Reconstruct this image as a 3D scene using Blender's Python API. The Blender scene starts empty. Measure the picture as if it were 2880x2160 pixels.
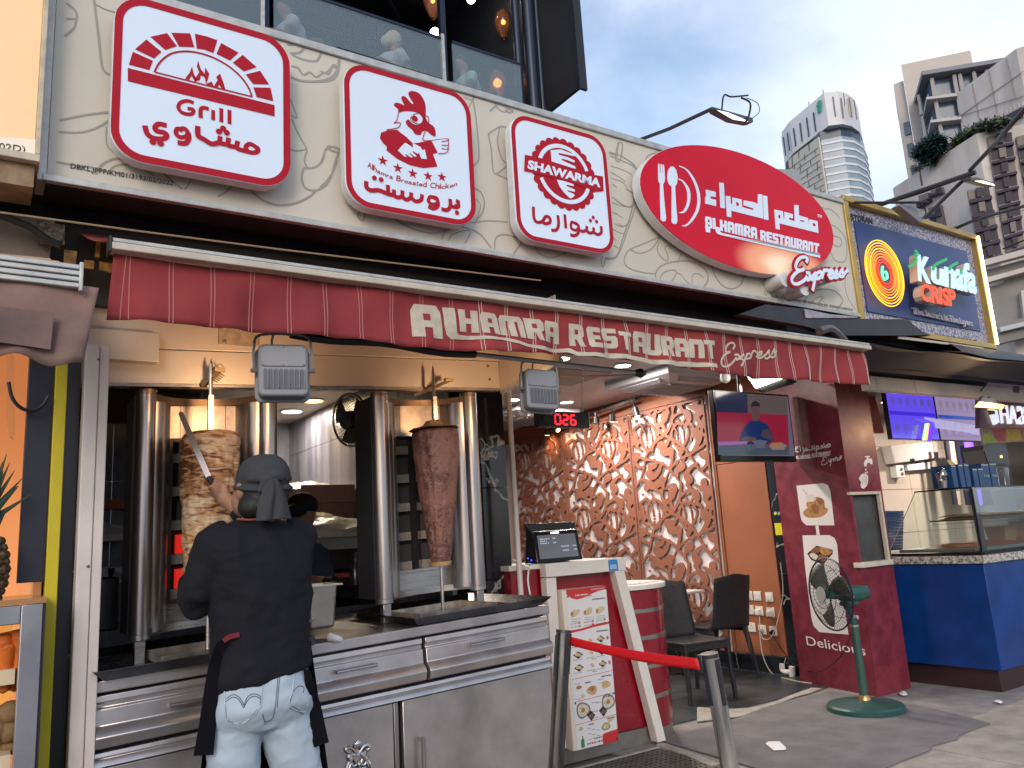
import bpy,bmesh,math,random
import numpy as np
from mathutils import Vector,Matrix,noise,geometry
random.seed(7)
SC=bpy.context.scene
COL=SC.collection
V=Vector
F_PX,CX,CY=2252.0,1440.0,1080.0
_up=V((-702,-11541,F_PX)).normalized()
_vx=4900-CX
_X=V((_vx,-(_up.x*_vx+_up.z*F_PX)/_up.y,F_PX)).normalized()
_Y=_up.cross(_X)
CAM=V((0,0,1.35))
cam_d=bpy.data.cameras.new('camera');cam=bpy.data.objects.new('camera',cam_d);COL.objects.link(cam)
cam_d.sensor_width=36;cam_d.lens=36*F_PX/2880;cam_d.clip_start=0.05;cam_d.clip_end=5000
right=V((_X.x,_Y.x,_up.x));down=V((_X.y,_Y.y,_up.y));fwd=V((_X.z,_Y.z,_up.z))
cam.matrix_world=Matrix(((right.x,-down.x,-fwd.x,CAM.x),(right.y,-down.y,-fwd.y,CAM.y),(right.z,-down.z,-fwd.z,CAM.z),(0,0,0,1)))
SC.camera=cam
SUN_EL,SUN_ROT=math.radians(24),math.radians(215)
W=bpy.data.worlds.new('World');SC.world=W;W.use_nodes=True
nt=W.node_tree;nt.nodes.clear()
N=nt.nodes.new;L=nt.links.new
sky=N('ShaderNodeTexSky');sky.sky_type='NISHITA';sky.sun_disc=False
sky.sun_elevation=SUN_EL;sky.sun_rotation=SUN_ROT;sky.air_density=1.2;sky.dust_density=1.5;sky.ozone_density=1.5
tc=N('ShaderNodeTexCoord');mp=N('ShaderNodeMapping');mp.inputs['Scale'].default_value=(1,1,2.2)
mp.inputs['Location'].default_value=(3.1,1.4,0.7)
nz=N('ShaderNodeTexNoise');nz.inputs['Scale'].default_value=1.5;nz.inputs['Detail'].default_value=7;nz.inputs['Roughness'].default_value=.5
nz.inputs['Distortion'].default_value=.25
rp=N('ShaderNodeValToRGB');rp.color_ramp.elements[0].position=.36;rp.color_ramp.elements[1].position=.66
rp.color_ramp.interpolation='EASE'
nz2=N('ShaderNodeTexNoise');nz2.inputs['Scale'].default_value=3.4;nz2.inputs['Detail'].default_value=6
cr2=N('ShaderNodeValToRGB');cr2.color_ramp.elements[0].position=.3;cr2.color_ramp.elements[1].position=.7
cr2.color_ramp.elements[0].color=(4.3,4.95,6.2,1);cr2.color_ramp.elements[1].color=(5.5,5.9,6.8,1)
skm=N('ShaderNodeMix');skm.data_type='RGBA';skm.blend_type='MULTIPLY';skm.inputs[0].default_value=1
skm.inputs[7].default_value=(1.12,1.14,1.15,1)
mx=N('ShaderNodeMix');mx.data_type='RGBA'
bg=N('ShaderNodeBackground');bg.inputs['Strength'].default_value=0.115
wo=N('ShaderNodeOutputWorld')
L(tc.outputs['Generated'],mp.inputs[0]);L(mp.outputs[0],nz.inputs['Vector']);L(mp.outputs[0],nz2.inputs['Vector'])
L(nz.outputs[0],rp.inputs[0]);L(nz2.outputs[0],cr2.inputs[0]);L(sky.outputs[0],skm.inputs[6])
L(rp.outputs[0],mx.inputs[0]);L(skm.outputs[2],mx.inputs[6]);L(cr2.outputs[0],mx.inputs[7])
L(mx.outputs[2],bg.inputs[0]);L(bg.outputs[0],wo.inputs[0])
sd=bpy.data.lights.new('sun','SUN');sd.energy=0.55;sd.angle=math.radians(20);sd.color=(1,.9,.8)
sun=bpy.data.objects.new('sun',sd);COL.objects.link(sun)
_sd=V((math.sin(SUN_ROT)*math.cos(SUN_EL),math.cos(SUN_ROT)*math.cos(SUN_EL),math.sin(SUN_EL)))
sun.rotation_euler=_sd.to_track_quat('Z','Y').to_euler();sun.location=(0,-5,12)
SC.view_settings.view_transform='Standard';SC.view_settings.look='None';SC.view_settings.gamma=1
SC.view_settings.use_curve_mapping=False;SC.view_settings.exposure=0.76
SC.render.engine='CYCLES'
SC.cycles.max_bounces=7;SC.cycles.diffuse_bounces=3;SC.cycles.glossy_bounces=3;SC.cycles.transparent_max_bounces=8
SC.cycles.sample_clamp_indirect=4;SC.cycles.caustics_reflective=False;SC.cycles.caustics_refractive=False
def ray(px,py):
 return right*(px-CX)+down*(py-CY)+fwd*F_PX
def P(p,x=None,y=None,z=None):
 d=ray(p[0],p[1])
 if x is not None:t=(x-CAM.x)/d.x
 elif y is not None:t=(y-CAM.y)/d.y
 else:t=(z-CAM.z)/d.z
 return CAM+d*t
def crop(x0,y0,s):
 return lambda x,y:(x0+x*s,y0+y*s)
k1=crop(0,0,.434);k2=crop(900,100,.434);k3=crop(1700,300,.36166);k4=crop(850,1000,.36166)
k5=crop(850,1560,.36166);k6=crop(1380,1000,.36166);k7=crop(1380,1500,.3978);k8=crop(2080,1000,.36166)
k9=crop(2080,1560,.36166);kb=crop(560,0,.4973);ka=crop(250,950,.36166);kc=crop(250,1560,.36166)
kL=crop(0,600,.36166);kS=crop(0,1100,.6386);kn=crop(2080,500,.36166);kt=crop(2080,100,.36166)
ke=crop(1150,850,.5877);km=crop(1400,1450,.42808)
def smooth(pts,n=6,closed=False):
 """Catmull-Rom through the points"""
 pts=[V(p)for p in pts];m=len(pts);out=[]
 if m<3:return pts
 for i in range(m if closed else m-1):
  if closed:a,b,c,d=pts[i-1],pts[i],pts[(i+1)%m],pts[(i+2)%m]
  else:a,b,c,d=pts[max(i-1,0)],pts[i],pts[i+1],pts[min(i+2,m-1)]
  for k in range(n):
   t=k/n
   out.append(.5*((2*b)+(c-a)*t+(2*a-5*b+4*c-d)*t*t+(3*b-a-3*c+d)*t**3))
 if not closed:out.append(pts[-1])
 return out
MATS={}
def mat(name,col=(.5,.5,.5),rough=.5,metal=0.,emit=None,es=1.,vary=.0,vscale=8.,bump=.0,bscale=60.,col2=None,trans=0.,alpha=1.,
  stretch=(1,1,1),coat=0.,spec=.5,aniso=0.,contrast=(.35,.65),detail=5.):
 if name in MATS:return MATS[name]
 m=bpy.data.materials.new(name);m.use_nodes=True;MATS[name]=m
 t=m.node_tree;b=t.nodes['Principled BSDF']
 b.inputs['Base Color'].default_value=(*col,1);b.inputs['Roughness'].default_value=rough;b.inputs['Metallic'].default_value=metal
 b.inputs['Transmission Weight'].default_value=trans;b.inputs['Alpha'].default_value=alpha
 b.inputs['Coat Weight'].default_value=coat;b.inputs['Specular IOR Level'].default_value=spec;b.inputs['Anisotropic'].default_value=aniso
 if emit:b.inputs['Emission Color'].default_value=(*emit,1);b.inputs['Emission Strength'].default_value=es
 tcn=t.nodes.new('ShaderNodeTexCoord');mpn=t.nodes.new('ShaderNodeMapping');mpn.inputs['Scale'].default_value=stretch
 geo=t.nodes.new('ShaderNodeNewGeometry');t.links.new(geo.outputs['Position'],mpn.inputs[0])
 if col2 is not None or vary>0:
  n=t.nodes.new('ShaderNodeTexNoise');n.inputs['Scale'].default_value=vscale;n.inputs['Detail'].default_value=detail
  n.inputs['Roughness'].default_value=.6
  t.links.new(mpn.outputs[0],n.inputs['Vector'])
  r=t.nodes.new('ShaderNodeValToRGB');r.color_ramp.elements[0].position,r.color_ramp.elements[1].position=contrast
  c2=col2 if col2 is not None else tuple(c*(1-vary)for c in col)
  r.color_ramp.elements[0].color=(*c2,1);r.color_ramp.elements[1].color=(*col,1)
  t.links.new(n.outputs[0],r.inputs[0]);t.links.new(r.outputs[0],b.inputs['Base Color'])
  if not trans:
   mr=t.nodes.new('ShaderNodeMapRange');mr.inputs[3].default_value=max(rough-.08,.02);mr.inputs[4].default_value=min(rough+.12,1)
   t.links.new(n.outputs[0],mr.inputs[0]);t.links.new(mr.outputs[0],b.inputs['Roughness'])
 if bump>0:
  n=t.nodes.new('ShaderNodeTexNoise');n.inputs['Scale'].default_value=bscale;n.inputs['Detail'].default_value=4
  t.links.new(mpn.outputs[0],n.inputs['Vector'])
  bn=t.nodes.new('ShaderNodeBump');bn.inputs['Strength'].default_value=bump;bn.inputs['Distance'].default_value=.01
  t.links.new(n.outputs[0],bn.inputs['Height']);t.links.new(bn.outputs[0],b.inputs['Normal'])
 return m
def glassmat(name,col=(.85,.95,.93),alpha=.25,rough=.03):
 """thin sheet glass: mostly clear with a glossy reflection"""
 if name in MATS:return MATS[name]
 m=bpy.data.materials.new(name);m.use_nodes=True;MATS[name]=m
 t=m.node_tree;t.nodes.clear()
 o=t.nodes.new('ShaderNodeOutputMaterial');tr=t.nodes.new('ShaderNodeBsdfTransparent');tr.inputs[0].default_value=(*col,1)
 gl=t.nodes.new('ShaderNodeBsdfGlossy');gl.inputs['Roughness'].default_value=rough
 fr=t.nodes.new('ShaderNodeLayerWeight');fr.inputs[0].default_value=.35
 mr=t.nodes.new('ShaderNodeMapRange');mr.inputs[3].default_value=alpha*.5;mr.inputs[4].default_value=min(1,alpha*2+.3)
 mxn=t.nodes.new('ShaderNodeMixShader')
 t.links.new(fr.outputs['Fresnel'],mr.inputs[0]);t.links.new(mr.outputs[0],mxn.inputs[0])
 t.links.new(tr.outputs[0],mxn.inputs[1]);t.links.new(gl.outputs[0],mxn.inputs[2]);t.links.new(mxn.outputs[0],o.inputs[0])
 return m
def wloc(o):
 l=V((0,0,0))
 while o is not None:
  l+=o.location;o=o.parent
 return l
def tag(o,label=None,cat=None,group=None,kind=None):
 if label:o['label']=label
 if cat:o['category']=cat
 if group:o['group']=group
 if kind:o['kind']=kind
 return o
def thing(name,label,cat,loc=(0,0,0),group=None,kind=None):
 o=bpy.data.objects.new(name,None);COL.objects.link(o);o.location=loc;o.empty_display_size=.1
 return tag(o,label,cat,group,kind)
class MB:
 def __init__(s,xf=None):s.v=[];s.f=[];s.xf=xf;s.sm=[]
 def add(s,vs,fs):
  b=len(s.v);s.v+=[V(p)for p in vs];s.f+=[tuple(b+i for i in f)for f in fs];return s
 def box(s,x0,x1,y0,y1,z0,z1):
  if x0>x1:x0,x1=x1,x0
  if y0>y1:y0,y1=y1,y0
  if z0>z1:z0,z1=z1,z0
  vs=[(x,y,z)for x in(x0,x1)for y in(y0,y1)for z in(z0,z1)]
  return s.add(vs,[(0,1,3,2),(4,6,7,5),(0,4,5,1),(2,3,7,6),(0,2,6,4),(1,5,7,3)])
 def bar(s,a,b,w,h,up=(0,0,1)):
  a,b=V(a),V(b);d=(b-a).normalized();u=V(up);r=d.cross(u)
  if r.length<1e-4:r=d.cross(V((1,0,0)))
  r.normalize();u=r.cross(d).normalized();r*=w/2;u*=h/2
  vs=[a-r-u,a+r-u,a+r+u,a-r+u,b-r-u,b+r-u,b+r+u,b-r+u]
  return s.add(vs,[(3,2,1,0),(4,5,6,7),(0,1,5,4),(1,2,6,5),(2,3,7,6),(3,0,4,7)])
 def prism(s,pts,d):
  """extrude a flat polygon by vector d"""
  pts=[V(p)for p in pts];d=V(d);n=len(pts)
  nor=geometry.normal(pts)if n>2 else V((0,0,1))
  if nor.dot(d)>0:pts=pts[::-1]
  return s.add(pts+[p+d for p in pts],[tuple(range(n)),tuple(range(2*n-1,n-1,-1))]+[(i,n+i,n+(i+1)%n,(i+1)%n)for i in range(n)])
 def poly(s,pts):return s.add(pts,[tuple(range(len(pts)))])
 def cyl(s,a,b,r0,r1=None,n=12,caps=True):
  return s.tube([a,b],[r0,r0 if r1 is None else r1],n,caps=caps)
 def tube(s,pts,r,n=8,closed=False,caps=True,sx=1.,ref=None):
  pts=[V(p)for p in pts];m=len(pts)
  rs=r if isinstance(r,(list,tuple))else[r]*m
  b=len(s.v);prev=None
  for i,p in enumerate(pts):
   if closed:t=(pts[(i+1)%m]-pts[i-1])
   else:t=pts[min(i+1,m-1)]-pts[max(i-1,0)]
   if t.length<1e-9:t=V((0,0,1))
   t.normalize()
   if prev is None:
    u=t.cross(V(ref)if ref else(V((0,0,1))if abs(t.z)<.9 else V((1,0,0)))).normalized()
   else:
    u=prev-t*prev.dot(t)
    u=u.normalized()if u.length>1e-6 else t.orthogonal().normalized()
   prev=u;w=t.cross(u)
   for k in range(n):
    a=2*math.pi*k/n;s.v.append(p+u*(math.cos(a)*rs[i]*sx)+w*(math.sin(a)*rs[i]))
  for i in range(m if closed else m-1):
   j=(i+1)%m
   for k in range(n):
    l=(k+1)%n
    s.f.append((b+i*n+k,b+i*n+l,b+j*n+l,b+j*n+k))
  if caps and not closed:
   s.f.append(tuple(b+k for k in range(n))[::-1]);s.f.append(tuple(b+(m-1)*n+k for k in range(n)))
  return s
 def lathe(s,prof,c=(0,0,0),n=24,a0=0.,a1=2*math.pi,axis='z'):
  """profile of (radius, height) turned about the axis"""
  full=abs(a1-a0-2*math.pi)<1e-6;k=n if full else n+1;b=len(s.v);c=V(c)
  for r,h in prof:
   for i in range(k):
    a=a0+(a1-a0)*i/n
    p=V((r*math.cos(a),r*math.sin(a),h))
    if axis=='y':p=V((p.x,p.z,p.y))
    if axis=='x':p=V((p.z,p.x,p.y))
    s.v.append(c+p)
  for j in range(len(prof)-1):
   for i in range(n):
    l=(i+1)%k
    s.f.append((b+j*k+i,b+j*k+l,b+(j+1)*k+l,b+(j+1)*k+i))
  if full:
   if prof[0][0]>1e-5:s.f.append(tuple(b+i for i in range(k))[::-1])
   if prof[-1][0]>1e-5:s.f.append(tuple(b+(len(prof)-1)*k+i for i in range(k)))
  return s
 def ball(s,c,r,n=10,m=7):
  r=V((r,r,r))if not hasattr(r,'__len__')else V(r);c=V(c);b=len(s.v)
  for j in range(m+1):
   t=math.pi*j/m
   for i in range(n):
    a=2*math.pi*i/n;s.v.append(c+V((r.x*math.sin(t)*math.cos(a),r.y*math.sin(t)*math.sin(a),r.z*math.cos(t))))
  for j in range(m):
   for i in range(n):
    l=(i+1)%n;s.f.append((b+j*n+i,b+(j+1)*n+i,b+(j+1)*n+l,b+j*n+l))
  return s
 def grid(s,fn,nu,nv):
  b=len(s.v)
  for j in range(nv+1):
   for i in range(nu+1):s.v.append(V(fn(i/nu,j/nv)))
  for j in range(nv):
   for i in range(nu):
    a=b+j*(nu+1)+i;s.f.append((a,a+1,a+nu+2,a+nu+1))
  return s
 def mesh(s,name,smooth=True,ang=32):
  vs=[s.xf(v)for v in s.v]if s.xf else s.v
  me=bpy.data.meshes.new(name);me.from_pydata([tuple(v)for v in vs],[],s.f);me.validate();me.update()
  if smooth:
   me.shade_smooth();me.set_sharp_from_angle(angle=math.radians(ang))
  return me
 def build(s,name,m,parent=None,bevel=0,smooth=True,ang=32,label=None,cat=None,group=None,kind=None):
  if parent is None:
   vs=[s.xf(v)for v in s.v]if s.xf else s.v;s.xf=None
   lo=[min(v[i]for v in vs)for i in range(3)];hi=[max(v[i]for v in vs)for i in range(3)]
   o0=V(((lo[0]+hi[0])/2,(lo[1]+hi[1])/2,lo[2]));s.v=[v-o0 for v in vs]
   o=bpy.data.objects.new(name,s.mesh(name,smooth,ang));o.location=o0
  else:
   o=bpy.data.objects.new(name,s.mesh(name,smooth,ang));o.parent=parent;o.location=-wloc(parent)
  COL.objects.link(o);o.data.materials.append(m)
  if bevel:
   bv=o.modifiers.new('bevel','BEVEL');bv.width=bevel;bv.segments=2;bv.limit_method='ANGLE';bv.angle_limit=math.radians(35)
  return tag(o,label,cat,group,kind)
def inst(src,parent,loc_delta,name=None):
 """another object sharing src's mesh, moved by a delta"""
 o=src.copy();COL.objects.link(o);o.parent=parent;o.location=src.location+V(loc_delta);return o
def dup(root,loc,label=None,rotz=None):
 r=root.copy();COL.objects.link(r);r.location=loc
 if rotz is not None:r.rotation_euler.z=rotz
 if label:r['label']=label
 def rec(a,b):
  for ch in list(a.children):
   c=ch.copy();COL.objects.link(c);c.parent=b;rec(ch,c)
 rec(root,r)
 return r
class Plane:
 def __init__(s,x=None,y=None,xf=None):s.x,s.y=x,y;s.n=V((0,-1,0))if y is not None else V((-1,0,0))
 def __call__(s,p):return P(p,x=s.x,y=s.y)
LAY=.0006
def fill(mb,pl,pts,lay=1,th=.0015):
 q=[pl(p)+pl.n*(LAY*lay)for p in pts];mb.prism(q,pl.n*th);return mb
def ribbon(mb,pts3,w,n,th=.0015,closed=False):
 """flat band of width w along 3d points lying on a plane with normal n"""
 pts=[V(p)for p in pts3];m=len(pts);n=V(n);L_,R_=[],[]
 ws=w if isinstance(w,(list,tuple))else[w]*m
 for i,p in enumerate(pts):
  if closed:t=pts[(i+1)%m]-pts[i-1]
  else:t=pts[min(i+1,m-1)]-pts[max(i-1,0)]
  if t.length<1e-9:t=V((1,0,0))
  sd_=t.normalized().cross(n)*(ws[i]/2);p=p+n*(i*1.2e-5);L_.append(p+sd_);R_.append(p-sd_)
 b=len(mb.v)
 for i in range(m):
  mb.v+=[L_[i],R_[i],L_[i]+n*th,R_[i]+n*th]
 for i in range(m if closed else m-1):
  a=b+4*i;c=b+4*((i+1)%m)
  mb.f+=[(a+2,a+3,c+3,c+2),(a,a+2,c+2,c),(a+3,a+1,c+1,c+3)]
 if not closed:
  a=b;c=b+4*(m-1);mb.f+=[(a,a+1,a+3,a+2),(c+2,c+3,c+1,c)]
 return mb
def stroke(mb,pl,pts,w,lay=1,th=.0015,closed=False,sm=True,n=5):
 q=[pl(p)+pl.n*(LAY*lay)for p in pts]
 if sm:q=smooth(q,n,closed)
 if isinstance(w,(list,tuple)):
  m=len(q);ww=[]
  for i in range(m):
   t=i/(m-1)*(len(w)-1);k=min(int(t),len(w)-2);ww.append(w[k]+(w[k+1]-w[k])*(t-k))
  w=ww
 return ribbon(mb,q,w,pl.n,th,closed)
def dot(mb,pl,p,r,lay=1,n=14,ry=None,th=.0015):
 c=pl(p)+pl.n*LAY*lay;ry=ry or r
 ax=V((1,0,0))if pl.y is not None else V((0,-1,0))
 mb.prism([c+ax*(r*math.cos(2*math.pi*i/n))+V((0,0,ry*math.sin(2*math.pi*i/n)))for i in range(n)],pl.n*th);return mb
_tcache={}
def textverts(body,bold=0.,res=3):
 k=(body,bold)
 if k in _tcache:return _tcache[k]
 cu=bpy.data.curves.new('txt','FONT');cu.body=body;cu.size=1;cu.offset=bold;cu.resolution_u=res
 ob=bpy.data.objects.new('txt',cu);COL.objects.link(ob);dg=bpy.context.evaluated_depsgraph_get();dg.update()
 me=bpy.data.meshes.new_from_object(ob.evaluated_get(dg));vs=[v.co.copy()for v in me.vertices];fs=[tuple(p.vertices)for p in me.polygons]
 bpy.data.objects.remove(ob);bpy.data.curves.remove(cu);bpy.data.meshes.remove(me)
 _tcache[k]=(vs,fs);return _tcache[k]
def text3(mb,body,A,B,C,nrm,bold=0.,th=.002,shear=0.):
 """text spanning baseline A to B, cap height up to C (3d points)"""
 vs,fs=textverts(body,bold)
 if not vs:return mb
 x0=min(v.x for v in vs);x1=max(v.x for v in vs);H=.73
 A,B,C,nrm=V(A),V(B),V(C),V(nrm)
 U=(B-A)/(x1-x0);W_=(C-A)/H
 q=[A+U*(v.x-x0+shear*v.y)+W_*v.y for v in vs]
 edge={}
 for f in fs:
  for i in range(len(f)):
   e=(f[i],f[(i+1)%len(f)])
   if(e[1],e[0])in edge:edge.pop((e[1],e[0]))
   else:edge[e]=1
 n=len(q)
 fc=[tuple(i+n for i in f)for f in fs]
 a,b,c=[q[i]for i in fs[0][:3]]
 if(b-a).cross(c-a).dot(nrm)<0:fc=[f[::-1]for f in fc]
 fc+=[(e[0],e[1],e[1]+n,e[0]+n)for e in edge]
 return mb.add(q+[p+nrm*th for p in q],fc)
def text(mb,pl,body,a,b,c,bold=0.,lay=1,th=.002,shear=0.):
 o=pl.n*(LAY*lay);return text3(mb,body,pl(a)+o,pl(b)+o,pl(c)+o,pl.n,bold,th,shear)
def rrect(x0,x1,z0,z1,r,y,n=6):
 out=[]
 for cx_,cz_,a in((x1-r,z1-r,0),(x0+r,z1-r,90),(x0+r,z0+r,180),(x1-r,z0+r,270)):
  for i in range(n+1):
   t=math.radians(a+90*i/n);out.append(V((cx_+r*math.cos(t),y,cz_+r*math.sin(t))))
 return out
# ================================================================ SIGNS
kA=crop(1150,850,.29385);kE=crop(1700,930,.34358);kO=crop(1960,480,.18083);kR=crop(2560,1080,.205);kC=crop(2480,1300,.18083)
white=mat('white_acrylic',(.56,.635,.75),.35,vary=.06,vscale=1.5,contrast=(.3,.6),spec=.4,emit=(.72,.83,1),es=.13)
redp=mat('red_print',(.44,.003,.018),.5,vary=.1,vscale=2,spec=.25)
side=mat('box_side',(.72,.74,.75),.4,vary=.18,vscale=9,contrast=(.3,.55))
panelm=mat('panel_flex',(.63,.585,.50),.55,vary=.1,vscale=1.6,contrast=(.3,.7),bump=.03,bscale=25)
linem=mat('line_print',(.33,.31,.28),.6)
alu=mat('aluminium',(.55,.54,.52),.45,.4,vary=.25,vscale=14)
blackp=mat('black_print',(.03,.03,.03),.5)
darkst=mat('dark_soffit',(.008,.008,.010),.6,vary=.3,vscale=4)
SP=Plane(y=3.3)
board=thing('fascia_board','long cream fascia board with grey line drawings of food, above the red awning','signboard',(2.7,3.4,2.8))
MB().box(.135,5.27,3.3,3.42,2.82,3.675).build('board_panel',panelm,board)
m=MB();m.box(.12,5.29,3.285,3.45,3.677,3.715);m.box(.12,5.29,3.283,3.315,2.79,2.818);m.build('frame',alu,board,bevel=.003)
MB().box(.10,.133,3.287,3.44,2.79,3.675).build('frame_end',alu,board,bevel=.003);MB().box(5.272,5.292,3.287,3.44,2.79,3.675).build('frame_end',alu,board,bevel=.003);MB().box(.134,5.27,3.317,3.45,2.785,2.818).build('underside',darkst,board)  # dark strip added below the board to cover red light from the awning
def W2(pts):return[k1(*p)for p in pts]
m=MB();w=.0085;_q=[0]
def ln(pts,ww=None,closed=False,K=k1):
 _q[0]+=1;stroke(m,SP,[K(*p)for p in pts],ww or w,lay=1+(_q[0]%3)*.5,closed=closed,th=.0006)
ln([(610,0),(640,250),(665,440),(720,490)],.01);ln([(622,30),(680,60),(750,80)],.006)
ln([(430,20),(480,60),(500,100),(490,122),(428,122)]);ln([(495,120),(480,180),(420,235)])
ln([(385,780),(560,745),(705,728)]);ln([(380,855),(500,860),(600,840),(680,800),(712,770)]);ln([(365,1050),(470,1068),(600,1085)])
ln([(690,820),(690,930),(735,990)],.004);ln([(618,1130),(660,1070),(740,1030),(830,1040)],.01)
ln([(695,1130),(740,1080),(820,1065),(900,1085),(950,1110),(1000,1140)],.007);ln([(1050,1110),(1110,1170),(1180,1225)]);ln([(1240,1150),(1220,1200),(1195,1228)],.006)
ln([(1500,1200),(1470,1240),(1410,1275)]);ln([(1615,1220),(1690,1290),(1800,1330),(1920,1315),(2010,1270),(2045,1235)],.010)
ln([(1890,770),(1930,860),(1990,970)],.007);ln([(1880,970),(1930,978),(1990,965)],.006)
ln([(1990,975),(1972,1040),(1990,1085)],.007);ln([(1968,1090),(2040,1085),(2090,1040),(2110,970),(2150,950)],.010);ln([(2205,965),(2175,1040),(2150,1130),(2110,1200),(2040,1235),(1975,1215),(1955,1150),(1968,1090)],.010)
ln([(2130,955),(2165,950),(2200,965),(2190,985),(2150,975),(2130,957)],.006)
ln([(1880,640),(1925,760),(1885,745)],.006)
ln([(1860,290),(1905,292),(1990,290)],.008);ln([(1990,290),(1940,340),(1880,345)],.01);ln([(1885,350),(1960,385),(2050,395),(2085,340),(2120,350),(2130,335)],.011)
ln([(1890,430),(1930,440),(1965,485),(2010,470),(2050,500),(2100,470),(2130,480),(2160,420),(2185,430),(2200,350)],.009);ln([(1885,500),(1960,525),(2080,525),(2160,490),(2195,420),(2205,350)],.011)
K2=k2
for pts,ww in[([(0,230),(40,240),(80,200),(110,210),(125,120)],.008),([(0,300),(70,290),(115,245),(128,150)],.01),([(0,835),(40,735),(62,718),(120,740),(120,755),(85,750),(45,730)],.008),
    ([(122,752),(100,850),(60,920),(0,985)],.008),([(258,1130),(245,1175),(278,1198),(290,1140)],.007),
    ([(485,1185),(530,1220),(640,1265),(760,1280),(860,1240),(900,1225)],.009),([(790,1320),(810,1270),(880,1240),(960,1250),(1040,1290),(1110,1378)],.009),
    ([(830,1330),(860,1290),(930,1265),(975,1275),(940,1345)],.007),([(1130,1385),(1140,1310),(1200,1290),(1290,1320),(1300,1350),(1270,1390),(1250,1420)],.008),
    ([(1390,1360),(1420,1410),(1500,1440),(1600,1405)],.008),([(985,390),(1010,530),(1030,760),(1020,820),(990,845)],.008),([(1000,830),(1000,850)],.006),
    ([(930,400),(990,420),(995,395)],.006),([(960,470),(1000,400)],.006),([(1100,490),(1160,445),(1210,470),(1250,490),(1225,500),(1200,480)],.009),([(1130,440),(1160,480),(1200,495),(1225,470)],.007),
    ([(1090,640),(1165,592),(1225,600)],.009),([(1165,592),(1150,690),(1175,790),(1210,835)],.008),([(1090,640),(1110,740),(1130,895),(1215,840)],.009),([(1130,895),(1215,930)],.009),
    ([(1005,990),(1045,1020),(1065,1080),(1050,1150),(1010,1200)],.008),([(1010,1060),(1040,1100),(1020,1180)],.006),([(975,1215),(1100,1200),(1215,1210)],.007),
    ([(1830,1430),(1822,1480),(1838,1495),(1850,1440)],.006),([(1885,845),(1960,870),(2020,900)],.006),([(1890,925),(1960,950),(1990,990)],.005),([(1895,1045),(1950,1090),(2010,1110),(2035,1060)],.008),
    ([(1905,1150),(1960,1180)],.005),([(1910,1220),(1960,1240),(2000,1210)],.006),([(1920,1330),(1890,1300)],.005),([(2035,1080),(2000,1200),(1960,1320),(1920,1430),(1850,1440)],.009),
    ([(1875,755),(1960,785),(2020,830),(2050,870)],.008),([(1930,695),(1915,800),(1945,808),(1960,705),(1930,695)],.008),([(1870,760),(1920,780)],.006)]:
 ln(pts,ww,K=K2)
for pts,ww in[([(40,380),(110,410),(200,450),(240,480)],.007),([(95,395),(110,290)],.006),([(125,405),(140,295)],.006),([(150,400),(220,440),(260,500)],.007),
    ([(320,420),(330,390),(370,365),(410,365)],.007),([(440,1010),(330,1055),(200,1110),(160,1160),(155,1215),(200,1260),(300,1290),(400,1300)],.008),
    ([(200,1110),(270,1140),(360,1110),(430,1020)],.007),([(425,1050),(410,1110),(440,1170),(490,1200),(490,1150),(470,1100),(500,1080),(520,1110)],.007),([(570,1215),(600,1130)],.006),
    ([(400,1345),(400,1290),(440,1240),(520,1210),(640,1200),(740,1230),(800,1300),(800,1360),(770,1400)],.010),([(425,1350),(460,1290),(530,1270),(560,1290),(520,1360)],.007),([(560,1290),(600,1310),(620,1340),(660,1380)],.007),([(680,1380),(685,1310),(730,1300),(770,1330)],.006),
    ([(835,1240),(860,1320),(930,1400),(1000,1415),(1060,1380),(1090,1310)],.010),([(1050,1305),(1080,1325),(1120,1310)],.007),([(1200,1325),(1240,1390),(1290,1405),(1350,1310)],.007),([(1260,1410),(1245,1450),(1260,1465),(1268,1415)],.006),
    ([(1560,1540),(1560,1500),(1600,1450),(1680,1420),(1780,1430),(1840,1480),(1850,1520),(1800,1585)],.010),([(1590,1545),(1640,1490),(1700,1480),(1660,1540),(1720,1560)],.007),
    ([(1760,1000),(1830,1020),(1845,1060),(1820,1090),(1770,1060),(1760,1000)],.006),([(1755,1130),(1800,1200),(1870,1200),(1885,1100),(1860,1000),(1790,930),(1760,920)],.008),([(1880,1300),(1870,1400),(1900,1500),(1950,1580)],.006),([(1690,780),(1720,800),(1740,790),(1800,830),(1830,870)],.005),
    ([(50,510),(110,545),(165,585)],.006),([(60,600),(95,630)],.006),([(165,640),(235,690),(225,770),(180,780)],.008),([(60,745),(140,775),(185,775)],.006),([(60,820),(100,835)],.006),([(110,910),(150,930),(200,890)],.006),
    ([(60,950),(130,985),(150,980)],.006),([(70,1080),(110,1100)],.005),([(240,780),(190,930),(130,1100),(80,1180),(0,1185)],.008),([(0,1120),(30,1140)],.005)]:
 ln(pts,ww,K=k3)
m.build('line_drawing',linem,board,kind='stuff')
m=MB();text(m,SP,'DBKL.JPPP/KM01/3193/02/2022',k1(455,1090),k1(1120,1203),k1(458,1058),lay=4);m.build('lettering',blackp,board)
m=MB();text(m,SP,'Dimiliki oleh: ALHAMRA FOOD AND BEVERAGE SDN. BHD. 202301034252 (1528192-A)',k3(1295,1480),k3(1925,1588),k3(1295,1460),lay=4);m.build('lettering',mat('grey_print',(.22,.21,.2),.6),board)
FY=3.2;FP=Plane(y=FY)
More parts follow.
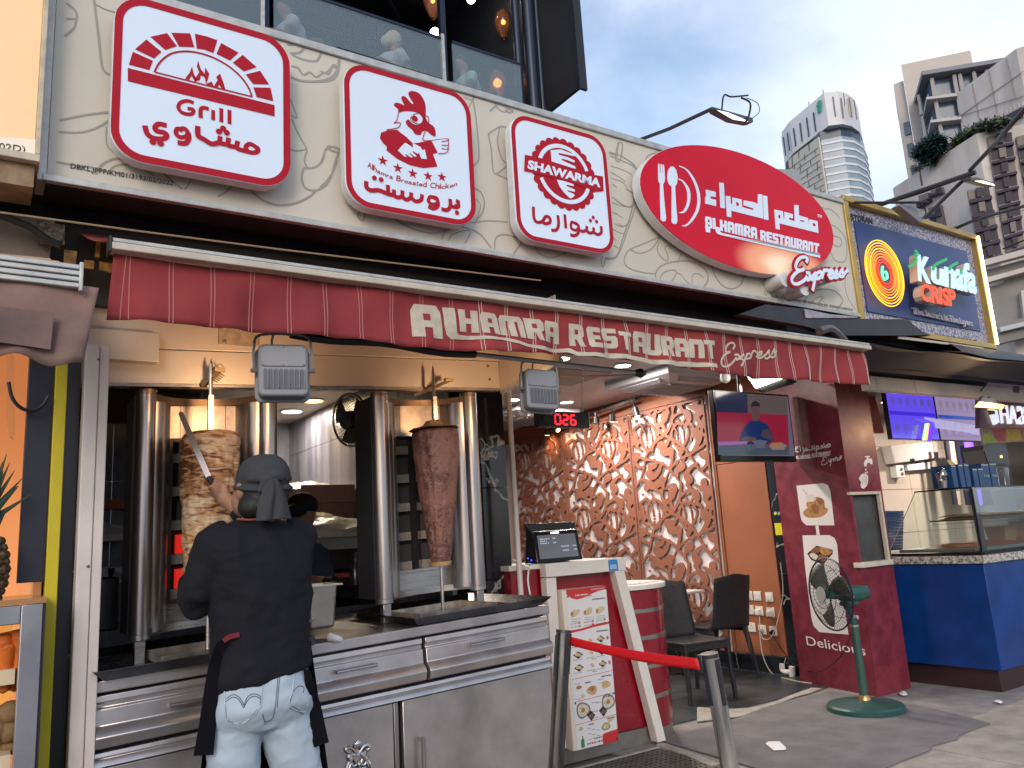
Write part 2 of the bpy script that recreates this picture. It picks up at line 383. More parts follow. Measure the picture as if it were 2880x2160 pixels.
def signbox(name,label,x0,x1,z0,z1,r,rim):
 t=thing(name,label,'sign',((x0+x1)/2,3.25,z0))
 a=rrect(x0-.002,x1+.002,z0-.002,z1+.002,r,3.262);mb=MB();mb.prism(a,(0,-.055,0));mb.build('sign_body',side,t,bevel=.004)
 mb=MB();mb.prism(rrect(x0,x1,z0,z1,r,3.2065),(0,-.0065,0));mb.build('sign_face',white,t,bevel=.002)
 o=rrect(x0+.001,x1-.001,z0+.001,z1-.001,r,FY-LAY,8);mb=MB()
 c=rrect(x0+rim/2,x1-rim/2,z0+rim/2,z1-rim/2,r-rim/2,FY-LAY,8)
 ribbon(mb,c,rim,(0,-1,0),.002,closed=True);mb.build('red_border',redp,t)
 return t
g=signbox('grill_sign','rounded white box sign with red oven arch, flames and the word Grill',.334,1.042,2.895,3.616,.125,.03)
rp_=MB()
def arc_pt(c,a,rx,rz):return V((c[0]+rx*math.cos(a),FY-LAY*2,c[1]+rz*math.sin(a)))
b0=P(k1(828,442),y=FY);b1=P(k1(1778,683),y=FY);c1_=P(k1(1778,755),y=FY);c0_=P(k1(828,527),y=FY)
rp_.prism([(p.x,FY-LAY*2,p.z)for p in(b0,b1,c1_,c0_)],(0,-.002,0))
for q in[[(835,420),(860,337),(990,395),(968,455)],[(875,320),(948,258),(1046,338),(998,380)],[(975,240),(1082,216),(1145,300),(1070,325)],[(1110,214),(1232,218),(1258,307),(1160,303)],
 [(1262,220),(1340,238),(1408,262),(1382,345),(1322,322),(1275,316)],[(1432,280),(1545,343),(1490,393),(1402,350)],[(1572,357),(1662,436),(1580,464),(1508,408)],[(1685,460),(1742,548),(1640,546),(1592,484)],[(1752,570),(1770,656),(1662,630),(1642,568)]]:
 fill(rp_,FP,[k1(*p)for p in q],2)
stroke(rp_,FP,[k1(*p)for p in[(1000,468),(1040,400),(1120,345),(1240,336),(1370,370),(1480,430),(1560,500),(1610,570),(1632,628)]],.0075,2)
stroke(rp_,FP,[k1(1000,468),k1(1300,545),k1(1632,628)],.006,3,sm=False)
for fl in[[(1200,510),(1230,470),(1243,432),(1255,480),(1275,515),(1262,530),(1240,490),(1225,520)],[(1270,500),(1290,470),(1275,430),(1283,395),(1300,450),(1325,480),(1330,440),(1355,480),(1345,520),(1335,545),(1325,500),(1300,490),(1295,520),(1262,530)],
 [(1335,545),(1370,530),(1385,560),(1410,520),(1400,500),(1425,478),(1450,545),(1458,578),(1435,575),(1420,550),(1410,570),(1375,560),(1350,552)]]:
 fill(rp_,FP,[k1(*p)for p in fl],2)
_wd=(.020,.020)
def ar(pts,ww=.021,K=k1,n=6,lay=2,mb=None):stroke(mb or rp_,FP,[K(*p)for p in pts],ww,lay,n=n)
ar([(1255,668),(1215,655),(1172,665),(1155,695),(1175,728),(1220,742),(1248,735),(1250,712),(1215,704)],.0155)
ar([(1300,765),(1300,712),(1320,700),(1352,708)],.0165,lay=3);fill(rp_,FP,[k1(*p)for p in[(1368,713),(1392,718),(1392,782),(1368,777)]],4)
for x in(1422,1475):fill(rp_,FP,[k1(*p)for p in[(x-1,700+(x-1422)*.22),(x+24,706+(x-1422)*.22),(x+24,796+(x-1422)*.22),(x-1,790+(x-1422)*.22)]],2)
ar([(1665,962),(1645,945),(1615,935),(1592,955),(1610,985),(1650,990),(1672,975),(1660,950)],.02)
ar([(1610,985),(1570,975),(1535,960),(1540,915)],.02,lay=3);ar([(1540,955),(1500,950),(1478,940),(1480,895)],.02,lay=4);ar([(1485,940),(1450,935),(1425,925),(1425,885)],.02,lay=5)
ar([(1425,925),(1380,935),(1355,928),(1320,905),(1290,890),(1280,870),(1280,820)],.021,lay=6)
ar([(1185,850),(1150,835),(1140,865),(1165,890),(1205,885),(1215,860),(1195,835),(1160,838)],.018);ar([(1218,860),(1222,900),(1200,930),(1150,925)],.021,lay=3)
ar([(1080,815),(1030,805),(1005,825),(1015,850),(1060,860),(1080,880),(1060,900),(1000,898),(955,870),(938,815)],.021)
for p in[(1445,835),(1418,855),(1468,862),(990,922),(1040,932)]:dot(rp_,FP,k1(*p),.013,5)
rp_.build('red_print',redp,g)
g2=signbox('broasted_chicken_sign','rounded white box sign with a red rooster, five stars and curved writing',1.298,1.98,2.882,3.604,.12,.026)
rp_=MB()
def F2(pts,lay=2,mb=None,sm=True,K=k2):
 q=[K(*p)for p in pts];qq=[FP(p)+FP.n*(LAY*lay)for p in q]
 if sm:qq=smooth(qq,4,True)
 (mb or rp_).prism(qq,FP.n*.0015)
F2([(508,500),(505,478),(480,455),(485,438),(515,440),(545,452),(528,415),(530,395),(555,400),(590,440),(605,440),(580,400),(572,372),(595,360),(640,375),(672,420),(684,470),(678,545),(640,505),(590,492),(540,492)])
ar([(508,500),(500,540),(490,560),(478,568),(510,565),(520,575),(500,600),(430,612)],.004,k2,lay=3)
F2([(555,560),(572,545),(590,565),(620,580),(655,572),(668,545),(680,528),(700,565),(735,590),(747,620),(745,655),(715,640),(690,620),(660,625),(650,645),(615,638),(595,610),(570,590)])
ar([(600,515),(640,505),(665,535),(655,570),(620,572),(588,550),(590,522)],.003,k2,lay=4)
dot(rp_,FP,k2(612,540),.017,5,ry=.016);ar([(680,520),(700,530),(704,560),(695,570)],.004,k2,lay=3)
ar([(680,625),(670,650),(668,680),(720,682)],.004,k2,lay=3)
F2([(500,612),(440,615),(395,630),(387,665),(410,700),(432,720),(430,745),(500,800),(580,840),(670,860),(760,850),(742,800),(730,770),(760,760),(740,720),(720,682),(665,690),(640,695),(600,700),(560,660),(520,630)],sm=False)
wp=MB()
def F2w(pts,lay=5):F2(pts,lay,wp,False)
F2w([(600,700),(650,725),(660,745),(676,740),(690,802),(655,800),(640,765),(600,728)])
F2w([(500,745),(550,695),(600,728),(640,765),(628,768),(600,750),(596,756),(625,785),(612,788),(580,762),(576,768),(600,790),(586,792),(555,770),(548,776),(562,788),(545,786)])
F2w([(720,682),(780,675),(820,672),(828,680),(785,690),(785,698),(828,700),(826,712),(785,712),(785,722),(825,728),(820,738),(785,735),(782,742),(818,745),(808,762),(765,765),(740,720)])
wp.build('white_print',white,g2)
for pts in[[(820,672),(828,680),(785,690)],[(828,700),(826,712),(785,712)],[(825,728),(820,738),(785,735)],[(720,682),(820,671),(830,690),(828,745),(810,763),(765,767)],[(500,745),(550,695),(600,720)]]:ar(pts,.003,k2,lay=7)
for(x,y)in[(406,812),(503,860),(600,895),(699,912),(789,918)]:
 c=FP(k2(x,y));pts=[]
 for i in range(10):
  r=.0265 if i%2==0 else.0105;a=math.pi/2+i*math.pi/5;pts.append((c.x+r*math.cos(a),FY-LAY*2,c.z+r*math.sin(a)))
 rp_.prism(pts,(0,-.0015,0))
word='Alhamra Broasted Chicken';path=smooth([V((*k2(x,y),0))for x,y in[(305,850),(400,905),(520,948),(640,975),(760,992),(830,990),(888,972)]],12)
Ls=[0]
for i in range(1,len(path)):Ls.append(Ls[-1]+(path[i]-path[i-1]).length)
def at_len(s):
 for i in range(1,len(path)):
  if Ls[i]>=s:return path[i-1].lerp(path[i],(s-Ls[i-1])/(Ls[i]-Ls[i-1]))
 return path[-1]
wd={'l':.32,'i':.32,' ':.55,'m':1.2,'r':.55,'t':.45,'A':1,'B':1,'C':1};tot=sum(wd.get(c,.78)for c in word);s_=0
for ch in word:
 w_=wd.get(ch,.78)/tot*Ls[-1]
 if ch!=' ':
  a=at_len(s_+w_*.06);b=at_len(s_+w_*.92);h_=-16 if ch not in 'l' else-16
  text(rp_,FP,ch,(a.x,a.y),(b.x,b.y),(a.x+1.5,a.y+(h_ if ch in 'AlhBtdCik' else-11.5)),lay=2)
 s_+=w_
ar([(870,1100),(895,1110),(893,1080),(880,1070)],.02,k2);ar([(893,1068),(893,1110),(865,1112),(840,1100)],.02,k2,lay=3)
ar([(842,1060),(842,1110),(820,1132),(785,1125)],.02,k2,lay=4);ar([(752,1060),(715,1045),(702,1075),(730,1095),(760,1085),(755,1055),(720,1046)],.018,k2);ar([(762,1075),(762,1105),(735,1122),(700,1108)],.02,k2,lay=3)
ar([(660,1030),(655,1065),(620,1075),(592,1050),(590,1018)],.02,k2);ar([(590,1050),(560,1065),(535,1045),(533,1005)],.02,k2,lay=3);ar([(533,1045),(500,1050),(480,1035),(478,1000)],.02,k2,lay=4);ar([(480,1035),(445,1030),(380,1005),(330,1005),(300,985),(298,945)],.021,k2,lay=5);ar([(440,1025),(437,970)],.02,k2,lay=6)
for p in[(350,925),(394,936),(885,1150)]:dot(rp_,FP,k2(*p),.012,7)
rp_.build('red_print',redp,g2)
g3=signbox('shawarma_sign','rounded white box sign with round red toothed badge reading SHAWARMA',2.226,2.875,2.872,3.58,.115,.024)
rp_=MB();cc=FP(k2(1577,896));pts=[]
e0=FP(k2(1370,930)).x;e1=FP(k2(1788,960)).x;RX=(e1-e0)/2;CXg=(e0+e1)/2;RZ=(FP(k2(1570,668)).z-FP(k2(1590,1132)).z)/2;CZg=(FP(k2(1570,668)).z+FP(k2(1590,1132)).z)/2
NT=25
for i in range(NT*8):
 a=2*math.pi*i/(NT*8);s=(i%8)/8;r=.93+.07*abs(math.cos(math.pi*s))**.8
 pts.append((CXg+RX*r*math.cos(a),FY-LAY*2,CZg+RZ*r*math.sin(a)))
rp_.prism(pts,(0,-.0015,0));wp=MB()
for a0,a1 in((18,162),(200,340)):
 q=[V((CXg+RX*.76*math.cos(math.radians(a)),FY-LAY*5,CZg+RZ*.76*math.sin(math.radians(a))))for a in np.linspace(a0,a1,40)]
 ribbon(wp,q,.023,(0,-1,0),.0015)
F2([(1325,775),(1380,785),(1440,800),(1600,850),(1750,900),(1830,915),(1835,1010),(1790,1015),(1640,960),(1480,915),(1380,892),(1320,880)],6,sm=False)
F2([(1492,745),(1560,740),(1640,772),(1650,785),(1590,772),(1545,762),(1543,775),(1600,790),(1648,812),(1645,825),(1590,805),(1562,800),(1565,810),(1650,850),(1655,865),(1610,855),(1580,845),(1500,825)],5,wp,False)
F2([(1532,935),(1580,945),(1640,965),(1642,978),(1595,968),(1595,978),(1648,1000),(1648,1015),(1600,1003),(1602,1012),(1645,1030),(1645,1042),(1625,1058),(1610,1050),(1580,1020),(1550,980)],5,wp,False)
text(wp,FP,'SHAWARMA',k2(1340,862),k2(1812,985),k2(1345,808),bold=.045,lay=9)
wp.build('white_print',white,g3)
ar([(1382,1110),(1385,1180),(1405,1210),(1440,1205),(1460,1175),(1485,1180),(1490,1210),(1460,1220),(1435,1205)],.018,k2)
ar([(1540,1165),(1545,1225),(1530,1260),(1498,1262)],.018,k2);ar([(1585,1160),(1592,1250)],.018,k2);ar([(1665,1225),(1630,1210),(1628,1250),(1660,1262),(1675,1235),(1650,1212)],.016,k2);ar([(1675,1235),(1672,1280),(1645,1298),(1620,1290)],.018,k2,lay=3)
ar([(1820,1235),(1822,1275),(1800,1290),(1775,1275),(1772,1245)],.018,k2);ar([(1775,1275),(1745,1280),(1728,1262),(1728,1235)],.018,k2,lay=3);ar([(1728,1262),(1700,1270),(1685,1262)],.018,k2,lay=4)
for p in[(1768,1180),(1750,1200),(1790,1207)]:dot(rp_,FP,k2(*p),.0105,5)
rp_.build('red_print',redp,g3)
ov=thing('oval_restaurant_sign','big red oval sign with white fork, spoon and restaurant name','sign',(4.04,3.25,2.94))
ocx,ocz,orx,orz=4.04,3.352,.912,.412
def oval(rx,rz,y,n=72):return[V((ocx+rx*math.cos(2*math.pi*i/n),y,ocz+rz*math.sin(2*math.pi*i/n)))for i in range(n)]
mb=MB();mb.prism(oval(orx+.003,orz+.003,3.272),(0,-.065,0));mb.build('sign_body',side,ov)
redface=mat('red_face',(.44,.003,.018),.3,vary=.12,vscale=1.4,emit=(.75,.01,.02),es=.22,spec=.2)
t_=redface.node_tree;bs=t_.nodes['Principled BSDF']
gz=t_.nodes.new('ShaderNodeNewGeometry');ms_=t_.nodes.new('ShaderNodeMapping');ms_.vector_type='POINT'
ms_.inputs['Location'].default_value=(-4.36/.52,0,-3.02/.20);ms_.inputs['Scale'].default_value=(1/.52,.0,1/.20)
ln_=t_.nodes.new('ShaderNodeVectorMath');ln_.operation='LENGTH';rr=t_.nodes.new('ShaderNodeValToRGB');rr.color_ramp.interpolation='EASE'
rr.color_ramp.elements[0].position=.15;rr.color_ramp.elements[0].color=(.80,.66,.48,1);rr.color_ramp.elements[1].position=1;rr.color_ramp.elements[1].color=(.44,.003,.018,1)  # warm glow patch painted into the red face's base colour and emission
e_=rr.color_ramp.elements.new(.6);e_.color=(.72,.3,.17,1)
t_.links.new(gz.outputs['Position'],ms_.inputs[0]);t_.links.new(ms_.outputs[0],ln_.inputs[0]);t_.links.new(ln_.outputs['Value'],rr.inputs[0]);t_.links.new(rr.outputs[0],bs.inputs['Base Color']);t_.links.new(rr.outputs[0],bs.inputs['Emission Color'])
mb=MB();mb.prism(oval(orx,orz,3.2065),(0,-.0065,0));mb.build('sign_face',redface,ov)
wl=MB()
def F3(pts,lay=3,sm=False,K=k3,mb=None,tt=.003):
 qq=[FP(K(*p))+FP.n*(LAY*lay)for p in pts]
 if sm:qq=smooth(qq,4,True)
 (mb or wl).prism(qq,FP.n*tt)
F3([(415,445),(424,448),(428,520),(433,520),(434,448),(444,452),(446,520),(451,520),(450,452),(460,458),(467,560),(462,590),(452,605),(460,720),(476,870),(470,892),(450,895),(434,880),(430,740),(428,600),(418,585),(414,560)])
F3([(485,540),(492,495),(512,468),(535,470),(555,500),(565,550),(560,600),(545,625),(552,760),(563,890),(555,912),(535,916),(518,900),(518,760),(520,625),(500,610),(488,580)],sm=False,lay=4)
def F3arc(outer,inner):F3([p for p in outer]+[p for p in inner[::-1]])
so=lambda pts:[tuple(p.xy)for p in smooth([V((x,y,0))for x,y in pts],6)]
F3arc(so([(575,460),(640,490),(700,570),(738,680),(735,790),(690,880),(635,930),(598,930)]),so([(580,468),(635,500),(690,590),(718,690),(712,790),(670,875),(630,918),(600,925)]))
F3arc(so([(570,560),(610,580),(655,640),(665,710),(650,780),(620,825),(580,830)]),so([(572,568),(605,590),(635,645),(642,710),(632,770),(608,812),(582,822)]))
def bars(lst,w,lay):
 for i,(a,b)in enumerate(lst):
  A,B=FP(kO(*a))+FP.n*LAY*(lay+i%4),FP(kO(*b))+FP.n*LAY*(lay+i%4);d=(B-A).normalized()*(w*.5 if False else 0)
  ribbon(wl,[A-d,B+d],w,FP.n,.003)
F3([(130,298),(285,335),(285,415),(205,400),(205,440),(290,458),(292,555),(122,515),(122,415),(140,400)],3,K=kO)
F3([(340,188),(410,198),(430,590),(358,580)],4,K=kO)
F3([(440,398),(512,402),(520,520),(545,525),(545,420),(690,455),(695,570),(870,620),(870,590),(720,540),(720,465),(860,490),(940,520),(942,370),(1008,375),(1025,750),(525,625),(528,728),(462,718)],3,K=kO)
F3([(1018,390),(1085,400),(1105,772),(1035,760)],4,K=kO)
F3([(1198,608),(1330,635),(1340,750),(1355,755),(1355,645),(1485,680),(1485,745),(1425,735),(1425,765),(1515,790),(1507,535),(1572,542),(1580,700),(1720,740),(1740,850),(1742,760),(1868,790),(1882,972),(1275,822),(1282,920),(1220,908)],3,K=kO)
rk=MB()
for q in[[(600,495),(638,503),(640,555),(605,545)],[(1258,690),(1285,697),(1287,745),(1262,740)],[(1600,770),(1655,785),(1658,800),(1602,790)],[(1790,820),(1830,832),(1834,870),(1794,860)]]:F3(q,9,K=kO,mb=rk,tt=.001)
rk.build('letter_counter',redp,ov,kind='stuff')
def block_word(mb,pl,word,quad,K,lay=3,th=.003):
 """squared heavy letters laid inside a quad: TL, TR, BR, BL (crop coordinates)"""
 A,B,C_,D=[pl(K(*p))+pl.n*LAY*lay for p in quad]
 G={'A':[[(0,0),(0,.8),(.12,1),(.88,1),(1,.8),(1,0),(.66,0),(.66,.3),(.38,.3),(.38,0)],[(.38,.52),(.38,.72),(.62,.72),(.62,.52)]],'L':[[(0,0),(0,1),(.42,1),(.42,.25),(1,.25),(1,0)]],
 'H':[[(0,0),(0,1),(.36,1),(.36,.62),(.64,.62),(.64,1),(1,1),(1,0),(.64,0),(.64,.38),(.36,.38),(.36,0)]],'M':[[(0,0),(0,.8),(.1,1),(.9,1),(1,.8),(1,0),(.76,0),(.76,.75),(.64,.75),(.64,0),(.38,0),(.38,.75),(.26,.75),(.26,0)]],
 'R':[[(0,0),(0,1),(.85,1),(1,.85),(1,.5),(.82,.38),(1,0),(.68,0),(.5,.32),(.38,.32),(.38,0)],[(.38,.55),(.38,.76),(.62,.76),(.62,.55)]],'E':[[(.1,0),(0,.12),(0,.88),(.1,1),(1,1),(1,.76),(.4,.76),(.4,.6),(.9,.6),(.9,.4),(.4,.4),(.4,.24),(1,.24),(1,0)]],
 'S':[[(0,0),(0,.24),(.62,.24),(.62,.38),(.12,.38),(0,.5),(0,.88),(.12,1),(1,1),(1,.76),(.38,.76),(.38,.62),(.88,.62),(1,.5),(1,.12),(.88,0)]],'T':[[(.32,0),(.32,.76),(0,.76),(0,1),(1,1),(1,.76),(.68,.76),(.68,0)]],
 'U':[[(.12,0),(0,.15),(0,1),(.36,1),(.36,.25),(.64,.25),(.64,1),(1,1),(1,.15),(.88,0)]],'N':[[(0,0),(0,.85),(.1,1),(.88,1),(1,.85),(1,0),(.64,0),(.64,.72),(.36,.72),(.36,0)]]}
 wdt={'M':1.35,' ':.55,'H':1.05};tot_=sum(wdt.get(c,1)+.12 for c in word)-.12;s0=0;holes=[]
 for i,ch in enumerate(word):
  w_=wdt.get(ch,1)
  if ch!=' ':
   def mp_(u,v):
    a=(s0+u*w_)/tot_;top=A.lerp(B,a);bot=D.lerp(C_,a);return bot.lerp(top,v)
   g_=G[ch];mb.prism([mp_(*p)for p in g_[0]],pl.n*th)
   for h in g_[1:]:holes.append([mp_(*p)+pl.n*(th+.0004)for p in h])
  s0+=w_+.12
 return holes
hs=block_word(wl,FP,'ALHAMRA',[(120,710),(925,895),(930,1072),(128,880)],kO)
fill(wl,FP,[kO(*p)for p in[(118,860),(200,880),(195,970),(130,958)]],7);fill(wl,FP,[kO(*p)for p in[(275,880),(350,895),(350,955),(380,975),(1905,1325),(1905,1290),(1905,1360),(370,1008),(310,990),(285,960)]],8)
hs+=block_word(wl,FP,'RESTAURANT',[(975,925),(1895,1140),(1885,1295),(985,1085)],kO)
rk=MB()
for h in hs:rk.prism(h,FP.n*.0006)
rk.build('letter_counter',redp,ov,kind='stuff')
text(wl,FP,'TM',kO(1870,725),kO(1935,738),kO(1870,680),bold=.02,lay=3)
wl.build('white_lettering',white,ov)
def script_express(mb,pl,K,w,lay,off=V((0,0,0)),sc=1.,th=.003):
 S=[[(525,660),(480,700),(445,690),(425,640),(450,618),(500,620),(505,650)]]
 St=[[(505,665),(515,635),(490,620),(450,635),(425,680),(430,715),(465,725),(490,712)],[(470,722),(430,740),(392,785),(400,825),(440,830),(490,800),(510,770)],
 [(500,745),(525,750),(530,785),(550,800),(580,780)],[(575,745),(545,775),(515,800),(500,800)],[(590,745),(570,810),(555,885)],[(585,750),(615,735),(622,765),(595,790),(575,785)],
 [(620,790),(640,725),(650,730),(665,722),(672,738)],[(665,770),(690,755),(705,735),(688,722),(675,750),(680,785),(700,785),(725,755)],[(722,760),(745,720),(740,745),(752,770),(735,782),(718,775)],[(752,772),(785,715),(782,738),(795,760),(778,775),(758,768)],[(790,760),(812,735),(828,722)]]
 for i,s in enumerate(St):
  q=[pl(K(x,y))+pl.n*(LAY*lay*(1+.2*(i%4)))+off for x,y in s]
  ribbon(mb,smooth(q,5),w,pl.n,th)
ex=thing('express_lettering','white script lettering with red outline reading Express, under the oval sign','sign',(4.8,3.2,2.85))
PE=Plane(y=3.15)
mb=MB();script_express(mb,PE,kn,.052,1,th=.01);mb.build('red_outline',redp,ex)
mb=MB();script_express(mb,PE,kn,.023,20,th=.003);mb.build('white_stroke',white,ex)
mb=MB()
for(x,y,r)in[(370,785,.05),(520,850,.055),(720,770,.035),(640,775,.035)]:
 c=PE(kn(x,y));MB().cyl((c.x,3.296,c.z),(c.x,3.165,c.z),r,n=18).build('standoff',side,ex)
ns=thing('neighbour_sign','cream sign, warm floodlight glow put into its colour, at the far left edge with 02D) sticker','sign',(-.6,3.2,2.7))
lit=mat('cream_painted_glow',(.60,.44,.27),.5,emit=(1.,.58,.27),es=.30,vary=.15,vscale=2)  # floodlight on the sign stands in as emission of face and sticker
x1=P(k1(290,500),y=3.2).x
zb=P(k1(250,1040),y=3.2).z
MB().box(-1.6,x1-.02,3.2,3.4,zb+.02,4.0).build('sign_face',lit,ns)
m=MB();m.box(-1.6,x1,3.185,3.42,zb-.012,zb+.018);m.box(x1-.018,x1,3.187,3.41,zb+.019,4.02);m.build('frame',mat('cream_frame',(.66,.56,.42),.5,vary=.3,vscale=12),ns,bevel=.003)
MB().box(-1.6,x1-.015,3.22,3.4,zb-.10,zb-.014).build('base_board',mat('worn_wood',(.33,.22,.13),.7,vary=.5,vscale=14),ns)
NPl=Plane(y=3.2)
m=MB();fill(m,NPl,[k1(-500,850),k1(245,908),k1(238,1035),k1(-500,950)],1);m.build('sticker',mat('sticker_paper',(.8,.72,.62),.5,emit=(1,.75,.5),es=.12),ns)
m=MB();text(m,NPl,'02D)',k1(-8,968),k1(162,990),k1(-5,925),lay=5);m.build('lettering',blackp,ns)
KY=3.33;KP=Plane(y=KY)
kq=thing('blue_dessert_sign','dark blue framed sign with glowing orange rings and 3d letters, right of the cream board','sign',(6.2,3.4,2.72))
kx0,kx1,kz0,kz1=5.33,7.17,2.75,3.70
gold=mat('gold_frame',(.55,.36,.10),.35,.5,vary=.2,vscale=10);bluem=mat('navy_panel',(.030,.060,.20),.35,vary=.12,vscale=2)
pat=mat('patterned_border',(.50,.46,.46),.5,col2=(.12,.14,.30),vscale=60,contrast=(.47,.53),detail=1)
MB().box(kx0,kx1,KY,KY+.1,kz0,kz1).build('border_panel',pat,kq)
MB().box(kx0+.10,kx1-.12,KY-.012,KY+.05,kz0+.11,kz1-.12).build('blue_panel',bluem,kq)
m=MB();m.box(kx0-.06,kx1+.03,KY-.05,KY+.12,kz1+.001,kz1+.045);m.box(kx0-.06,kx1+.03,KY-.05,KY+.12,kz0-.045,kz0-.001);m.box(kx0-.06,kx0-.001,KY-.048,KY+.12,kz0,kz1);m.box(kx1+.001,kx1+.03,KY-.048,KY+.12,kz0,kz1);m.build('gold_frame',gold,kq,bevel=.004)
MB().box(kx1+.031,kx1+.05,KY-.06,KY-.02,kz0,kz1+.03).build('led_strip',mat('led_warm',(1,.85,.5),.5,emit=(1,.78,.38),es=5),kq)
neon={'y':mat('neon_yellow',(1,.6,.02),.4,emit=(1,.50,.01),es=.95),'o':mat('neon_orange',(1,.3,.02),.4,emit=(1,.22,.01),es=1.0),'r':mat('neon_red',(1,.06,.02),.4,emit=(1,.035,.01),es=1.1),'g':mat('neon_green',(.1,.9,.45),.4,emit=(.12,.8,.35),es=.9)}
nc=P(kn(1120,745),y=KY-.05);rx_=(P(kn(1272,800),y=KY-.05).x-P(kn(968,650),y=KY-.05).x)/2;rz_=(P(kn(1060,487),y=KY-.05).z-P(kn(1170,1003),y=KY-.05).z)/2
for i in range(9):
 f=1-i*.083;ring=[nc+V((rx_*f*math.cos(a),-.01,rz_*f*math.sin(a)))for a in np.linspace(0,2*math.pi,56,endpoint=False)]
 MB().tube(ring,.0042,6,closed=True).build('neon_ring',neon['yyoyooorr'[i]],kq)
 if i==8:break
dk=mat('tube_backing',(.16,.09,.1),.5)
MB().prism([nc+V((rx_*.3*math.cos(a),.0,rz_*.3*math.sin(a)))for a in np.linspace(0,2*math.pi,30,endpoint=False)],(0,-.004,0)).build('ring_hub',dk,kq)
MB().tube(smooth([P(kn(*p),y=KY-.06)for p in[(1112,690),(1108,740),(1125,790),(1148,775),(1140,735),(1118,738)]],5),.010,6).build('neon_mark',neon['g'],kq)
ltw=mat('lit_white_letter',(.55,.75,.82),.35,emit=(.42,.72,.90),es=.42);ltr=mat('lit_red_letter',(.8,.06,.02),.4,emit=(1,.06,.01),es=.8);lts=mat('letter_return',(.55,.44,.38),.5);ltg=mat('grey_letter',(.45,.42,.52),.5);grn=mat('green_stroke',(.03,.42,.14),.4,emit=(.02,.4,.12),es=.2)
def letters3(word,a,b,c,face,yb,dep,nm,bold=.03,off=(0,0,0)):
 o=V(off)
 m=MB();text3(m,word,P(kn(*a),y=yb)+o,P(kn(*b),y=yb)+o,P(kn(*c),y=yb)+o,V((0,-1,0)),bold,dep);m.build(nm,face,kq)
KL_=KY-.09
letters3('K',(1340,812),(1420,830),(1305,610),lts,KL_+.002,.07,'letter_side',.03,(0,.006,0))if False else None
for w_,a,b,c,fc,bd in[('K',(1325,810),(1425,838),(1318,612),ltw,.05),('u',(1425,825),(1530,852),(1428,650),ltw,.05),('n',(1530,852),(1612,872),(1530,640),ltw,.05),('afa',(1612,872),(1780,912),(1608,655),ltw,.05),
      ('CRISP',(1350,968),(1618,1018),(1345,835),ltr,.03)]:
 letters3(w_,a,b,c,lts,KY-.085,.065,'letter_side',bd*.8)
 letters3(w_,a,b,c,fc,KY-.0865+0,.004,'letter_face',bd*.8,(0,-.065,0))
letters3("The Secret's In The Layers",(1345,1060),(1800,1158),(1335,1010),ltg,KY-.02,.02,'small_letters',.025)
for s in[[(1310,690),(1345,675),(1372,640),(1360,625)],[(1360,568),(1378,590),(1368,612),(1358,590)],[(1500,715),(1515,680),(1560,655),(1605,635)],[(1630,715),(1640,690),(1690,662)],[(1716,715),(1722,750)]]:
 m=MB();ribbon(m,smooth([P(kn(*p),y=KY-.17)for p in s],4),.022,(0,-1,0),.01);m.build('green_stroke',grn,kq)
text(rk2:=MB(),KP,'RESTORAN',kn(820,318),kn(1028,362),kn(820,270),bold=.02,lay=8);rk2.build('lettering',blackp,kq)
text(rk3:=MB(),KP,'DIAFER BAN USIN PACIFIC SUNRISE SDN. BHD. 2020',kn(1520,1232),kn(1838,1278),kn(1520,1215),lay=8);rk3.build('lettering',blackp,kq)
# ================================================================ GROUND AND FLOORS
kF=crop(2300,900,.2622);kZ=crop(780,1080,.24116);kY=crop(1700,1550,.27125);kG=crop(0,600,.18083)
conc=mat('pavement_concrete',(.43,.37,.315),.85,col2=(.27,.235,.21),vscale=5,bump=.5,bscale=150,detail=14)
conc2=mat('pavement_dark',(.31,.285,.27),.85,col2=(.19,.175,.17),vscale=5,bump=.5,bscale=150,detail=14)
gm=mat('ground_base',(.13,.125,.12),.9,vary=.3,vscale=1,bump=.2,bscale=30)
gr=MB();gr.poly([(-400,-400,-.03),(900,-400,-.03),(900,900,-.03),(-400,900,-.03)]);ground=gr.build('ground',gm,kind='structure');
pav=MB().box(-6,16,-6,4.46,-.025,-.012).build('pavement',gm,kind='structure')
def slab(x0,x1,y0,y1,m_,mn=0,jit=.0015):
 z=random.uniform(-jit,jit);g_=.004
 return MB().box(x0+g_,x1-g_,y0+g_,y1-g_,-.011,z).build('slab',m_,pav,bevel=.002)
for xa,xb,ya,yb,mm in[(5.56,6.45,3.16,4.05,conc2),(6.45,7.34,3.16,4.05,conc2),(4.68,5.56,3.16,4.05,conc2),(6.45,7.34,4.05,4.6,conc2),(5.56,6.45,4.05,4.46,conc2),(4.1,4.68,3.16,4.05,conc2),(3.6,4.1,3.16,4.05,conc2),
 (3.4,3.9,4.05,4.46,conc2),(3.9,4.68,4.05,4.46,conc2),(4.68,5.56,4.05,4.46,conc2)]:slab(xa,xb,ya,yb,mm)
xs=[1.2,2.08,2.97,3.86,4.75,5.64,6.53,7.42,8.31,9.2]
for i in range(len(xs)-1):
 for y0 in(3.16-.9,3.16-1.8,3.16-2.7):slab(xs[i],xs[i+1],y0,y0+.9,conc)
rag=[k9(1950,1315),k9(1700,1410),k9(1690,1440),k9(1500,1490),k9(1470,1530),k9(1300,1590),k9(1140,1659)]
pts=[P(p,z=.004)for p in rag];pts+=[V((3.9,2.86,.004)),V((3.3,2.8,.004)),V((3.3,3.11,.004)),V((3.72,3.13,.004)),V((3.80,4.2,.004)),P(k9(0,1270),z=.004),P(k9(330,1150),z=.004),P(k9(720,1065),z=.004),V((5.72,3.5,.004))]
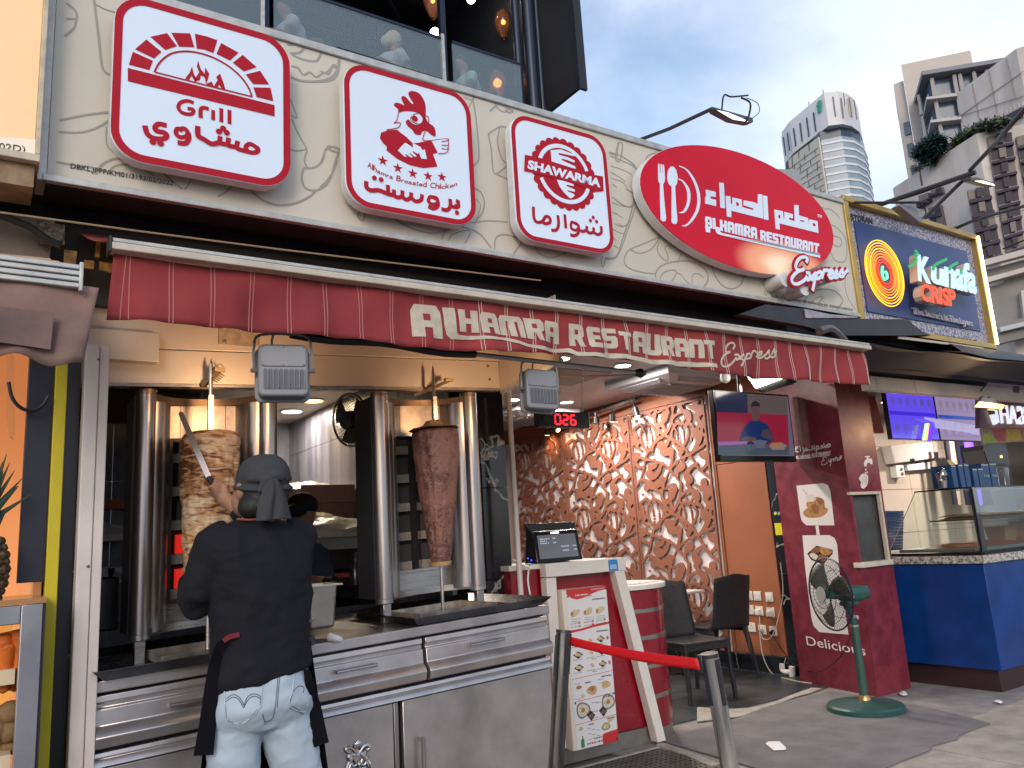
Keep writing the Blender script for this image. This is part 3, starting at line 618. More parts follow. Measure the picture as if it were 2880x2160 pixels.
cm=mat('grey_carpet',(.235,.215,.22),.95,col2=(.165,.15,.155),vscale=4,bump=.8,bscale=220,detail=14)
MB().prism(pts,(0,0,.006)).build('floor_mat',cm,label='large grey rubbery mat with ragged edge on the pavement, under the green fan',cat='floor mat')
pts=[P(k7(*p),z=.003)for p in[(1190,1490),(1240,1495),(1420,1560),(1620,1640),(1560,1659),(1380,1580),(1170,1510)]]
MB().prism(pts,(0,0,.010)).build('kerb_strip',mat('pale_mortar',(.42,.39,.34),.9,vary=.3,vscale=12,bump=.3,bscale=60),kind='structure')
gt=thing('drain_grate','perforated dark metal drain cover in front of the red menu stand','drain cover',(3.2,3.6,0))
gmtl=mat('grate_metal',(.17,.165,.155),.5,.6,vary=.3,vscale=20)
MB().box(2.74,3.64,3.17,4.06,.002,.005).build('grate_bed',mat('dark_bed',(.01,.01,.01),.9),gt)
m=MB();nx,ny=22,22
for i in range(nx+1):m.box(2.74+i*.9/nx-.009,2.74+i*.9/nx+.009,3.17,4.06,.006,.012)
for j in range(ny+1):m.box(2.74,3.64,3.17+j*.89/ny-.009,3.17+j*.89/ny+.009,.0062,.0118)
m.build('grate_bars',gmtl,gt,kind='stuff',smooth=False)
for(a,b,c,d)in[(2.72,3.66,3.145,3.168),(2.72,3.66,4.062,4.085)]:MB().box(a,b,c,d,0,.016).build('grate_rim',alu,gt)
slate=mat('slate_tile',(.045,.060,.068),.32,col2=(.028,.036,.042),vscale=5,spec=.5,bump=.05,bscale=12)
fl=MB().box(2.78,6.28,4.462,9.8,-.02,.0).build('shop_floor',mat('grout_dark',(.10,.10,.10),.9),kind='structure')
tw=.6
for i in range(6):
 for j in range(6):
  x0=2.8+i*tw;y0=4.47+j*tw
  if x0<6.2:MB().box(x0+.003,min(x0+tw,6.26)-.003,y0+.003,y0+tw-.003,.0005,.006).build('floor_tile',slate,fl,bevel=.001)
mort=[P(p,z=.008)for p in[k9(-330,1190),k9(-60,1205),k9(90,1195),k9(230,1165),k9(370,1110),k9(500,1060),k9(560,1040),k9(640,1045),k9(560,1075),k9(430,1110),k9(330,1150),k9(180,1200),k9(0,1262),k9(-330,1300)]]
MB().prism(mort,(0,0,.006)).build('mortar_patch',mat('pale_mortar'),kind='structure')
MB().box(-.3,2.5,3.2,7.7,-.02,.0).build('kitchen_floor',mat('kitchen_floor',(.05,.045,.045),.6),kind='structure')
# ================================================================ WALLS AND CEILINGS
ceilw=mat('ceiling_white',(.74,.71,.68),.6,vary=.12,vscale=1.4);dark=darkst
brown=mat('brown_panel',(.34,.115,.055),.5,vary=.12,vscale=3,bump=.04,bscale=200)
MB().box(2.5,6.4,3.5,9.8,2.88,2.93).build('ceiling',ceilw,kind='structure')
MB().box(-.3,2.5,4.0,7.8,2.6,2.66).build('kitchen_ceiling',mat('ceiling_kitchen',(.42,.35,.28),.55,vary=.15,vscale=2),kind='structure')
MB().box(2.4,6.4,9.75,9.9,0,2.9).build('back_wall',brown,label='brown back wall at the far end of the dining room',cat='wall')
MB().box(6.24,6.45,4.78,9.75,0,2.88).build('side_wall',mat('wall_white',(.74,.70,.68),.7),label='white side wall behind the carved brown screens',cat='wall')
bm_=thing('brown_wall_panel','plain copper brown wall panel beside the carved screens, holding the sockets','wall panel',(6.2,5.4,.15))
MB().box(6.205,6.238,5.06,5.66,.16,1.97).build('board',brown,bm_,bevel=.003)
MB().box(6.195,6.237,5.665,5.70,.16,2.7).build('edge_strip',brown,bm_,bevel=.003)
MB().box(6.2,6.238,4.82,5.66,1.975,2.86).build('upper_board',brown,bm_,bevel=.002)
MB().box(6.2,6.238,5.70,9.7,2.70,2.87).build('top_rail',brown,bm_,bevel=.002)
marb=mat('black_marble',(.012,.013,.018),.12,col2=(.02,.021,.028),vscale=6,spec=.6)
t_=marb.node_tree;bs=t_.nodes['Principled BSDF'];vo=t_.nodes.new('ShaderNodeTexVoronoi');vo.feature='DISTANCE_TO_EDGE';vo.inputs['Scale'].default_value=2.3
nn=t_.nodes.new('ShaderNodeTexNoise');nn.inputs['Scale'].default_value=3;nn.inputs['Detail'].default_value=6;g0=t_.nodes.new('ShaderNodeNewGeometry')
ad=t_.nodes.new('ShaderNodeMix');ad.data_type='VECTOR';ad.inputs[0].default_value=.35;t_.links.new(g0.outputs['Position'],ad.inputs[4]);t_.links.new(nn.outputs['Color'],ad.inputs[5]);t_.links.new(g0.outputs['Position'],nn.inputs['Vector'])
t_.links.new(ad.outputs[1],vo.inputs['Vector']);vr=t_.nodes.new('ShaderNodeValToRGB');vr.color_ramp.elements[0].position=0;vr.color_ramp.elements[0].color=(.5,.48,.42,1);vr.color_ramp.elements[1].position=.012;vr.color_ramp.elements[1].color=(.012,.013,.018,1)
t_.links.new(vo.outputs['Distance'],vr.inputs[0]);t_.links.new(vr.outputs[0],bs.inputs['Base Color'])
mp_=thing('black_marble_pillar','black marble pillar with gold veins between the right grill and the dining room','pillar',(2.69,4.4,0))
zz=[0,.55,1.12,1.68,2.3,2.9]
for a,b in zip(zz,zz[1:]):MB().box(2.60,2.785,4.3,4.5,a+.002,b-.002).build('marble_panel',marb,mp_,bevel=.002)
MB().box(2.6,2.78,4.5,7.8,0,2.88).build('dividing_wall',mat('wall_dark_paint',(.05,.05,.06),.5),label='dark dividing wall between kitchen and dining room',cat='wall')
m2=thing('black_marble_strip','black marble wall strip with yellow note, between brown panel and maroon pillar','wall',(6.2,4.9,0))
for a,b in((0,.9),(.903,1.9),(1.903,2.85)):MB().box(6.215,6.238,4.80,5.055,a,b).build('marble_panel',marb,m2,bevel=.002)
MB().box(6.19,6.214,4.80,9.6,0,.15).build('marble_skirting',marb,m2,bevel=.002)
MB().prism([P(k8(*p),x=6.213)for p in[(272,1303),(387,1300),(400,1390),(285,1397)]],(-.004,0,0)).build('yellow_note',mat('yellow_paper',(.72,.65,.02),.5),m2)
for i,(x,y,c)in enumerate([(280,1227,(.7,.7,.1)),(307,1228,(.2,.4,.5)),(334,1229,(.6,.2,.45))]):
 c0=P(k8(x,y),x=6.212);MB().cyl(c0,c0+V((-.004,0,0)),.016,n=14).build('round_sticker',mat('sticker%d'%i,c,.5),m2)
kt_=mat('kitchen_stone',(.25,.24,.26),.3,col2=(.10,.10,.125),vscale=2.2,stretch=(3.2,3.2,.35),contrast=(.35,.62),detail=8)
kwall=thing('kitchen_side_wall','kitchen wall of tall beige and grey veined stone slabs behind the right grill','wall',(2.5,6,0))
ys=[4.5,5.2,5.9,6.6,7.2,7.7]
for a,b in zip(ys,ys[1:]):
 for c,d in((0,1.15),(1.15,2.28),(2.28,2.6)):MB().box(2.47,2.5,a+.002,b-.002,c+.002,d-.002).build('stone_slab',kt_,kwall)
gk=mat('grey_stone',(.24,.24,.27),.35,col2=(.11,.11,.13),vscale=3.2,contrast=(.35,.6),detail=9)
MB().box(1.35,2.47,7.68,7.8,0,2.6).build('kitchen_back_wall',gk,label='dark grey stone wall deep inside the kitchen',cat='wall')
kl=thing('kitchen_left_wall','grey marbled kitchen wall with sockets seen left of the left grill','wall',(.5,6,0))
for c,d in((0,.8),(.8,1.32),(1.32,1.9),(1.9,2.31)):
 for a,b in((-.3,.72),(.72,1.35)):MB().box(a+.002,b-.002,6.0,6.05,c+.002,d-.002).build('stone_slab',gk,kl)
MB().box(1.3,1.35,6.05,7.7,0,2.6).build('kitchen_inner_wall',gk,label='grey kitchen wall return beside the deep recess',cat='wall')
rib=mat('vent_brown',(.07,.045,.04),.5)
vt=thing('louvred_hood','brown louvred ventilation hood above the grey marbled kitchen wall','ventilation hood',(.5,5.5,2.31))
for i in range(6):
 z=2.32+i*.055;MB().bar((-.3,5.96-i*.14,z),(1.2,5.96-i*.14,z),.13,.02,up=(0,.4,1)).build('louvre',rib,vt)
MB().box(.262,.285,3.92,6.0,0,2.6).build('light_blocking_partition',gk,label='grey partition added at the left side of the kitchen to block orange light',cat='wall')  # added wall piece keeping the fruit stall's orange light off the left grill
up_=MB().box(-2.2,7.6,3.62,3.70,2.42,2.83).build('dark_fascia_wall',dark,label='black painted strip of wall between the boards and the awnings',cat='wall')
MB().box(-2.2,7.6,3.45,4.6,2.835,2.87).build('dark_soffit',dark,label='black underside behind the long cream board',cat='soffit')
MB().box(-3,7.1,3.75,9.9,3.0,3.6).build('shop_roof',mat('roof_grey',(.2,.2,.2),.8),label='flat shop roof behind the boards',cat='roof')
MB().box(7.1,13,3.9,9.9,2.75,2.9).build('stall_roof',mat('roof_grey'),label='flat roof over the blue dessert stall',cat='roof')
m=MB();m.tube([P(kG(0,-15),y=3.30),P(kG(2212,285),y=3.30),P(kL(2212,285),y=3.3),P(k2(1430,1588),y=3.3)],.004,5);m.build('ledge_trim',mat('old_brass',(.42,.32,.2),.5,.3),label='thin tarnished metal trim along the black strip under the cream board',cat='trim')
# ================================================================ MAIN AWNING
aw=thing('red_awning','long faded red striped awning with cream lettering over the grill counter and dining room','awning',(2.5,2.85,2.17))
AY=2.85;ax0,ax1=.325,4.60
redfab=mat('red_canvas',(.31,.038,.038),.85,col2=(.21,.024,.030),vscale=2.6,contrast=(.3,.7),bump=.12,bscale=18)
redfab2=mat('red_canvas_top',(.34,.07,.07),.85,vary=.3,vscale=6)
def vfold(x):return.012*math.sin(x*9.3)+.008*math.sin(x*23+1)+.006*math.sin(x*41)
def zbot(x):
 t=(x-ax0)/(ax1-ax0);return 2.165-.012*math.sin(t*9)-.010*math.sin(t*17+2)+.012*max(0,math.sin((x-1.5)*2.2))
def valp(u,v,off=0.):
 x=ax0+(ax1-ax0)*u;z=2.384+(zbot(x)-2.384)*v
 return V((x-(.012*v if u<.01 else 0),AY+.03-off+vfold(x)*v*1.3+.006*math.sin(v*5+x*13),z))
val=MB().grid(lambda u,v:valp(u,v),260,10)
vo_=val.build('valance',redfab,aw);so_=vo_.modifiers.new('t','SOLIDIFY');so_.thickness=.002
stm=mat('stripe_thread',(.60,.46,.42),.8)
class VP_:
 n=V((0,-1,0))
def on_val(p,off=.003):
 q=P(p,y=AY+.03)
 u=(q.x-ax0)/(ax1-ax0);v=(2.384-q.z)/(2.384-zbot(q.x));return q,u,v
stf=mat('stripe_faint',(.44,.15,.14),.8)
for i in range(31):
 x=ax0+.045+i*(ax1-ax0-.07)/30
 for dx in(-.0065,.0065):
  u=(x+dx-ax0)/(ax1-ax0);q=[valp(u,v,.003)for v in np.linspace(0,.995,8)]
  mm=MB();ribbon(mm,q,.0038,(0,-1,0),.0005);mm.build('stripe',stm if i>9 else stf,aw)
bar=MB();bar.box(ax0-.012,ax1+.012,AY-.02,AY+.05,2.387,2.413);bar.build('front_bar',mat('bar_cream',(.60,.52,.42),.45,.1,vary=.2,vscale=10),aw,bevel=.004)
MB().box(ax0-.01,ax1+.01,AY-.012,AY+.05,2.416,2.430).build('bar_cap',alu,aw,bevel=.003)
MB().box(ax0-.02,ax0-.0125,AY-.022,AY+.052,2.38,2.432).build('end_cap',mat('dark_plastic',(.02,.02,.02),.5),aw)
MB().grid(lambda u,v:V((ax0-.005-.05*v+(ax1-ax0+.08*v)*u,AY+.02+.72*v,2.432+.285*v-.02*math.sin(v*3.14)*(1+.3*math.sin(u*70)))),80,6).build('roof_fabric',redfab2,aw)
class ValPlane:
 n=V((0,-1,0));y=AY;x=None
 def __call__(s,p):
  q=P(p,y=AY+.02);return V((q.x,AY+.02,q.z))
VPl=ValPlane();crm=mat('cream_paint',(.60,.52,.41),.75,vary=.25,vscale=16)
def drape(mb):
 """lay the flat lettering onto the folds of the valance"""
 bm=bmesh.new();vs=[bm.verts.new(v)for v in mb.v]
 for f in mb.f:
  try:bm.faces.new([vs[i]for i in f])
  except ValueError:pass
 bm.normal_update();bmesh.ops.triangulate(bm,faces=bm.faces[:])
 for k in range(3):
  es_=[e for e in bm.edges if abs(e.verts[0].co.x-e.verts[1].co.x)>.022 or abs(e.verts[0].co.z-e.verts[1].co.z)>.05]
  if not es_:break
  bmesh.ops.subdivide_edges(bm,edges=es_,cuts=1);bmesh.ops.triangulate(bm,faces=bm.faces[:])
 bm.verts.index_update();mb.v=[v.co.copy()for v in bm.verts];mb.f=[tuple(v.index for v in f.verts)for f in bm.faces];bm.free()
 for i,v in enumerate(mb.v):
  lift=(AY+.02)-v.y
  u=(v.x-ax0)/(ax1-ax0);vv=(2.384-v.z)/(2.384-zbot(v.x));w_=valp(u,vv);mb.v[i]=V((v.x,w_.y-.0035-lift,v.z))
 return mb
m=MB()
def aA(quad,word):return block_word(m,VPl,word,quad,kA,lay=1,th=.0012)
def plainpoly(pts,K=kA,lay=1):fill(m,VPl,[K(*p)for p in pts],lay,.0012)
hh=[]
hh+=aA([(25,5),(300,30),(343,345),(50,320)],'A')
plainpoly([(328,42),(440,55),(455,180),(470,290),(490,308),(940,340),(1150,400),(1350,428),(1560,432),(1620,470),(2212,525),(2212,560),(1620,508),(1540,468),(1300,455),(1120,420),(900,360),(420,348),(375,310),(350,230)],lay=2)
hh+=aA([(470,62),(650,88),(675,292),(500,275)],'H');hh+=aA([(668,90),(840,115),(885,308),(700,292)],'A');hh+=aA([(855,115),(1090,140),(1125,345),(890,308)],'M')
hh+=aA([(1100,143),(1280,168),(1305,368),(1140,345)],'R');hh+=aA([(1290,172),(1440,190),(1475,388),(1315,370)],'A');hh+=aA([(1535,202),(1675,215),(1700,425),(1560,408)],'R')
hh+=aA([(1705,228),(1835,240),(1860,440),(1730,430)],'E');hh+=aA([(1845,240),(1975,255),(1990,445),(1870,440)],'S');
def aE(quad,word):return block_word(m,VPl,word,quad,kE,lay=1,th=.0012)
hh+=aE([(105,5),(210,20),(215,165),(130,158)],'T');hh+=aE([(225,2),(345,18),(375,185),(240,170)],'A');hh+=aE([(350,18),(465,30),(485,200),(375,185)],'U')
hh+=aE([(470,35),(580,50),(590,208),(490,200)],'R');hh+=aE([(582,52),(685,65),(700,220),(600,208)],'A');hh+=aE([(690,62),(800,78),(815,228),(705,218)],'N');hh+=aE([(802,78),(900,85),(905,235),(830,232)],'T')
plainpoly([(0,178),(450,232),(925,272),(925,305),(600,285),(400,262),(0,212)],K=kE,lay=2)
drape(m).build('cream_lettering',crm,aw,kind='stuff')
m=MB()
for h in hh:m.prism([p+V((0,-.001,0))for p in h],(0,-.0006,0))
drape(m).build('letter_counter',redfab,aw,kind='stuff')
m=MB();S_=[[(1065,150),(1080,115),(1060,95),(1020,110),(1000,150),(1015,175),(1040,165)],[(1040,170),(995,195),(970,240),(975,285),(1010,290),(1060,250),(1090,215)],[(1075,195),(1105,195),(1115,225),(1145,240),(1165,215)],[(1145,190),(1110,225),(1085,240)],
    [(1170,190),(1150,235),(1120,290)],[(1165,195),(1195,185),(1200,215),(1175,230),(1155,225)],[(1200,225),(1225,170),(1245,165),(1262,185)],[(1255,210),(1285,195),(1290,170),(1270,180),(1265,215),(1290,220),(1320,195)],[(1320,200),(1345,160),(1345,190),(1355,210),(1330,228),(1315,220)],[(1365,200),(1390,150),(1390,180),(1400,205),(1375,218),(1362,212)],[(1390,190),(1410,165)]]
for s_ in S_:stroke(m,VPl,[kE(*p)for p in s_],.011,2+.4*S_.index(s_),.0012)
drape(m).build('script_lettering',crm,aw,kind='stuff')
# ================================================================ LEFT BROWN AWNING
la=thing('brown_awning','stained greyish brown awning corner at the left edge with an aluminium bar','awning',(-.4,2.6,2.0))
bf=mat('brown_canvas',(.36,.215,.175),.9,col2=(.16,.10,.09),vscale=3.6,contrast=(.3,.68),bump=.2,bscale=14)
LY=2.75
tl,tr,brp,blp=[P(kL(*p),y=LY)for p in[(-600,420),(770,578),(640,1190),(-600,1040)]]
def lv(u,v):
 a=tl.lerp(tr,u);b=blp.lerp(brp,u);p=a.lerp(b,v);p.z+=(.012*math.sin(u*14)*v);p.y+=.012*math.sin(u*19)*v+.008*math.sin(u*7+v*6);return p
o=MB().grid(lv,40,10).build('valance',bf,la);o.modifiers.new('t','SOLIDIFY').thickness=.003
m=MB();ptc=[P(kL(*p),y=LY-.022)for p in[(-300,690),(420,775),(392,1060),(-300,960)]];m.prism(ptc,(0,-.002,0));m.build('patch',mat('brown_patch',(.21,.13,.115),.9,col2=(.11,.075,.075),vscale=5),la)
a_=P(kL(-600,355),y=LY);b_=P(kL(625,505),y=LY)
for i in range(4):MB().bar(a_+V((0,-.012,.028-i*.02)),b_+V((0,-.012,.028-i*.02)),.03,.016).build('bar_rib',alu,la,bevel=.003)
MB().bar(b_+V((0,-.015,.045)),b_+V((0,-.015,-.05)),.03,.012,up=(1,0,0)).build('end_cap',alu,la,bevel=.003)
q0,q1=P(kL(-600,320),y=LY),P(kL(560,470),y=LY);r0,r1=P(kL(-600,250),y=LY+.5),P(kL(390,350),y=LY+.5)
MB().grid(lambda u,v:q0.lerp(q1,u).lerp(r0.lerp(r1,u),v)+V((0,0,-.01*math.sin(v*3.14))),12,5).build('roof_fabric',mat('tan_canvas',(.50,.33,.22),.85,vary=.25,vscale=8),la)
MB().prism([P(kL(*p),y=3.5)for p in[(-300,-60),(430,40),(385,350),(-300,290)]],(0,.02,0)).build('grey_board',mat('grey_board',(.22,.17,.14),.8,vary=.2,vscale=6),label='stained grey board behind the brown awning, under the left cream sign',cat='board')
MB().prism([P(kG(*p),y=3.45)for p in[(590,110),(1010,180),(1005,490),(600,470)]],(0,.02,0)).build('foil_patch',mat('foil',(.16,.11,.08),.35,.7,col2=(.02,.015,.012),vscale=40,bump=.8,bscale=50),label='crumpled dark foil patch beside the grey board',cat='foil')
br=thing('awning_brackets','rusty ochre steel bracket plates in the dark gap between the two awnings','bracket',P(kG(1100,900),y=3.5))
ocm=mat('ochre_steel',(.42,.22,.04),.5,.3,col2=(.12,.06,.03),vscale=20)
for q in[[(1000,562),(1200,590),(1165,890),(985,840)],[(1500,410),(1565,420),(1550,680),(1475,670)],[(1310,725),(1465,740),(1460,865),(1300,845)],[(1550,750),(1800,785),(1800,925),(1545,880)]]:
 MB().prism([P(kG(*p),y=3.5)for p in q],(0,.015,0)).build('plate',ocm,br)
MB().tube(smooth([P(kG(*p),y=3.4)for p in[(0,20),(250,120),(500,230),(720,390),(950,500)]],5),.014,6).build('cable',mat('cable_black',(.01,.01,.01),.5),label='thick black cable sagging across the grey board at upper left',cat='cable')
# ================================================================ LEFT STALL EDGE
yel=mat('yellow_paint',(.62,.50,.012),.5,vary=.15,vscale=6);navy=mat('navy_board',(.012,.014,.030),.45,vary=.3,vscale=5)
xl=lambda px,py,y:P((px,py),y=y).x
x_y0,x_y1=P(kL(435,1190),y=3.4).x,P(kL(530,1190),y=3.4).x
MB().box(x_y0,x_y1,3.4,3.46,0,2.35).build('yellow_post',yel,label='bright yellow painted post between the left stall and the grill kiosk',cat='post',bevel=.003)
MB().box(x_y1+.002,.294,3.47,3.9,0,2.45).build('black_post',mat('black_gloss',(.006,.006,.01),.3),label='narrow black panel between yellow post and white column',cat='panel')
a_=P(kS(85,0),y=3.42);c_=P(kS(57,848),y=3.42)
MB().box(c_.x+.012,x_y0-.003,3.42,3.5,c_.z,2.3).build('hanging_board',navy,label='dark navy hanging panel left of the yellow post',cat='panel',bevel=.002)
MB().box(-2.2,x_y0,5.0,5.05,0,2.6).build('orange_wall',mat('orange_wall',(.66,.33,.15),.7,emit=(1,.45,.17),es=.16,vary=.12,vscale=3),label='orange self-glowing back wall of the fruit juice stall at far left',cat='wall')  # glow of the stall put into the wall material as emission
MB().box(-2.2,x_y0,3.5,5.0,2.5,2.55).build('stall_ceiling',mat('orange_wall'),label='orange ceiling of the fruit stall',cat='ceiling')
MB().box(x_y0-.03,x_y0-.004,3.52,5.0,0,2.5).build('orange_side_wall',mat('orange_wall'),label='orange side wall of the fruit stall beside the navy panel',cat='wall')
# ================================================================ GRILL KIOSK
SL=.042
def KX(v):return V((v.x,v.y,v.z+SL*(v.x-1.15)))
def MK():return MB(xf=KX)
steel=mat('brushed_steel',(.50,.475,.465),.27,.9,vary=.16,vscale=9,stretch=(1,1,14),contrast=(.3,.7),bump=.015,bscale=9)
steelf=mat('steel_front',(.58,.53,.52),.30,.85,vary=.2,vscale=7,detail=12,stretch=(1,1,1),bump=.02,bscale=30)
steelv=mat('steel_column',(.46,.42,.42),.29,.92,vary=.3,vscale=7,stretch=(6,6,.5),contrast=(.25,.7))
sdark=mat('steel_dark',(.06,.06,.07),.35,.35,vary=.2,vscale=8)
canopym=mat('canopy_steel',(.62,.55,.50),.42,.62,vary=.07,vscale=2,bump=.012,bscale=25)
colm=mat('column_paint',(.70,.62,.58),.45,vary=.12,vscale=5)
kio=thing('steel_canopy','brushed steel canopy band over the two upright grills, lit orange from below','canopy',(1.3,3.7,2.1))
CYF=3.68;xR=2.374
MK().box(.30,xR,CYF-.012,CYF+.03,2.285,2.52).build('upper_band',canopym,kio,bevel=.002)
MK().box(.30,xR,CYF,CYF+.03,2.132,2.283).build('lower_band',canopym,kio,bevel=.002)
MK().box(.30,xR,CYF-.006,CYF+.045,2.117,2.131).build('bottom_lip',steel,kio,bevel=.001)
a_,b_,c_,d_=V((xR,CYF,2.17)),V((xR,3.12,2.232)),V((xR,3.12,2.56)),V((xR,CYF,2.56))
MB().prism([a_,b_,c_,d_],(.004,0,0)).build('side_plate',canopym,kio)
MB().bar(a_+V((.012,0,-.008)),b_+V((.012,0,-.008)),.03,.022).build('side_edge',alu,kio,bevel=.002)
MB().bar((xR+.01,CYF-.005,2.16),(xR+.01,CYF-.005,2.56),.012,.012,up=(1,0,0)).build('corner_seam',mat('rust_seam',(.10,.05,.03),.7),kio)
pl_=thing('fixing_plate','riveted steel plate on the canopy holding the lamp pole, scorched at its centre','plate',P(kL(1860,950),y=3.66))
q=[P(kL(*p),y=3.664)for p in[(1703,868),(2020,880),(2015,1040),(1697,1020)]];MB().prism(q,(0,-.004,0)).build('plate',mat('plate_steel',(.52,.42,.34),.4,.6,vary=.4,vscale=20),pl_)
for p in[(1750,882),(1748,995),(1975,1005)]:
 c0=P(kL(*p),y=3.659);MB().ball(c0,.009,8,5).build('rivet',steel,pl_)
for p in[(1445,82),(1458,185),(1460,15)]:
 c0=P(k4(*p),y=CYF-.003);MB().ball(c0,.008,8,5).build('rivet',mat('rust_rivet',(.25,.14,.08),.5,.6),kio)
wc=MB().box(.297,.345,3.36,3.46,0,2.17);wc.box(.3465,.378,3.367,3.46,0,2.165)
cthing=thing('white_column','tall off white painted metal column at the left end of the grill kiosk','column',(.335,3.4,0))
MB().box(.297,.345,3.36,3.46,0,2.185).build('column_face',colm,cthing,bevel=.004);MB().box(.3465,.38,3.366,3.46,0,2.18).build('column_return',colm,cthing,bevel=.003)
for p in[(388,772)]:
 c0=P(kS(*p),y=3.36);MB().ball(c0,.006,8,5).build('screw',mat('rust_rivet'),cthing)
MB().ball(P(kL(766,1135),y=3.36),.005,8,5).build('screw',mat('rust_rivet'),cthing)
MB().box(.30,.60,3.62,3.70,2.19,2.32).build('header_block',canopym,kio,bevel=.003)
ct=thing('steel_counter','long stainless steel grill counter with drawers, doors and bar handles','counter',(1.4,3.8,0))
CF=3.40
x_l,x_r=.375,2.40
xg1,xg2=P(k5(940,800),y=CF).x,P(k5(965,800),y=CF).x
xd1,xd2,xd3=P(k5(125,1400),y=CF).x,P(k5(735,1400),y=CF).x,P(k5(790,1400),y=CF).x
MK().box(x_l,x_r,CF+.012,4.25,.945,.969).build('worktop',mat('worktop_steel',(.36,.345,.335),.3,.85,vary=.35,vscale=10),ct,bevel=.002)
MK().box(x_l,x_r+.004,CF-.008,CF+.011,.928,.9705).build('worktop_edge',steelf,ct,bevel=.004)
MK().box(x_l+.01,x_r-.01,CF+.05,4.2,.02,.93).build('carcass',sdark,ct)
def drawer(x0,x1,hx0,hx1,hz):
 prof=[(CF+.004,.917),(CF+.002,.893),(CF+.010,.890),(CF+.010,.874),(CF-.001,.870),(CF-.004,.812),(CF-.026,.796),(CF-.040,.778),(CF-.030,.742),(CF-.006,.736),(CF+.03,.735),(CF+.03,.917)]
 m=MK();n=len(prof)
 m.add([(x0,y,z)for y,z in prof]+[(x1,y,z)for y,z in prof],[tuple(range(n))[::-1],tuple(range(n,2*n))]+[(i,(i+1)%n,n+(i+1)%n,n+i)for i in range(n)])
 d=m.build('drawer_front',steelf,ct,bevel=.003)
 h=MK();h.cyl((hx0,CF-.035,hz),(hx1,CF-.035,hz),.008,n=10);h.box(hx0,hx0+.012,CF-.035,CF,hz-.007,hz+.007);h.box(hx1-.012,hx1,CF-.035,CF,hz-.007,hz+.007)
 hh_=h.build('drawer_handle',steelv,ct)
PH=lambda p:P(p,y=CF-.03)
drawer(xg2,x_r-.005,PH(k5(1310,735)).x,PH(k5(1570,685)).x,.852);drawer(.99,xg1,PH(k5(265,925)).x,PH(k5(580,865)).x,.846)
drawer(.38,.982,PH(kc(628,1198)).x,PH(kc(900,1150)).x,.842)
for a,b in((.38,.985),(.99,x_r-.003)):
 m=MK();prof=[(CF,.722),(CF-.004,.706),(CF+.006,.70),(CF-.012,.682),(CF-.014,.674),(CF+.02,.672),(CF+.02,.722)];n=len(prof)
 m.add([(a,y,z)for y,z in prof]+[(b,y,z)for y,z in prof],[tuple(range(n))[::-1],tuple(range(n,2*n))]+[(i,(i+1)%n,n+(i+1)%n,n+i)for i in range(n)]);m.build('rail',steelf,ct,bevel=.002)
dL=MK().box(1.02,xd2-.012,CF+.004,CF+.03,.06,.668).build('door',steelf,ct,bevel=.004)
dR=MK().box(xd3,x_r-.004,CF+.004,CF+.03,.06,.668).build('door',steelf,ct,bevel=.004)
dQ=MK().box(.385,1.00,CF+.004,CF+.03,.06,.668).build('door',steelf,ct,bevel=.004)
MK().box(xd2-.010,xd2+.010,CF+.0,CF+.03,.06,.668).build('door_edge',steelv,dL,bevel=.002)
hz0,hz1=P(k5(940,1415),y=CF-.04).z,.28;hx=P(k5(942,1500),y=CF-.035).x
h=MB();h.cyl((hx,CF-.035,hz1),(hx,CF-.035,hz0),.010,n=10);h.box(hx-.008,hx+.008,CF-.035,CF+.005,hz0-.02,hz0-.004);h.box(hx-.008,hx+.008,CF-.035,CF+.005,hz1+.004,hz1+.02);h.build('handle',steelv,dR)
om=MB();SO=lambda pts,r:om.tube(smooth([P(k5(*p),y=CF-.004)for p in pts],5),r,7)
for sg in(1,-1):
 cx_=432
 f=lambda x,y:(cx_+sg*x+(y-1500)*.05,y-sg*x*.12)
 SO([f(8,1560),f(-18,1530),f(-45,1500),f(-75,1490),f(-88,1512),f(-70,1528),f(-55,1515)],.008)
 SO([f(0,1530),f(40,1570),f(62,1600),f(88,1650),f(85,1720),f(55,1790),f(10,1830)],.007)
 SO([f(62,1600),f(70,1570),f(62,1552)],.008);SO([f(30,1590),f(20,1630),f(45,1640),f(60,1620),f(75,1655)],.006);SO([f(10,1700),f(30,1665),f(50,1680),f(40,1710),f(60,1730)],.007)
om.ball(P(k5(430,1475),y=CF-.004),(.016,.01,.018));om.ball(P(k5(440,1640),y=CF-.004),(.008,.01,.02));om.ball(P(k5(445,1690),y=CF-.004),(.02,.01,.02))
om.build('cast_ornament',mat('chrome',(.62,.60,.58),.12,1),dL,kind=None)
def tray(name,label,x0,x1,y0,y1,z0,h,fl,m_,th=.004):
 t=thing(name,label,'tray',KX(V(((x0+x1)/2,(y0+y1)/2,z0))))
 MK().box(x0,x1,y0,y1,z0,z0+.003).build('tray_base',m_,t)
 for a,b,c,d in[((x0,y0),(x1,y0),(x1+fl,y0-fl),(x0-fl,y0-fl)),((x1,y0),(x1,y1),(x1+fl,y1+fl),(x1+fl,y0-fl)),((x1,y1),(x0,y1),(x0-fl,y1+fl),(x1+fl,y1+fl)),((x0,y1),(x0,y0),(x0-fl,y0-fl),(x0-fl,y1+fl))]:
  q=[V((a[0],a[1],z0)),V((b[0],b[1],z0)),V((c[0],c[1],z0+h)),V((d[0],d[1],z0+h))];m=MK();m.prism(q,(0,0,th));m.build('tray_side',m_,t)
 return t
trm=mat('tray_steel',(.13,.13,.14),.25,.9,vary=.4,vscale=10)
tray('drip_tray','wide dark flared steel drip tray under the right grill',1.68,2.36,3.40,4.15,.972,.036,.038,trm)
tray('drip_tray','dark flared steel drip tray under the left grill, partly behind the cook',.40,1.10,3.36,4.15,.972,.036,.038,trm)
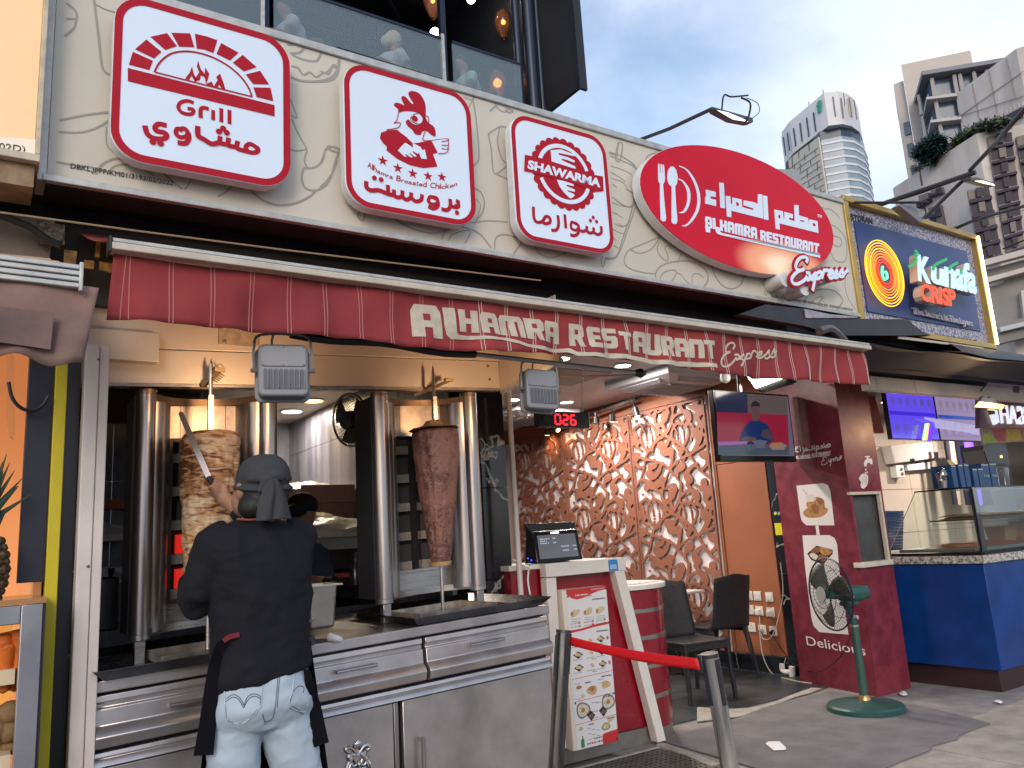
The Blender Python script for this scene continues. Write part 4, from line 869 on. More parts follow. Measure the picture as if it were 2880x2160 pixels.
def pan(name,label,x0,x1,y0,y1,z0,h,m_):
 t=thing(name,label,'pan',KX(V(((x0+x1)/2,(y0+y1)/2,z0))))
 MK().box(x0,x1,y0,y1,z0,z0+.003).build('pan_base',m_,t)
 for q in[(x0,x1,y0,y0+.003),(x0,x1,y1-.003,y1),(x0,x0+.003,y0+.003,y1-.003),(x1-.003,x1,y0+.003,y1-.003)]:MK().box(*q,z0+.003,z0+h).build('pan_side',m_,t)
 return t
pm=mat('pan_steel',(.52,.46,.40),.3,.85,vary=.45,vscale=16)
pan('grease_pan','shallow bright square steel pan under the right meat spit',1.74,2.16,3.5,3.86,.982,.03,pm)
pan('grease_pan','greasy square steel pan under the left meat spit beside the cook',.60,.93,3.42,3.74,.985,.032,pm)
ceram=mat('ceramic_brick',(.34,.30,.25),.8,vary=.35,vscale=20)
def grill(cx,label,hot):
 t=thing('vertical_grill',label,'grill',(cx,3.9,KX(V((cx,0,1.0))).z),'upright gyro grills on the counter')
 y0=3.72;zb,zt=1.085,2.092;hw=.265
 def M():return MK()
 for sx in(-1,1):
  c0=V((cx+sx*hw,y0+.02,0))
  m=M();m.cyl((c0.x,c0.y,zb),(c0.x,c0.y,zt),.043,n=20);m.build('corner_column',steelv,t)
  m=M();m.cyl((c0.x,c0.y,zt+.001),(c0.x,c0.y,zt+.02),.045,n=20);m.build('column_cap',mat('cap_bronze',(.30,.20,.14),.35,.7,vary=.3,vscale=14),t)
  m=M();m.cyl((c0.x,c0.y,zb-.022),(c0.x,c0.y,zb-.001),.0445,n=20);m.build('column_foot',steel,t)
  m=M();m.box(c0.x-.02,c0.x+.02,y0-.01,y0+.03,.972,zb-.024);m.build('leg',steel,t,bevel=.002)
  m=M();m.box(cx+sx*(hw+.044),cx+sx*(hw+.038),y0+.03,y0+.24,zb,zt);m.build('side_panel',sdark,t)
  def ck(u,v):return V((cx+sx*(hw-.035-.085*math.sin(u*math.pi/2)),y0+.01+.12*(1-math.cos(u*math.pi/2)),zb+(zt-.03-zb)*v))
  m=M();m.grid(ck,12,1);o=m.build('curved_cheek',steelv,t)
 xa,xb=cx-.147,cx+.147;ya=y0+.13
 m=M();m.box(xa,xb,ya,ya+.006,zt-.18,zt-.03);m.build('top_plate',mat('plate_bright',(.52,.43,.37),.3,.75,vary=.3,vscale=18),t)
 for sx in(-.1,.1):M().box(cx+sx-.001,cx+sx+.001,ya-.002,ya-.0005,zt-.18,zt-.03).build('plate_seam',sdark,t)
 m=M();m.box(xa,xb,ya,ya+.006,zb,zb+.10);m.build('bottom_plate',steel,t)
 def ring_(u,v):
  a=u*2-1;x=cx+a*(hw-.04);return V((x,y0+.004+.125*(1-abs(a)**2.6),zt-.032+.034*v))
 M().grid(ring_,24,1).build('top_trim',mat('cap_bronze'),t);
 def ring2(u,v):
  a=u*2-1;x=cx+a*(hw-.04);return V((x,y0+.0+.125*(1-abs(a)**2.6),zb-.012+.03*v))
 M().grid(ring2,24,1).build('bottom_trim',steel,t)
 fr=M();z0,z1=zb+.10,zt-.18
 for(a,b,c,d)in[(xa,xa+.018,z0,z1),(xb-.018,xb,z0,z1),(xa+.018,xb-.018,z0,z0+.018),(xa+.018,xb-.018,z1-.018,z1)]:M().box(a,b,ya-.008,ya+.012,c,d).build('window_frame',mat('sooty_frame',(.05,.04,.035),.4,.5)if hot else steel,t,bevel=.002)
 M().box(xa+.002,xb-.002,ya+.096,ya+.10,z0,z1).build('burner_wall',mat('soot_gap_black',(.012,.010,.012),.8),t)
 for(a,b)in((xa,xa+.004),(xb-.004,xb)):M().box(a,b,ya+.013,ya+.10,z0,z1).build('recess_side',mat('soot_gap_black'),t)
 for i in range(5):
  zc=z0+.07+i*(z1-z0-.12)/4
  for sx in(-1,1):
   M().box(cx+sx*.075-.045,cx+sx*.075+.045,ya+.055,ya+.095,zc-.055,zc-.012).build('ceramic_block',ceram,t)
   gl=mat('glow_red',(.5,.03,.02),.6,emit=(1,.02,.008),es=.3)if hot and i<2 and sx<0 else mat('burner_mesh',(.06,.05,.05),.6,.5)
   M().box(cx+sx*.075-(.045 if not(hot and sx<0)else.022),cx+sx*.075+.045,ya+.06,ya+.09,zc-.010,zc+.075).build('burner',gl,t)
 M().box(cx-hw,cx+hw,y0+.24,y0+.27,zb,zt).build('back_box',sdark,t)
 return t
g1=grill(.835,'left upright steel meat grill with glowing red burners, behind the cook',True)
g2_=grill(1.935,'right upright steel meat grill with unlit burners and dark beef cone',False)
def meat(name,label,c,z0,z1,prof,m_,seed,amp,fz,fl):
 n,k=72,110;m=MK()
 def fn(u,v):
  a=u*2*math.pi;z=z0+(z1-z0)*v;r=np.interp(v,[p[0]for p in prof],[p[1]for p in prof])
  d=V((math.cos(a),math.sin(a),0));q=V((d.x*3+seed,d.y*3,z*fz))
  r2=r+amp*noise.fractal(q*2.2,1,2,4)+amp*.7*abs(noise.noise(V((d.x*1.6,d.y*1.6+seed,z*fz*3.2))))*(1 if v<.97 else.3)
  return V((c[0],c[1],z))+d*r2
 m.grid(fn,n,k)
 return m.build(name,m_,label=label,cat='meat spit',smooth=True,ang=80)
def meatmat(name,base,mid,char,sc,st):
 m=bpy.data.materials.new(name);m.use_nodes=True;t=m.node_tree;b=t.nodes['Principled BSDF'];b.inputs['Roughness'].default_value=.42;b.inputs['Specular IOR Level'].default_value=.5
 g=t.nodes.new('ShaderNodeNewGeometry');mpn=t.nodes.new('ShaderNodeMapping');mpn.inputs['Scale'].default_value=st
 n1=t.nodes.new('ShaderNodeTexNoise');n1.inputs['Scale'].default_value=sc;n1.inputs['Detail'].default_value=7;n1.inputs['Distortion'].default_value=1.6
 n2=t.nodes.new('ShaderNodeTexNoise');n2.inputs['Scale'].default_value=sc*.28;n2.inputs['Detail'].default_value=4
 r1=t.nodes.new('ShaderNodeValToRGB');r1.color_ramp.elements[0].position=.38;r1.color_ramp.elements[0].color=(*char,1);r1.color_ramp.elements[1].position=.62;r1.color_ramp.elements[1].color=(*base,1)
 e=r1.color_ramp.elements.new(.47);e.color=(*mid,1)
 ad_=t.nodes.new('ShaderNodeMath');ad_.operation='MULTIPLY_ADD';ad_.inputs[1].default_value=.55;sb=t.nodes.new('ShaderNodeMath');sb.operation='SUBTRACT';sb.inputs[1].default_value=.5
 t.links.new(g.outputs['Position'],mpn.inputs[0]);t.links.new(mpn.outputs[0],n1.inputs['Vector']);t.links.new(g.outputs['Position'],n2.inputs['Vector'])
 t.links.new(n2.outputs[0],sb.inputs[0]);t.links.new(sb.outputs[0],ad_.inputs[0]);t.links.new(n1.outputs[0],ad_.inputs[2]);ad_.inputs[1].default_value=.9
 t.links.new(ad_.outputs[0],r1.inputs[0]);t.links.new(r1.outputs[0],b.inputs['Base Color'])
 bn=t.nodes.new('ShaderNodeBump');bn.inputs['Strength'].default_value=.6;bn.inputs['Distance'].default_value=.006;t.links.new(n1.outputs[0],bn.inputs['Height']);t.links.new(bn.outputs[0],b.inputs['Normal'])
 MATS[name]=m;return m
MY=3.62
chick=meatmat('chicken_meat',(.70,.54,.38),(.50,.24,.09),(.13,.04,.015),9,(1,1,4.2));beef=meatmat('beef_meat',(.25,.12,.09),(.20,.09,.068),(.10,.04,.032),26,(1.3,1.3,1.5))
meat('chicken_spit','tall pale and charred cone of stacked chicken on the left spit, being carved',(.815,MY),1.13,1.915,[(0,.0),(.004,.055),(.15,.085),(.5,.105),(.8,.118),(.94,.122),(.985,.10),(.997,.05),(1,0)],chick,3,.010,3.4,1)
meat('beef_spit','dark brown tapering cone of beef on the right spit',(1.925,MY),1.22,1.905,[(0,.0),(.004,.04),(.06,.052),(.25,.068),(.5,.092),(.8,.115),(.97,.117),(.985,.105),(.993,.06),(1,0)],beef,9,.006,3.0,1)
m=MK();m.grid(lambda u,v:V((1.915+(.02+.11*v)*math.cos(u*2*math.pi),MY+(.02+.11*v)*math.sin(u*2*math.pi),1.925-.026*v+.010*noise.noise(V((math.cos(u*6.28)*2,math.sin(u*6.28)*2,v*3)))+(.02 if v<.2 else 0))),30,6)
m.build('fat_cap',mat('fat',(.55,.36,.17),.4,vary=.35,vscale=30),label='pale fat slices folded over the top of the beef cone',cat='meat')
m=MK();m.cyl((1.925,MY,1.215),(1.925,MY,1.235),.05,.056,20);m.build('bread_disc',mat('fat'),label='pale disc under the beef cone on the right spit',cat='disc')
for cx,nm in((.815,'left spit rod rising out of the chicken cone to the canopy'),(1.925,'right spit rod through the beef cone down to the pan')):
 m=MK();m.tube([(cx,MY,.99),(cx,MY,2.20),(cx,MY,2.235)],[.0085,.0085,.002],8);m.box(cx-.011,cx+.011,MY-.011,MY+.011,1.9,2.07);m.build('spit_rod',steel,label=nm,cat='spit rod')
hk=mat('hook_brass',(.52,.38,.22),.4,.6,vary=.3,vscale=20)
def hook(p0,p1,tip,label):
 t=thing('spit_holder',label,'spit holder',p0)
 MB().bar(p0,p1,.022,.012).build('arm',hk,t);MB().box(p1.x-.02,p1.x+.025,p1.y-.012,p1.y+.012,p1.z-.003,p1.z+.016).build('end_block',hk,t,bevel=.002)
 if tip:
  d=(p1-p0)
  for i in range(5):
   b=p0+d*(.45+.11*i);MB().tube(smooth([b,b+V((.018,0,-.004)),b+V((.032,0,-.012))],3),.0035,5).build('tooth',hk,t)
  MB().tube(smooth([p1+V((-.005,0,.012)),p1+V((0,0,.034)),p1+V((.018,0,.028)),p1+V((.02,0,.012))],4),.003,5).build('hook_loop',hk,t)
hook(P(ka(890,375),y=3.66),P(ka(1010,262),y=3.60),True,'notched brass fish shaped holder on the left spit rod under the canopy')
hook(P(k4(875,312),y=3.72),P(k4(1135,198),y=3.60),False,'plain brass arm holding the right spit rod under the canopy')
gn=thing('steel_container','deep steel food container standing on the counter right of the cook','container',P((905,1768),z=.965))
c0=P((900,1768),y=3.52);zc=c0.z
def taper(m,x0,x1,y0,y1,z0,z1,k):
 cx_,cy_=(x0+x1)/2,(y0+y1)/2;vs=[]
 for z,f in((z0,k),(z1,1)):
  for X_,Y_ in((x0,y0),(x1,y0),(x1,y1),(x0,y1)):vs.append((cx_+(X_-cx_)*f,cy_+(Y_-cy_)*f,z))
 return m.add(vs,[(3,2,1,0),(0,1,5,4),(1,2,6,5),(2,3,7,6),(3,0,4,7)])
xa,xb=P((866,1680),y=3.5).x,P((950,1680),y=3.5).x
gsm=mat('container_steel',(.60,.54,.47),.28,.85,vary=.15,vscale=9)
o=taper(MB(),xa,xb,3.50,3.68,zc,zc+.185,.86).build('container_body',gsm,gn,bevel=.012)
m=MB()
for q in[(xa-.018,xb+.018,3.482,3.50),(xa-.018,xb+.018,3.68,3.698),(xa-.018,xa,3.50,3.68),(xb,xb+.018,3.50,3.68)]:m.box(*q,zc+.180,zc+.187)
m.build('rim',gsm,gn)
t=pan('steel_pan','dark rectangular pan with a thin handle, right beside the cook on the counter',1.02,1.19,3.38,3.56,.972,.035,trm)
MB().bar(P(kc(1622,570),y=3.42),P(kc(1758,495),y=3.52),.012,.006).build('thin_handle',steel,t)
m=MB();m.tube(smooth([P(kc(1870,640),y=3.40),P(kc(1910,650),y=3.38),P(kc(1970,665),y=3.38)],4),[.016,.02,.018,.016,.015,.016,.014,.012,.006][:9],10);m.build('white_roll',mat('white_cloth',(.75,.73,.72),.7),label='small rolled white cloth on the counter edge right of the cook',cat='cloth')
MK().box(.39,.98,3.44,3.46,.88,.93).build('black_gap',mat('soot_gap_black'),ct)  # black strip stands for the shade in the gap under the worktop
pole=thing('lamp_pole','long thin metal pole wrapped in black cable carrying two grey floodlights','pole',P(kL(1885,890),y=3.2))
PYp=3.0;pA,pB=P(kL(1885,890),y=PYp),P(k6(1200,140),y=PYp)
MB().cyl(pA,pB,.011,n=10).build('tube',mat('galvanised',(.40,.39,.38),.35,.7),pole)
cabm=mat('cable_black')
q=[pA.lerp(pB,t_)for t_ in np.linspace(.09,.50,12)]
MB().tube([p+V((0,-.004,-.004-.012*math.sin(i*.9)*.6))for i,p in enumerate(q)],.018,8).build('taped_cable',cabm,pole)
MB().tube([pB-V((.07,0,-.001)),pB-V((.03,0,0)),pB],[.014,.026,.010],8).build('pole_end',cabm,pole)
MB().tube([P(k6(535,165),y=3.02),P(k6(900,158),y=3.02),P(k6(1150,145),y=3.02)],.006,6).build('copper_rod',mat('copper_rod',(.35,.20,.12),.4,.5),pole)
MB().tube(smooth([P(kL(2160,905),y=2.99),P(ka(1500,-55),y=2.99),P(ka(1600,-20),y=2.99),P(ka(1720,20),y=2.99)],5),.005,6).build('loose_cable',cabm,pole)
flm=mat('lamp_grey',(.245,.245,.265),.5,.15,vary=.08,vscale=12);fld=mat('lamp_grey_dark',(.10,.105,.13),.5)
def flood(c,w,h,label):
 """grey floodlight hanging face down-inward; origin at the box centre, back towards the street"""
 t=thing('grey_floodlight',label,'floodlight',(0,0,0),'grey floodlights over the grills')
 def rr_(w2,z0,z1,r,y):return[V((p.x,y,p.z))for p in rrect(-w2,w2,z0,z1,r,0,5)]
 h2=h/2;m=MB();fr=rr_(w/2,-h2,h2,.022,-.030);bk=rr_(w/2*.97,-h2,h2,.022,.028);n=len(fr)
 m.add(fr+bk,[tuple(range(n)),tuple(range(2*n-1,n-1,-1))]+[(i,n+i,n+(i+1)%n,(i+1)%n)for i in range(n)]);bodyo=m.build('lamp_body',flm,t,bevel=.008)
 m=MB();m.prism(rr_(w/2+.010,-h2-.010,h2+.002,.026,.030),(0,.014,0));m.build('front_rim',flm,t,bevel=.003)
 m=MB();m.prism(rr_(w/2*.90,h2*.12,h2*.92,.014,-.0305),(0,-.004,0));m.build('cover_plate',flm,t,bevel=.002)
 for sx in(-.8,0,.8):
  for z in(.17,.86):MB().cyl((sx*w/2,-.0345,h2*z),(sx*w/2,-.037,h2*z),.0028,n=8).build('cover_screw',fld,t)
 for i in range(8):
  x=(-.72+i*.206)*w/2
  m=MB();m.prism([V((x+.0062*math.cos(a),-.0312,(z_+.0062*math.sin(a))))for z_,a0 in((h2*-.03,0),(-h2*.70,math.pi))for a in np.linspace(a0,a0+math.pi,6)],(0,-.0012,0));m.build('cooling_slot',fld,t)
  MB().box(x+.0085,x+.0115,-.040,-.0302,-h2*.74,-h2*.02).build('cooling_fin',flm,t,bevel=.001)
 m=MB();m.box(-w/2*.93,w/2*.93,.044,.046,-h2*.93,h2*.93);m.build('glass',mat('lamp_glass',(.9,.8,.6),.3,emit=(1,.55,.2),es=5),t)
 m=MB();pts=[(-w/2-.014,0,.0),(-w/2-.014,0,h2*.9),(-w/2+.012,0,h2+.045),(w/2-.012,0,h2+.045),(w/2+.014,0,h2*.9),(w/2+.014,0,0)]
 m.tube(smooth(pts,4),.0055,6);m.build('bracket',flm,t)
 for s in(-1,1):MB().cyl((s*(w/2+.0),0,.004),(s*(w/2+.026),0,.004),.008,n=8).build('bolt',steel,t)
 MB().tube(smooth([V((-w*.22,-.005,h2)),V((-w*.22,-.005,h2+.022)),V((-w*.18,-.01,h2+.05))],3),.005,6).build('cable_gland',flm,t)
 return t
fc1=P(ka(1510,265),y=2.97);fl1=flood(fc1,.185,.205,'left grey floodlight hanging from the pole, beside the cook\'s spit')
fl1.location=fc1;fl1.rotation_euler=(math.radians(-4),0,math.radians(-14))
fl2=dup(fl1,P(k6(385,270),y=3.0),'right grey floodlight hanging from the pole, left of the red number display');fl2.scale=(.88,.9,.93);fl2.rotation_euler=(math.radians(-4),math.radians(3),math.radians(-10))
for fl_,e in((fl1,11),(fl2,9)):
 ld=bpy.data.lights.new('floodlight_beam','SPOT');ld.energy=e;ld.color=(1,.60,.30);ld.spot_size=math.radians(115);ld.spot_blend=.9;ld.shadow_soft_size=.05
 lo=bpy.data.objects.new('floodlight_beam',ld);COL.objects.link(lo);lo.location=fl_.location+V((.02,.09,0));lo.rotation_euler=V((0,-1,-.75)).to_track_quat('Z','Y').to_euler()
# ================================================================ DINING ROOM
def field_mesh(mb,Fd,us,vs,pos,nrm,th):
 """polygons where Fd > 0 on the grid, with side walls"""
 nu,nv=len(us),len(vs);nrm=V(nrm);cache={}
 def vid(key,u,v):
  if key not in cache:
   p=V(pos(u,v));cache[key]=len(mb.v);mb.v+=[p,p-nrm*th]
  return cache[key]
 for j in range(nv-1):
  for i in range(nu-1):
   c=[(i,j),(i+1,j),(i+1,j+1),(i,j+1)];f=[Fd[a,b]for a,b in c]
   if max(f)<=0:continue
   poly=[];cross=[]
   for k in range(4):
    a,b=c[k],c[(k+1)%4];fa,fb=f[k],f[(k+1)%4]
    if fa>0:poly.append(vid(a,us[a[0]],vs[a[1]]))
    if(fa>0)!=(fb>0):
     t=fa/(fa-fb);key=(min(a,b),max(a,b));w_=vid(key,us[a[0]]+(us[b[0]]-us[a[0]])*t,vs[a[1]]+(vs[b[1]]-vs[a[1]])*t)
     poly.append(w_);cross.append((w_,fa>0))
   if len(poly)>2:mb.f.append(tuple(poly))
   if len(cross)==2:
    (a,ina),(b,_)=cross
    if ina:mb.f.append((a,a+1,b+1,b))
    else:mb.f.append((b,b+1,a+1,a))
 return mb
def scroll_field(U,Wv,asp):
 """union of tapering leaf scrolls on a unit tile (asp = width/height)"""
 Fd=np.full(U.shape,-1.);
 def stroke_(pts,w0,w1,bulb=0.):
  nonlocal Fd
  pts=smooth([V((x,y,0))for x,y in pts],7);m_=len(pts)
  for i,p in enumerate(pts):
   t=i/(m_-1);w_=w0+(w1-w0)*t**1.4+bulb*math.exp(-((t-.85)/.12)**2)
   for dx in(-1,0,1):
    for dy in(-1,0,1):
     x,y=p.x+dx,p.y+dy
     if x<-.2 or x>1.2 or y<-.2 or y>1.2:continue
     Fd=np.maximum(Fd,w_-np.sqrt(((U-x)*asp)**2+(Wv-y)**2))
 T_=[
  ([(.27,.50),(.22,.62),(.27,.74),(.36,.76),(.43,.66),(.42,.52),(.35,.44),(.27,.50)],.017,.017,0),([(.30,.42),(.28,.58),(.31,.74),(.34,.82)],.013,.013,0),([(.38,.42),(.36,.56),(.38,.70),(.42,.80)],.013,.013,0),
  ([(.70,.52),(.64,.64),(.68,.80),(.77,.84),(.85,.74),(.84,.58),(.77,.48),(.70,.52)],.017,.017,0),([(.71,.42),(.70,.60),(.72,.78),(.78,.92)],.013,.013,0),([(.79,.44),(.77,.60),(.79,.74),(.84,.86)],.013,.013,0),
  ([(0,.02),(.12,.12),(.22,.30),(.30,.45),(.44,.58),(.58,.70),(.64,.86),(.60,1.02)],.018,.022,0),([(1.0,.02),(.90,.14),(.84,.30),(.79,.44),(.66,.58),(.52,.66),(.42,.80),(.38,1.0)],.018,.022,0),
  ([(.38,0),(.46,.14),(.56,.26),(.70,.34),(.86,.40),(1.0,.50)],.016,.02,0),([(.60,.02),(.52,.16),(.40,.28),(.22,.36),(.08,.42),(0,.50)],.016,.02,0),
  ([(.10,.14),(.04,.20),(.03,.28),(.08,.32)],.02,.045,.01),([(.16,.22),(.24,.18),(.30,.10),(.27,.04)],.02,.05,.01),([(.24,.34),(.17,.40),(.10,.52),(.13,.60)],.02,.055,.012),([(.50,.22),(.46,.34),(.50,.42),(.57,.44)],.02,.05,.012),
  ([(.60,.30),(.64,.20),(.72,.14),(.78,.18)],.02,.052,.012),([(.86,.28),(.93,.30),(.97,.38),(.93,.44)],.018,.045,.01),([(.90,.12),(.82,.08),(.76,.02)],.02,.045,.01),([(.46,.60),(.52,.52),(.60,.52)],.02,.048,.012),([(.50,.68),(.54,.80),(.50,.90)],.02,.052,.015),
  ([(.40,.84),(.30,.90),(.22,.88),(.20,.80)],.018,.042,.01),([(.14,.62),(.08,.70),(.10,.80),(.04,.88)],.02,.05,.01),([(.20,.96),(.12,.90),(.10,.98)],.018,.045,.01),([(.66,.92),(.72,.98),(.68,1.04)],.016,.04,.01),([(.86,.86),(.94,.80),(.92,.70),(.98,.64)],.018,.048,.01),([(.90,.92),(.84,1.0)],.018,.042,.01),
  ([(.0,.50),(.06,.60),(.02,.74)],.014,.03,.01),([(.42,.06),(.40,.16),(.34,.22)],.016,.045,.01),([(.56,.08),(.62,.10),(.64,.04)],.014,.04,.01),([(.70,.36),(.68,.28),(.76,.26)],.014,.04,0),([(.30,.30),(.36,.36),(.33,.40)],.014,.034,0),([(.58,.96),(.48,1.0),(.46,.94)],.014,.036,0),
  ([(.28,.76),(.24,.84),(.30,.98)],.014,.030,0),([(.60,.62),(.62,.74),(.58,.80)],.014,.032,0),([(.86,.50),(.92,.56),(.90,.62)],.014,.036,0),([(.20,.50),(.16,.68),(.22,.74)],.012,.026,0),([(.48,.48),(.44,.44),(.46,.38)],.012,.03,0)]
 for pts,a,b,c in T_:stroke_(pts,a*.98,b*1.12,c*1.1)
 return Fd
LX=6.165;bounds=[5.70,6.88,8.16,9.34];zL0,zL1=.16,2.69;tile_h=(zL1-zL0)/3
nu,nv=64,70
MB().box(6.20,6.236,5.705,9.4,.16,2.69).build('screen_backing',mat('backing_white',(.80,.76,.78),.6),label='white backing board behind the carved brown screens',cat='wall board')
sf=None;cp=mat('copper_screen',(.28,.115,.075),.5,vary=.14,vscale=4,spec=.25)
for k in range(3):
 y0,y1=bounds[k]+.006,bounds[k+1]-.006;wd_=y1-y0
 if sf is None:
  us=np.linspace(0,1,nu);Ut,Vt=np.meshgrid(us,np.linspace(0,1,nv),indexing='ij');tile=scroll_field(Ut,Vt,wd_/tile_h)
  rep=int(round(nv*3));full=np.stack([tile[:,j%(nv-1)]for j in range(rep)],axis=1)
  vs_=np.linspace(0,1,rep);UU,VV=np.meshgrid(us,vs_,indexing='ij')
  edge_=np.maximum(.028/wd_-np.minimum(UU,1-UU),(.03/(zL1-zL0))-np.minimum(VV,1-VV));full=np.maximum(full,edge_*2);full[0,:]=-.01;full[-1,:]=-.01;full[:,0]=-.01;full[:,-1]=-.01
 if k==0:
  m=MB();field_mesh(m,full,us,vs_,lambda u,v:(LX,y0+wd_*u,zL0+(zL1-zL0)*v),(-1,0,0),.02)
  sc0=m.build('carved_screen',cp,label='carved copper brown scrollwork screen nearest the brown panel and television',cat='wall screen',group='carved scrollwork screens on the white side wall',smooth=False)
  sy=y0
 else:
  c=sc0.copy();COL.objects.link(c);c.location.y+=(y0-sy)+0;c.scale.y=wd_/(bounds[1]-bounds[0]-.012)
  c.location.y=(y0+y1)/2;c['label']=['','middle carved copper brown scrollwork screen of the three','farthest carved copper brown scrollwork screen, behind the number display and payment terminal'][k]
lampw=mat('downlight_glow',(1,.97,.9),.4,emit=(1,.93,.84),es=14);rimw=mat('white_plastic',(.72,.71,.69),.4)
def downlight(p,label,r=.085,warm=False,e=17,grp='round ceiling downlights',yel_=False):
 t=thing('ceiling_downlight',label,'downlight',p,grp)
 MB().lathe([(r,-.001),(r,-.010),(r*.86,-.012),(r*.86,-.001)],p,24).build('trim_ring',rimw,t)
 MB().lathe([(r*.85,-.004),(0,-.0045)],p,20).build('lamp_disc',mat('downlight_yellow',(1,.8,.3),.4,emit=(1,.72,.12),es=6)if yel_ else lampw,t)
 ld=bpy.data.lights.new('downlight_light','AREA');ld.shape='DISK';ld.size=r*1.6;ld.energy=e;ld.color=(1,.72,.4)if warm else(1,.90,.80)
 lo=bpy.data.objects.new('downlight_light',ld);COL.objects.link(lo);lo.location=(p[0],p[1],p[2]-.03)
for q,lb in[(k6(172,340),'lit ceiling downlight beside the white pole, far left of the dining ceiling'),(k6(592,358),'lit ceiling downlight right of the grey floodlight, above the number display'),(k6(1002,253),'lit ceiling downlight left of the near ceiling air conditioner'),
 (k6(1028,73),'lit ceiling downlight just under the awning lettering'),(k6(1660,140),'lit ceiling downlight above the near ceiling air conditioner, close to the television'),(k6(550,18),'lit ceiling downlight peeking out under the awning over the lamp pole')]:
 downlight(P(q,z=2.878),lb)
downlight(P(ka(1740,485),z=2.598),'yellow lit kitchen ceiling downlight right of the left floodlight',.10,True,3,'kitchen downlights',True)
downlight(P(ka(1578,567),z=2.598),'white lit kitchen ceiling downlight below the left floodlight',.10,False,8,'kitchen downlights')
def cassette(c,s_,label):
 t=thing('ceiling_air_conditioner',label,'air conditioner',c,'white ceiling air conditioners')
 pw=mat('ac_white',(.62,.62,.68),.35)
 z0=c[2];m=MB()
 def ring(h,z):return[V((c[0]+sx*h,c[1]+sy*h,z))for sx,sy in((-1,-1),(1,-1),(1,1),(-1,1))]
 A_,B_,C_=ring(s_,2.878),ring(s_*1.0,z0+.05),ring(s_*.62,z0)
 vs=A_+B_+C_;m.add(vs,[(i,(i+1)%4,4+(i+1)%4,4+i)for i in range(4)]);m.build('casing',pw,t,bevel=.004)
 for i in range(4):
  j=(i+1)%4;a,b,c2,d=B_[i],B_[j],C_[j],C_[i]
  n_=(b-a).cross(d-a).normalized();n_=-n_ if n_.z>0 else n_
  mm=MB();mm.poly([a,b,c2,d]);mm.build('lower_face',pw,t)
  u0,u1=.16,.84;e0,e1=a.lerp(b,u0),a.lerp(b,u1);f0,f1=d.lerp(c2,u0),d.lerp(c2,u1)
  q=[e0.lerp(f0,.22),e1.lerp(f1,.22),e1.lerp(f1,.7),e0.lerp(f0,.7)];mm=MB();mm.prism([p+n_*.003 for p in q],n_*.002);mm.build('air_slot',mat('slot_grey',(.32,.33,.38),.4),t)
  for k_ in range(9):
   s0=q[0].lerp(q[3],(k_+.5)/9)+n_*.008;s1=q[1].lerp(q[2],(k_+.5)/9)+n_*.008;MB().bar(s0,s1,.004,.006).build('slot_vane',pw,t,smooth=False)
 m=MB();m.poly(C_[::-1]);m.build('grille',mat('ac_grille',(.38,.39,.45),.5),t)
 for k_ in range(9):
  x=c[0]-s_*.55+k_*s_*.1375;MB().box(x-.006,x+.006,c[1]-s_*.58,c[1]+s_*.58,z0-.012,z0-.002).build('grille_bar',pw,t,smooth=False)
cassette(V((5.72,5.72,2.74)),.46,'near white ceiling air conditioner with slatted faces, above the carved screen');cassette(V((5.5,7.95,2.76)),.46,'far white ceiling air conditioner behind the right floodlight')
hat=MB();a0=P(k6(550,200),z=2.875);hat.box(4.3,5.0,5.75,6.4,2.868,2.879);hat.build('ceiling_hatch',mat('hatch_grey',(.34,.31,.28),.5),label='square access hatch in the white dining ceiling',cat='hatch')
for q,lb in[((4.28,4.31,5.73,6.42),0),((4.99,5.02,5.73,6.42),0),((4.31,4.99,5.73,5.755),0),((4.31,4.99,6.395,6.42),0)]:pass
cam1=thing('dome_camera','small white security camera on the dining ceiling above the number display','camera',P(k6(600,415),z=2.87));c0=cam1.location.copy()
MB().ball(c0+V((0,0,-.035)),.05,12,8).build('shell',rimw,cam1);MB().ball(c0+V((-.02,-.03,-.05)),.026,10,6).build('lens',mat('black_gloss'),cam1)
c0=P(k6(1825,175),y=4.55);MB().lathe([(0,-.045),(.035,-.03),(.045,0),(.04,.035),(.02,.05)],c0,16).build('dome_camera',rimw,label='cream dome camera hanging under the awning left of the television pole',cat='camera')
blk=mat('black_metal',(.012,.012,.013),.4,.3)
MB().bar(P(k6(430,590),x=6.05),P(k6(1130,335),x=6.05),.03,.03).build('light_track',blk,label='black lighting track along the top of the carved screens',cat='light track')
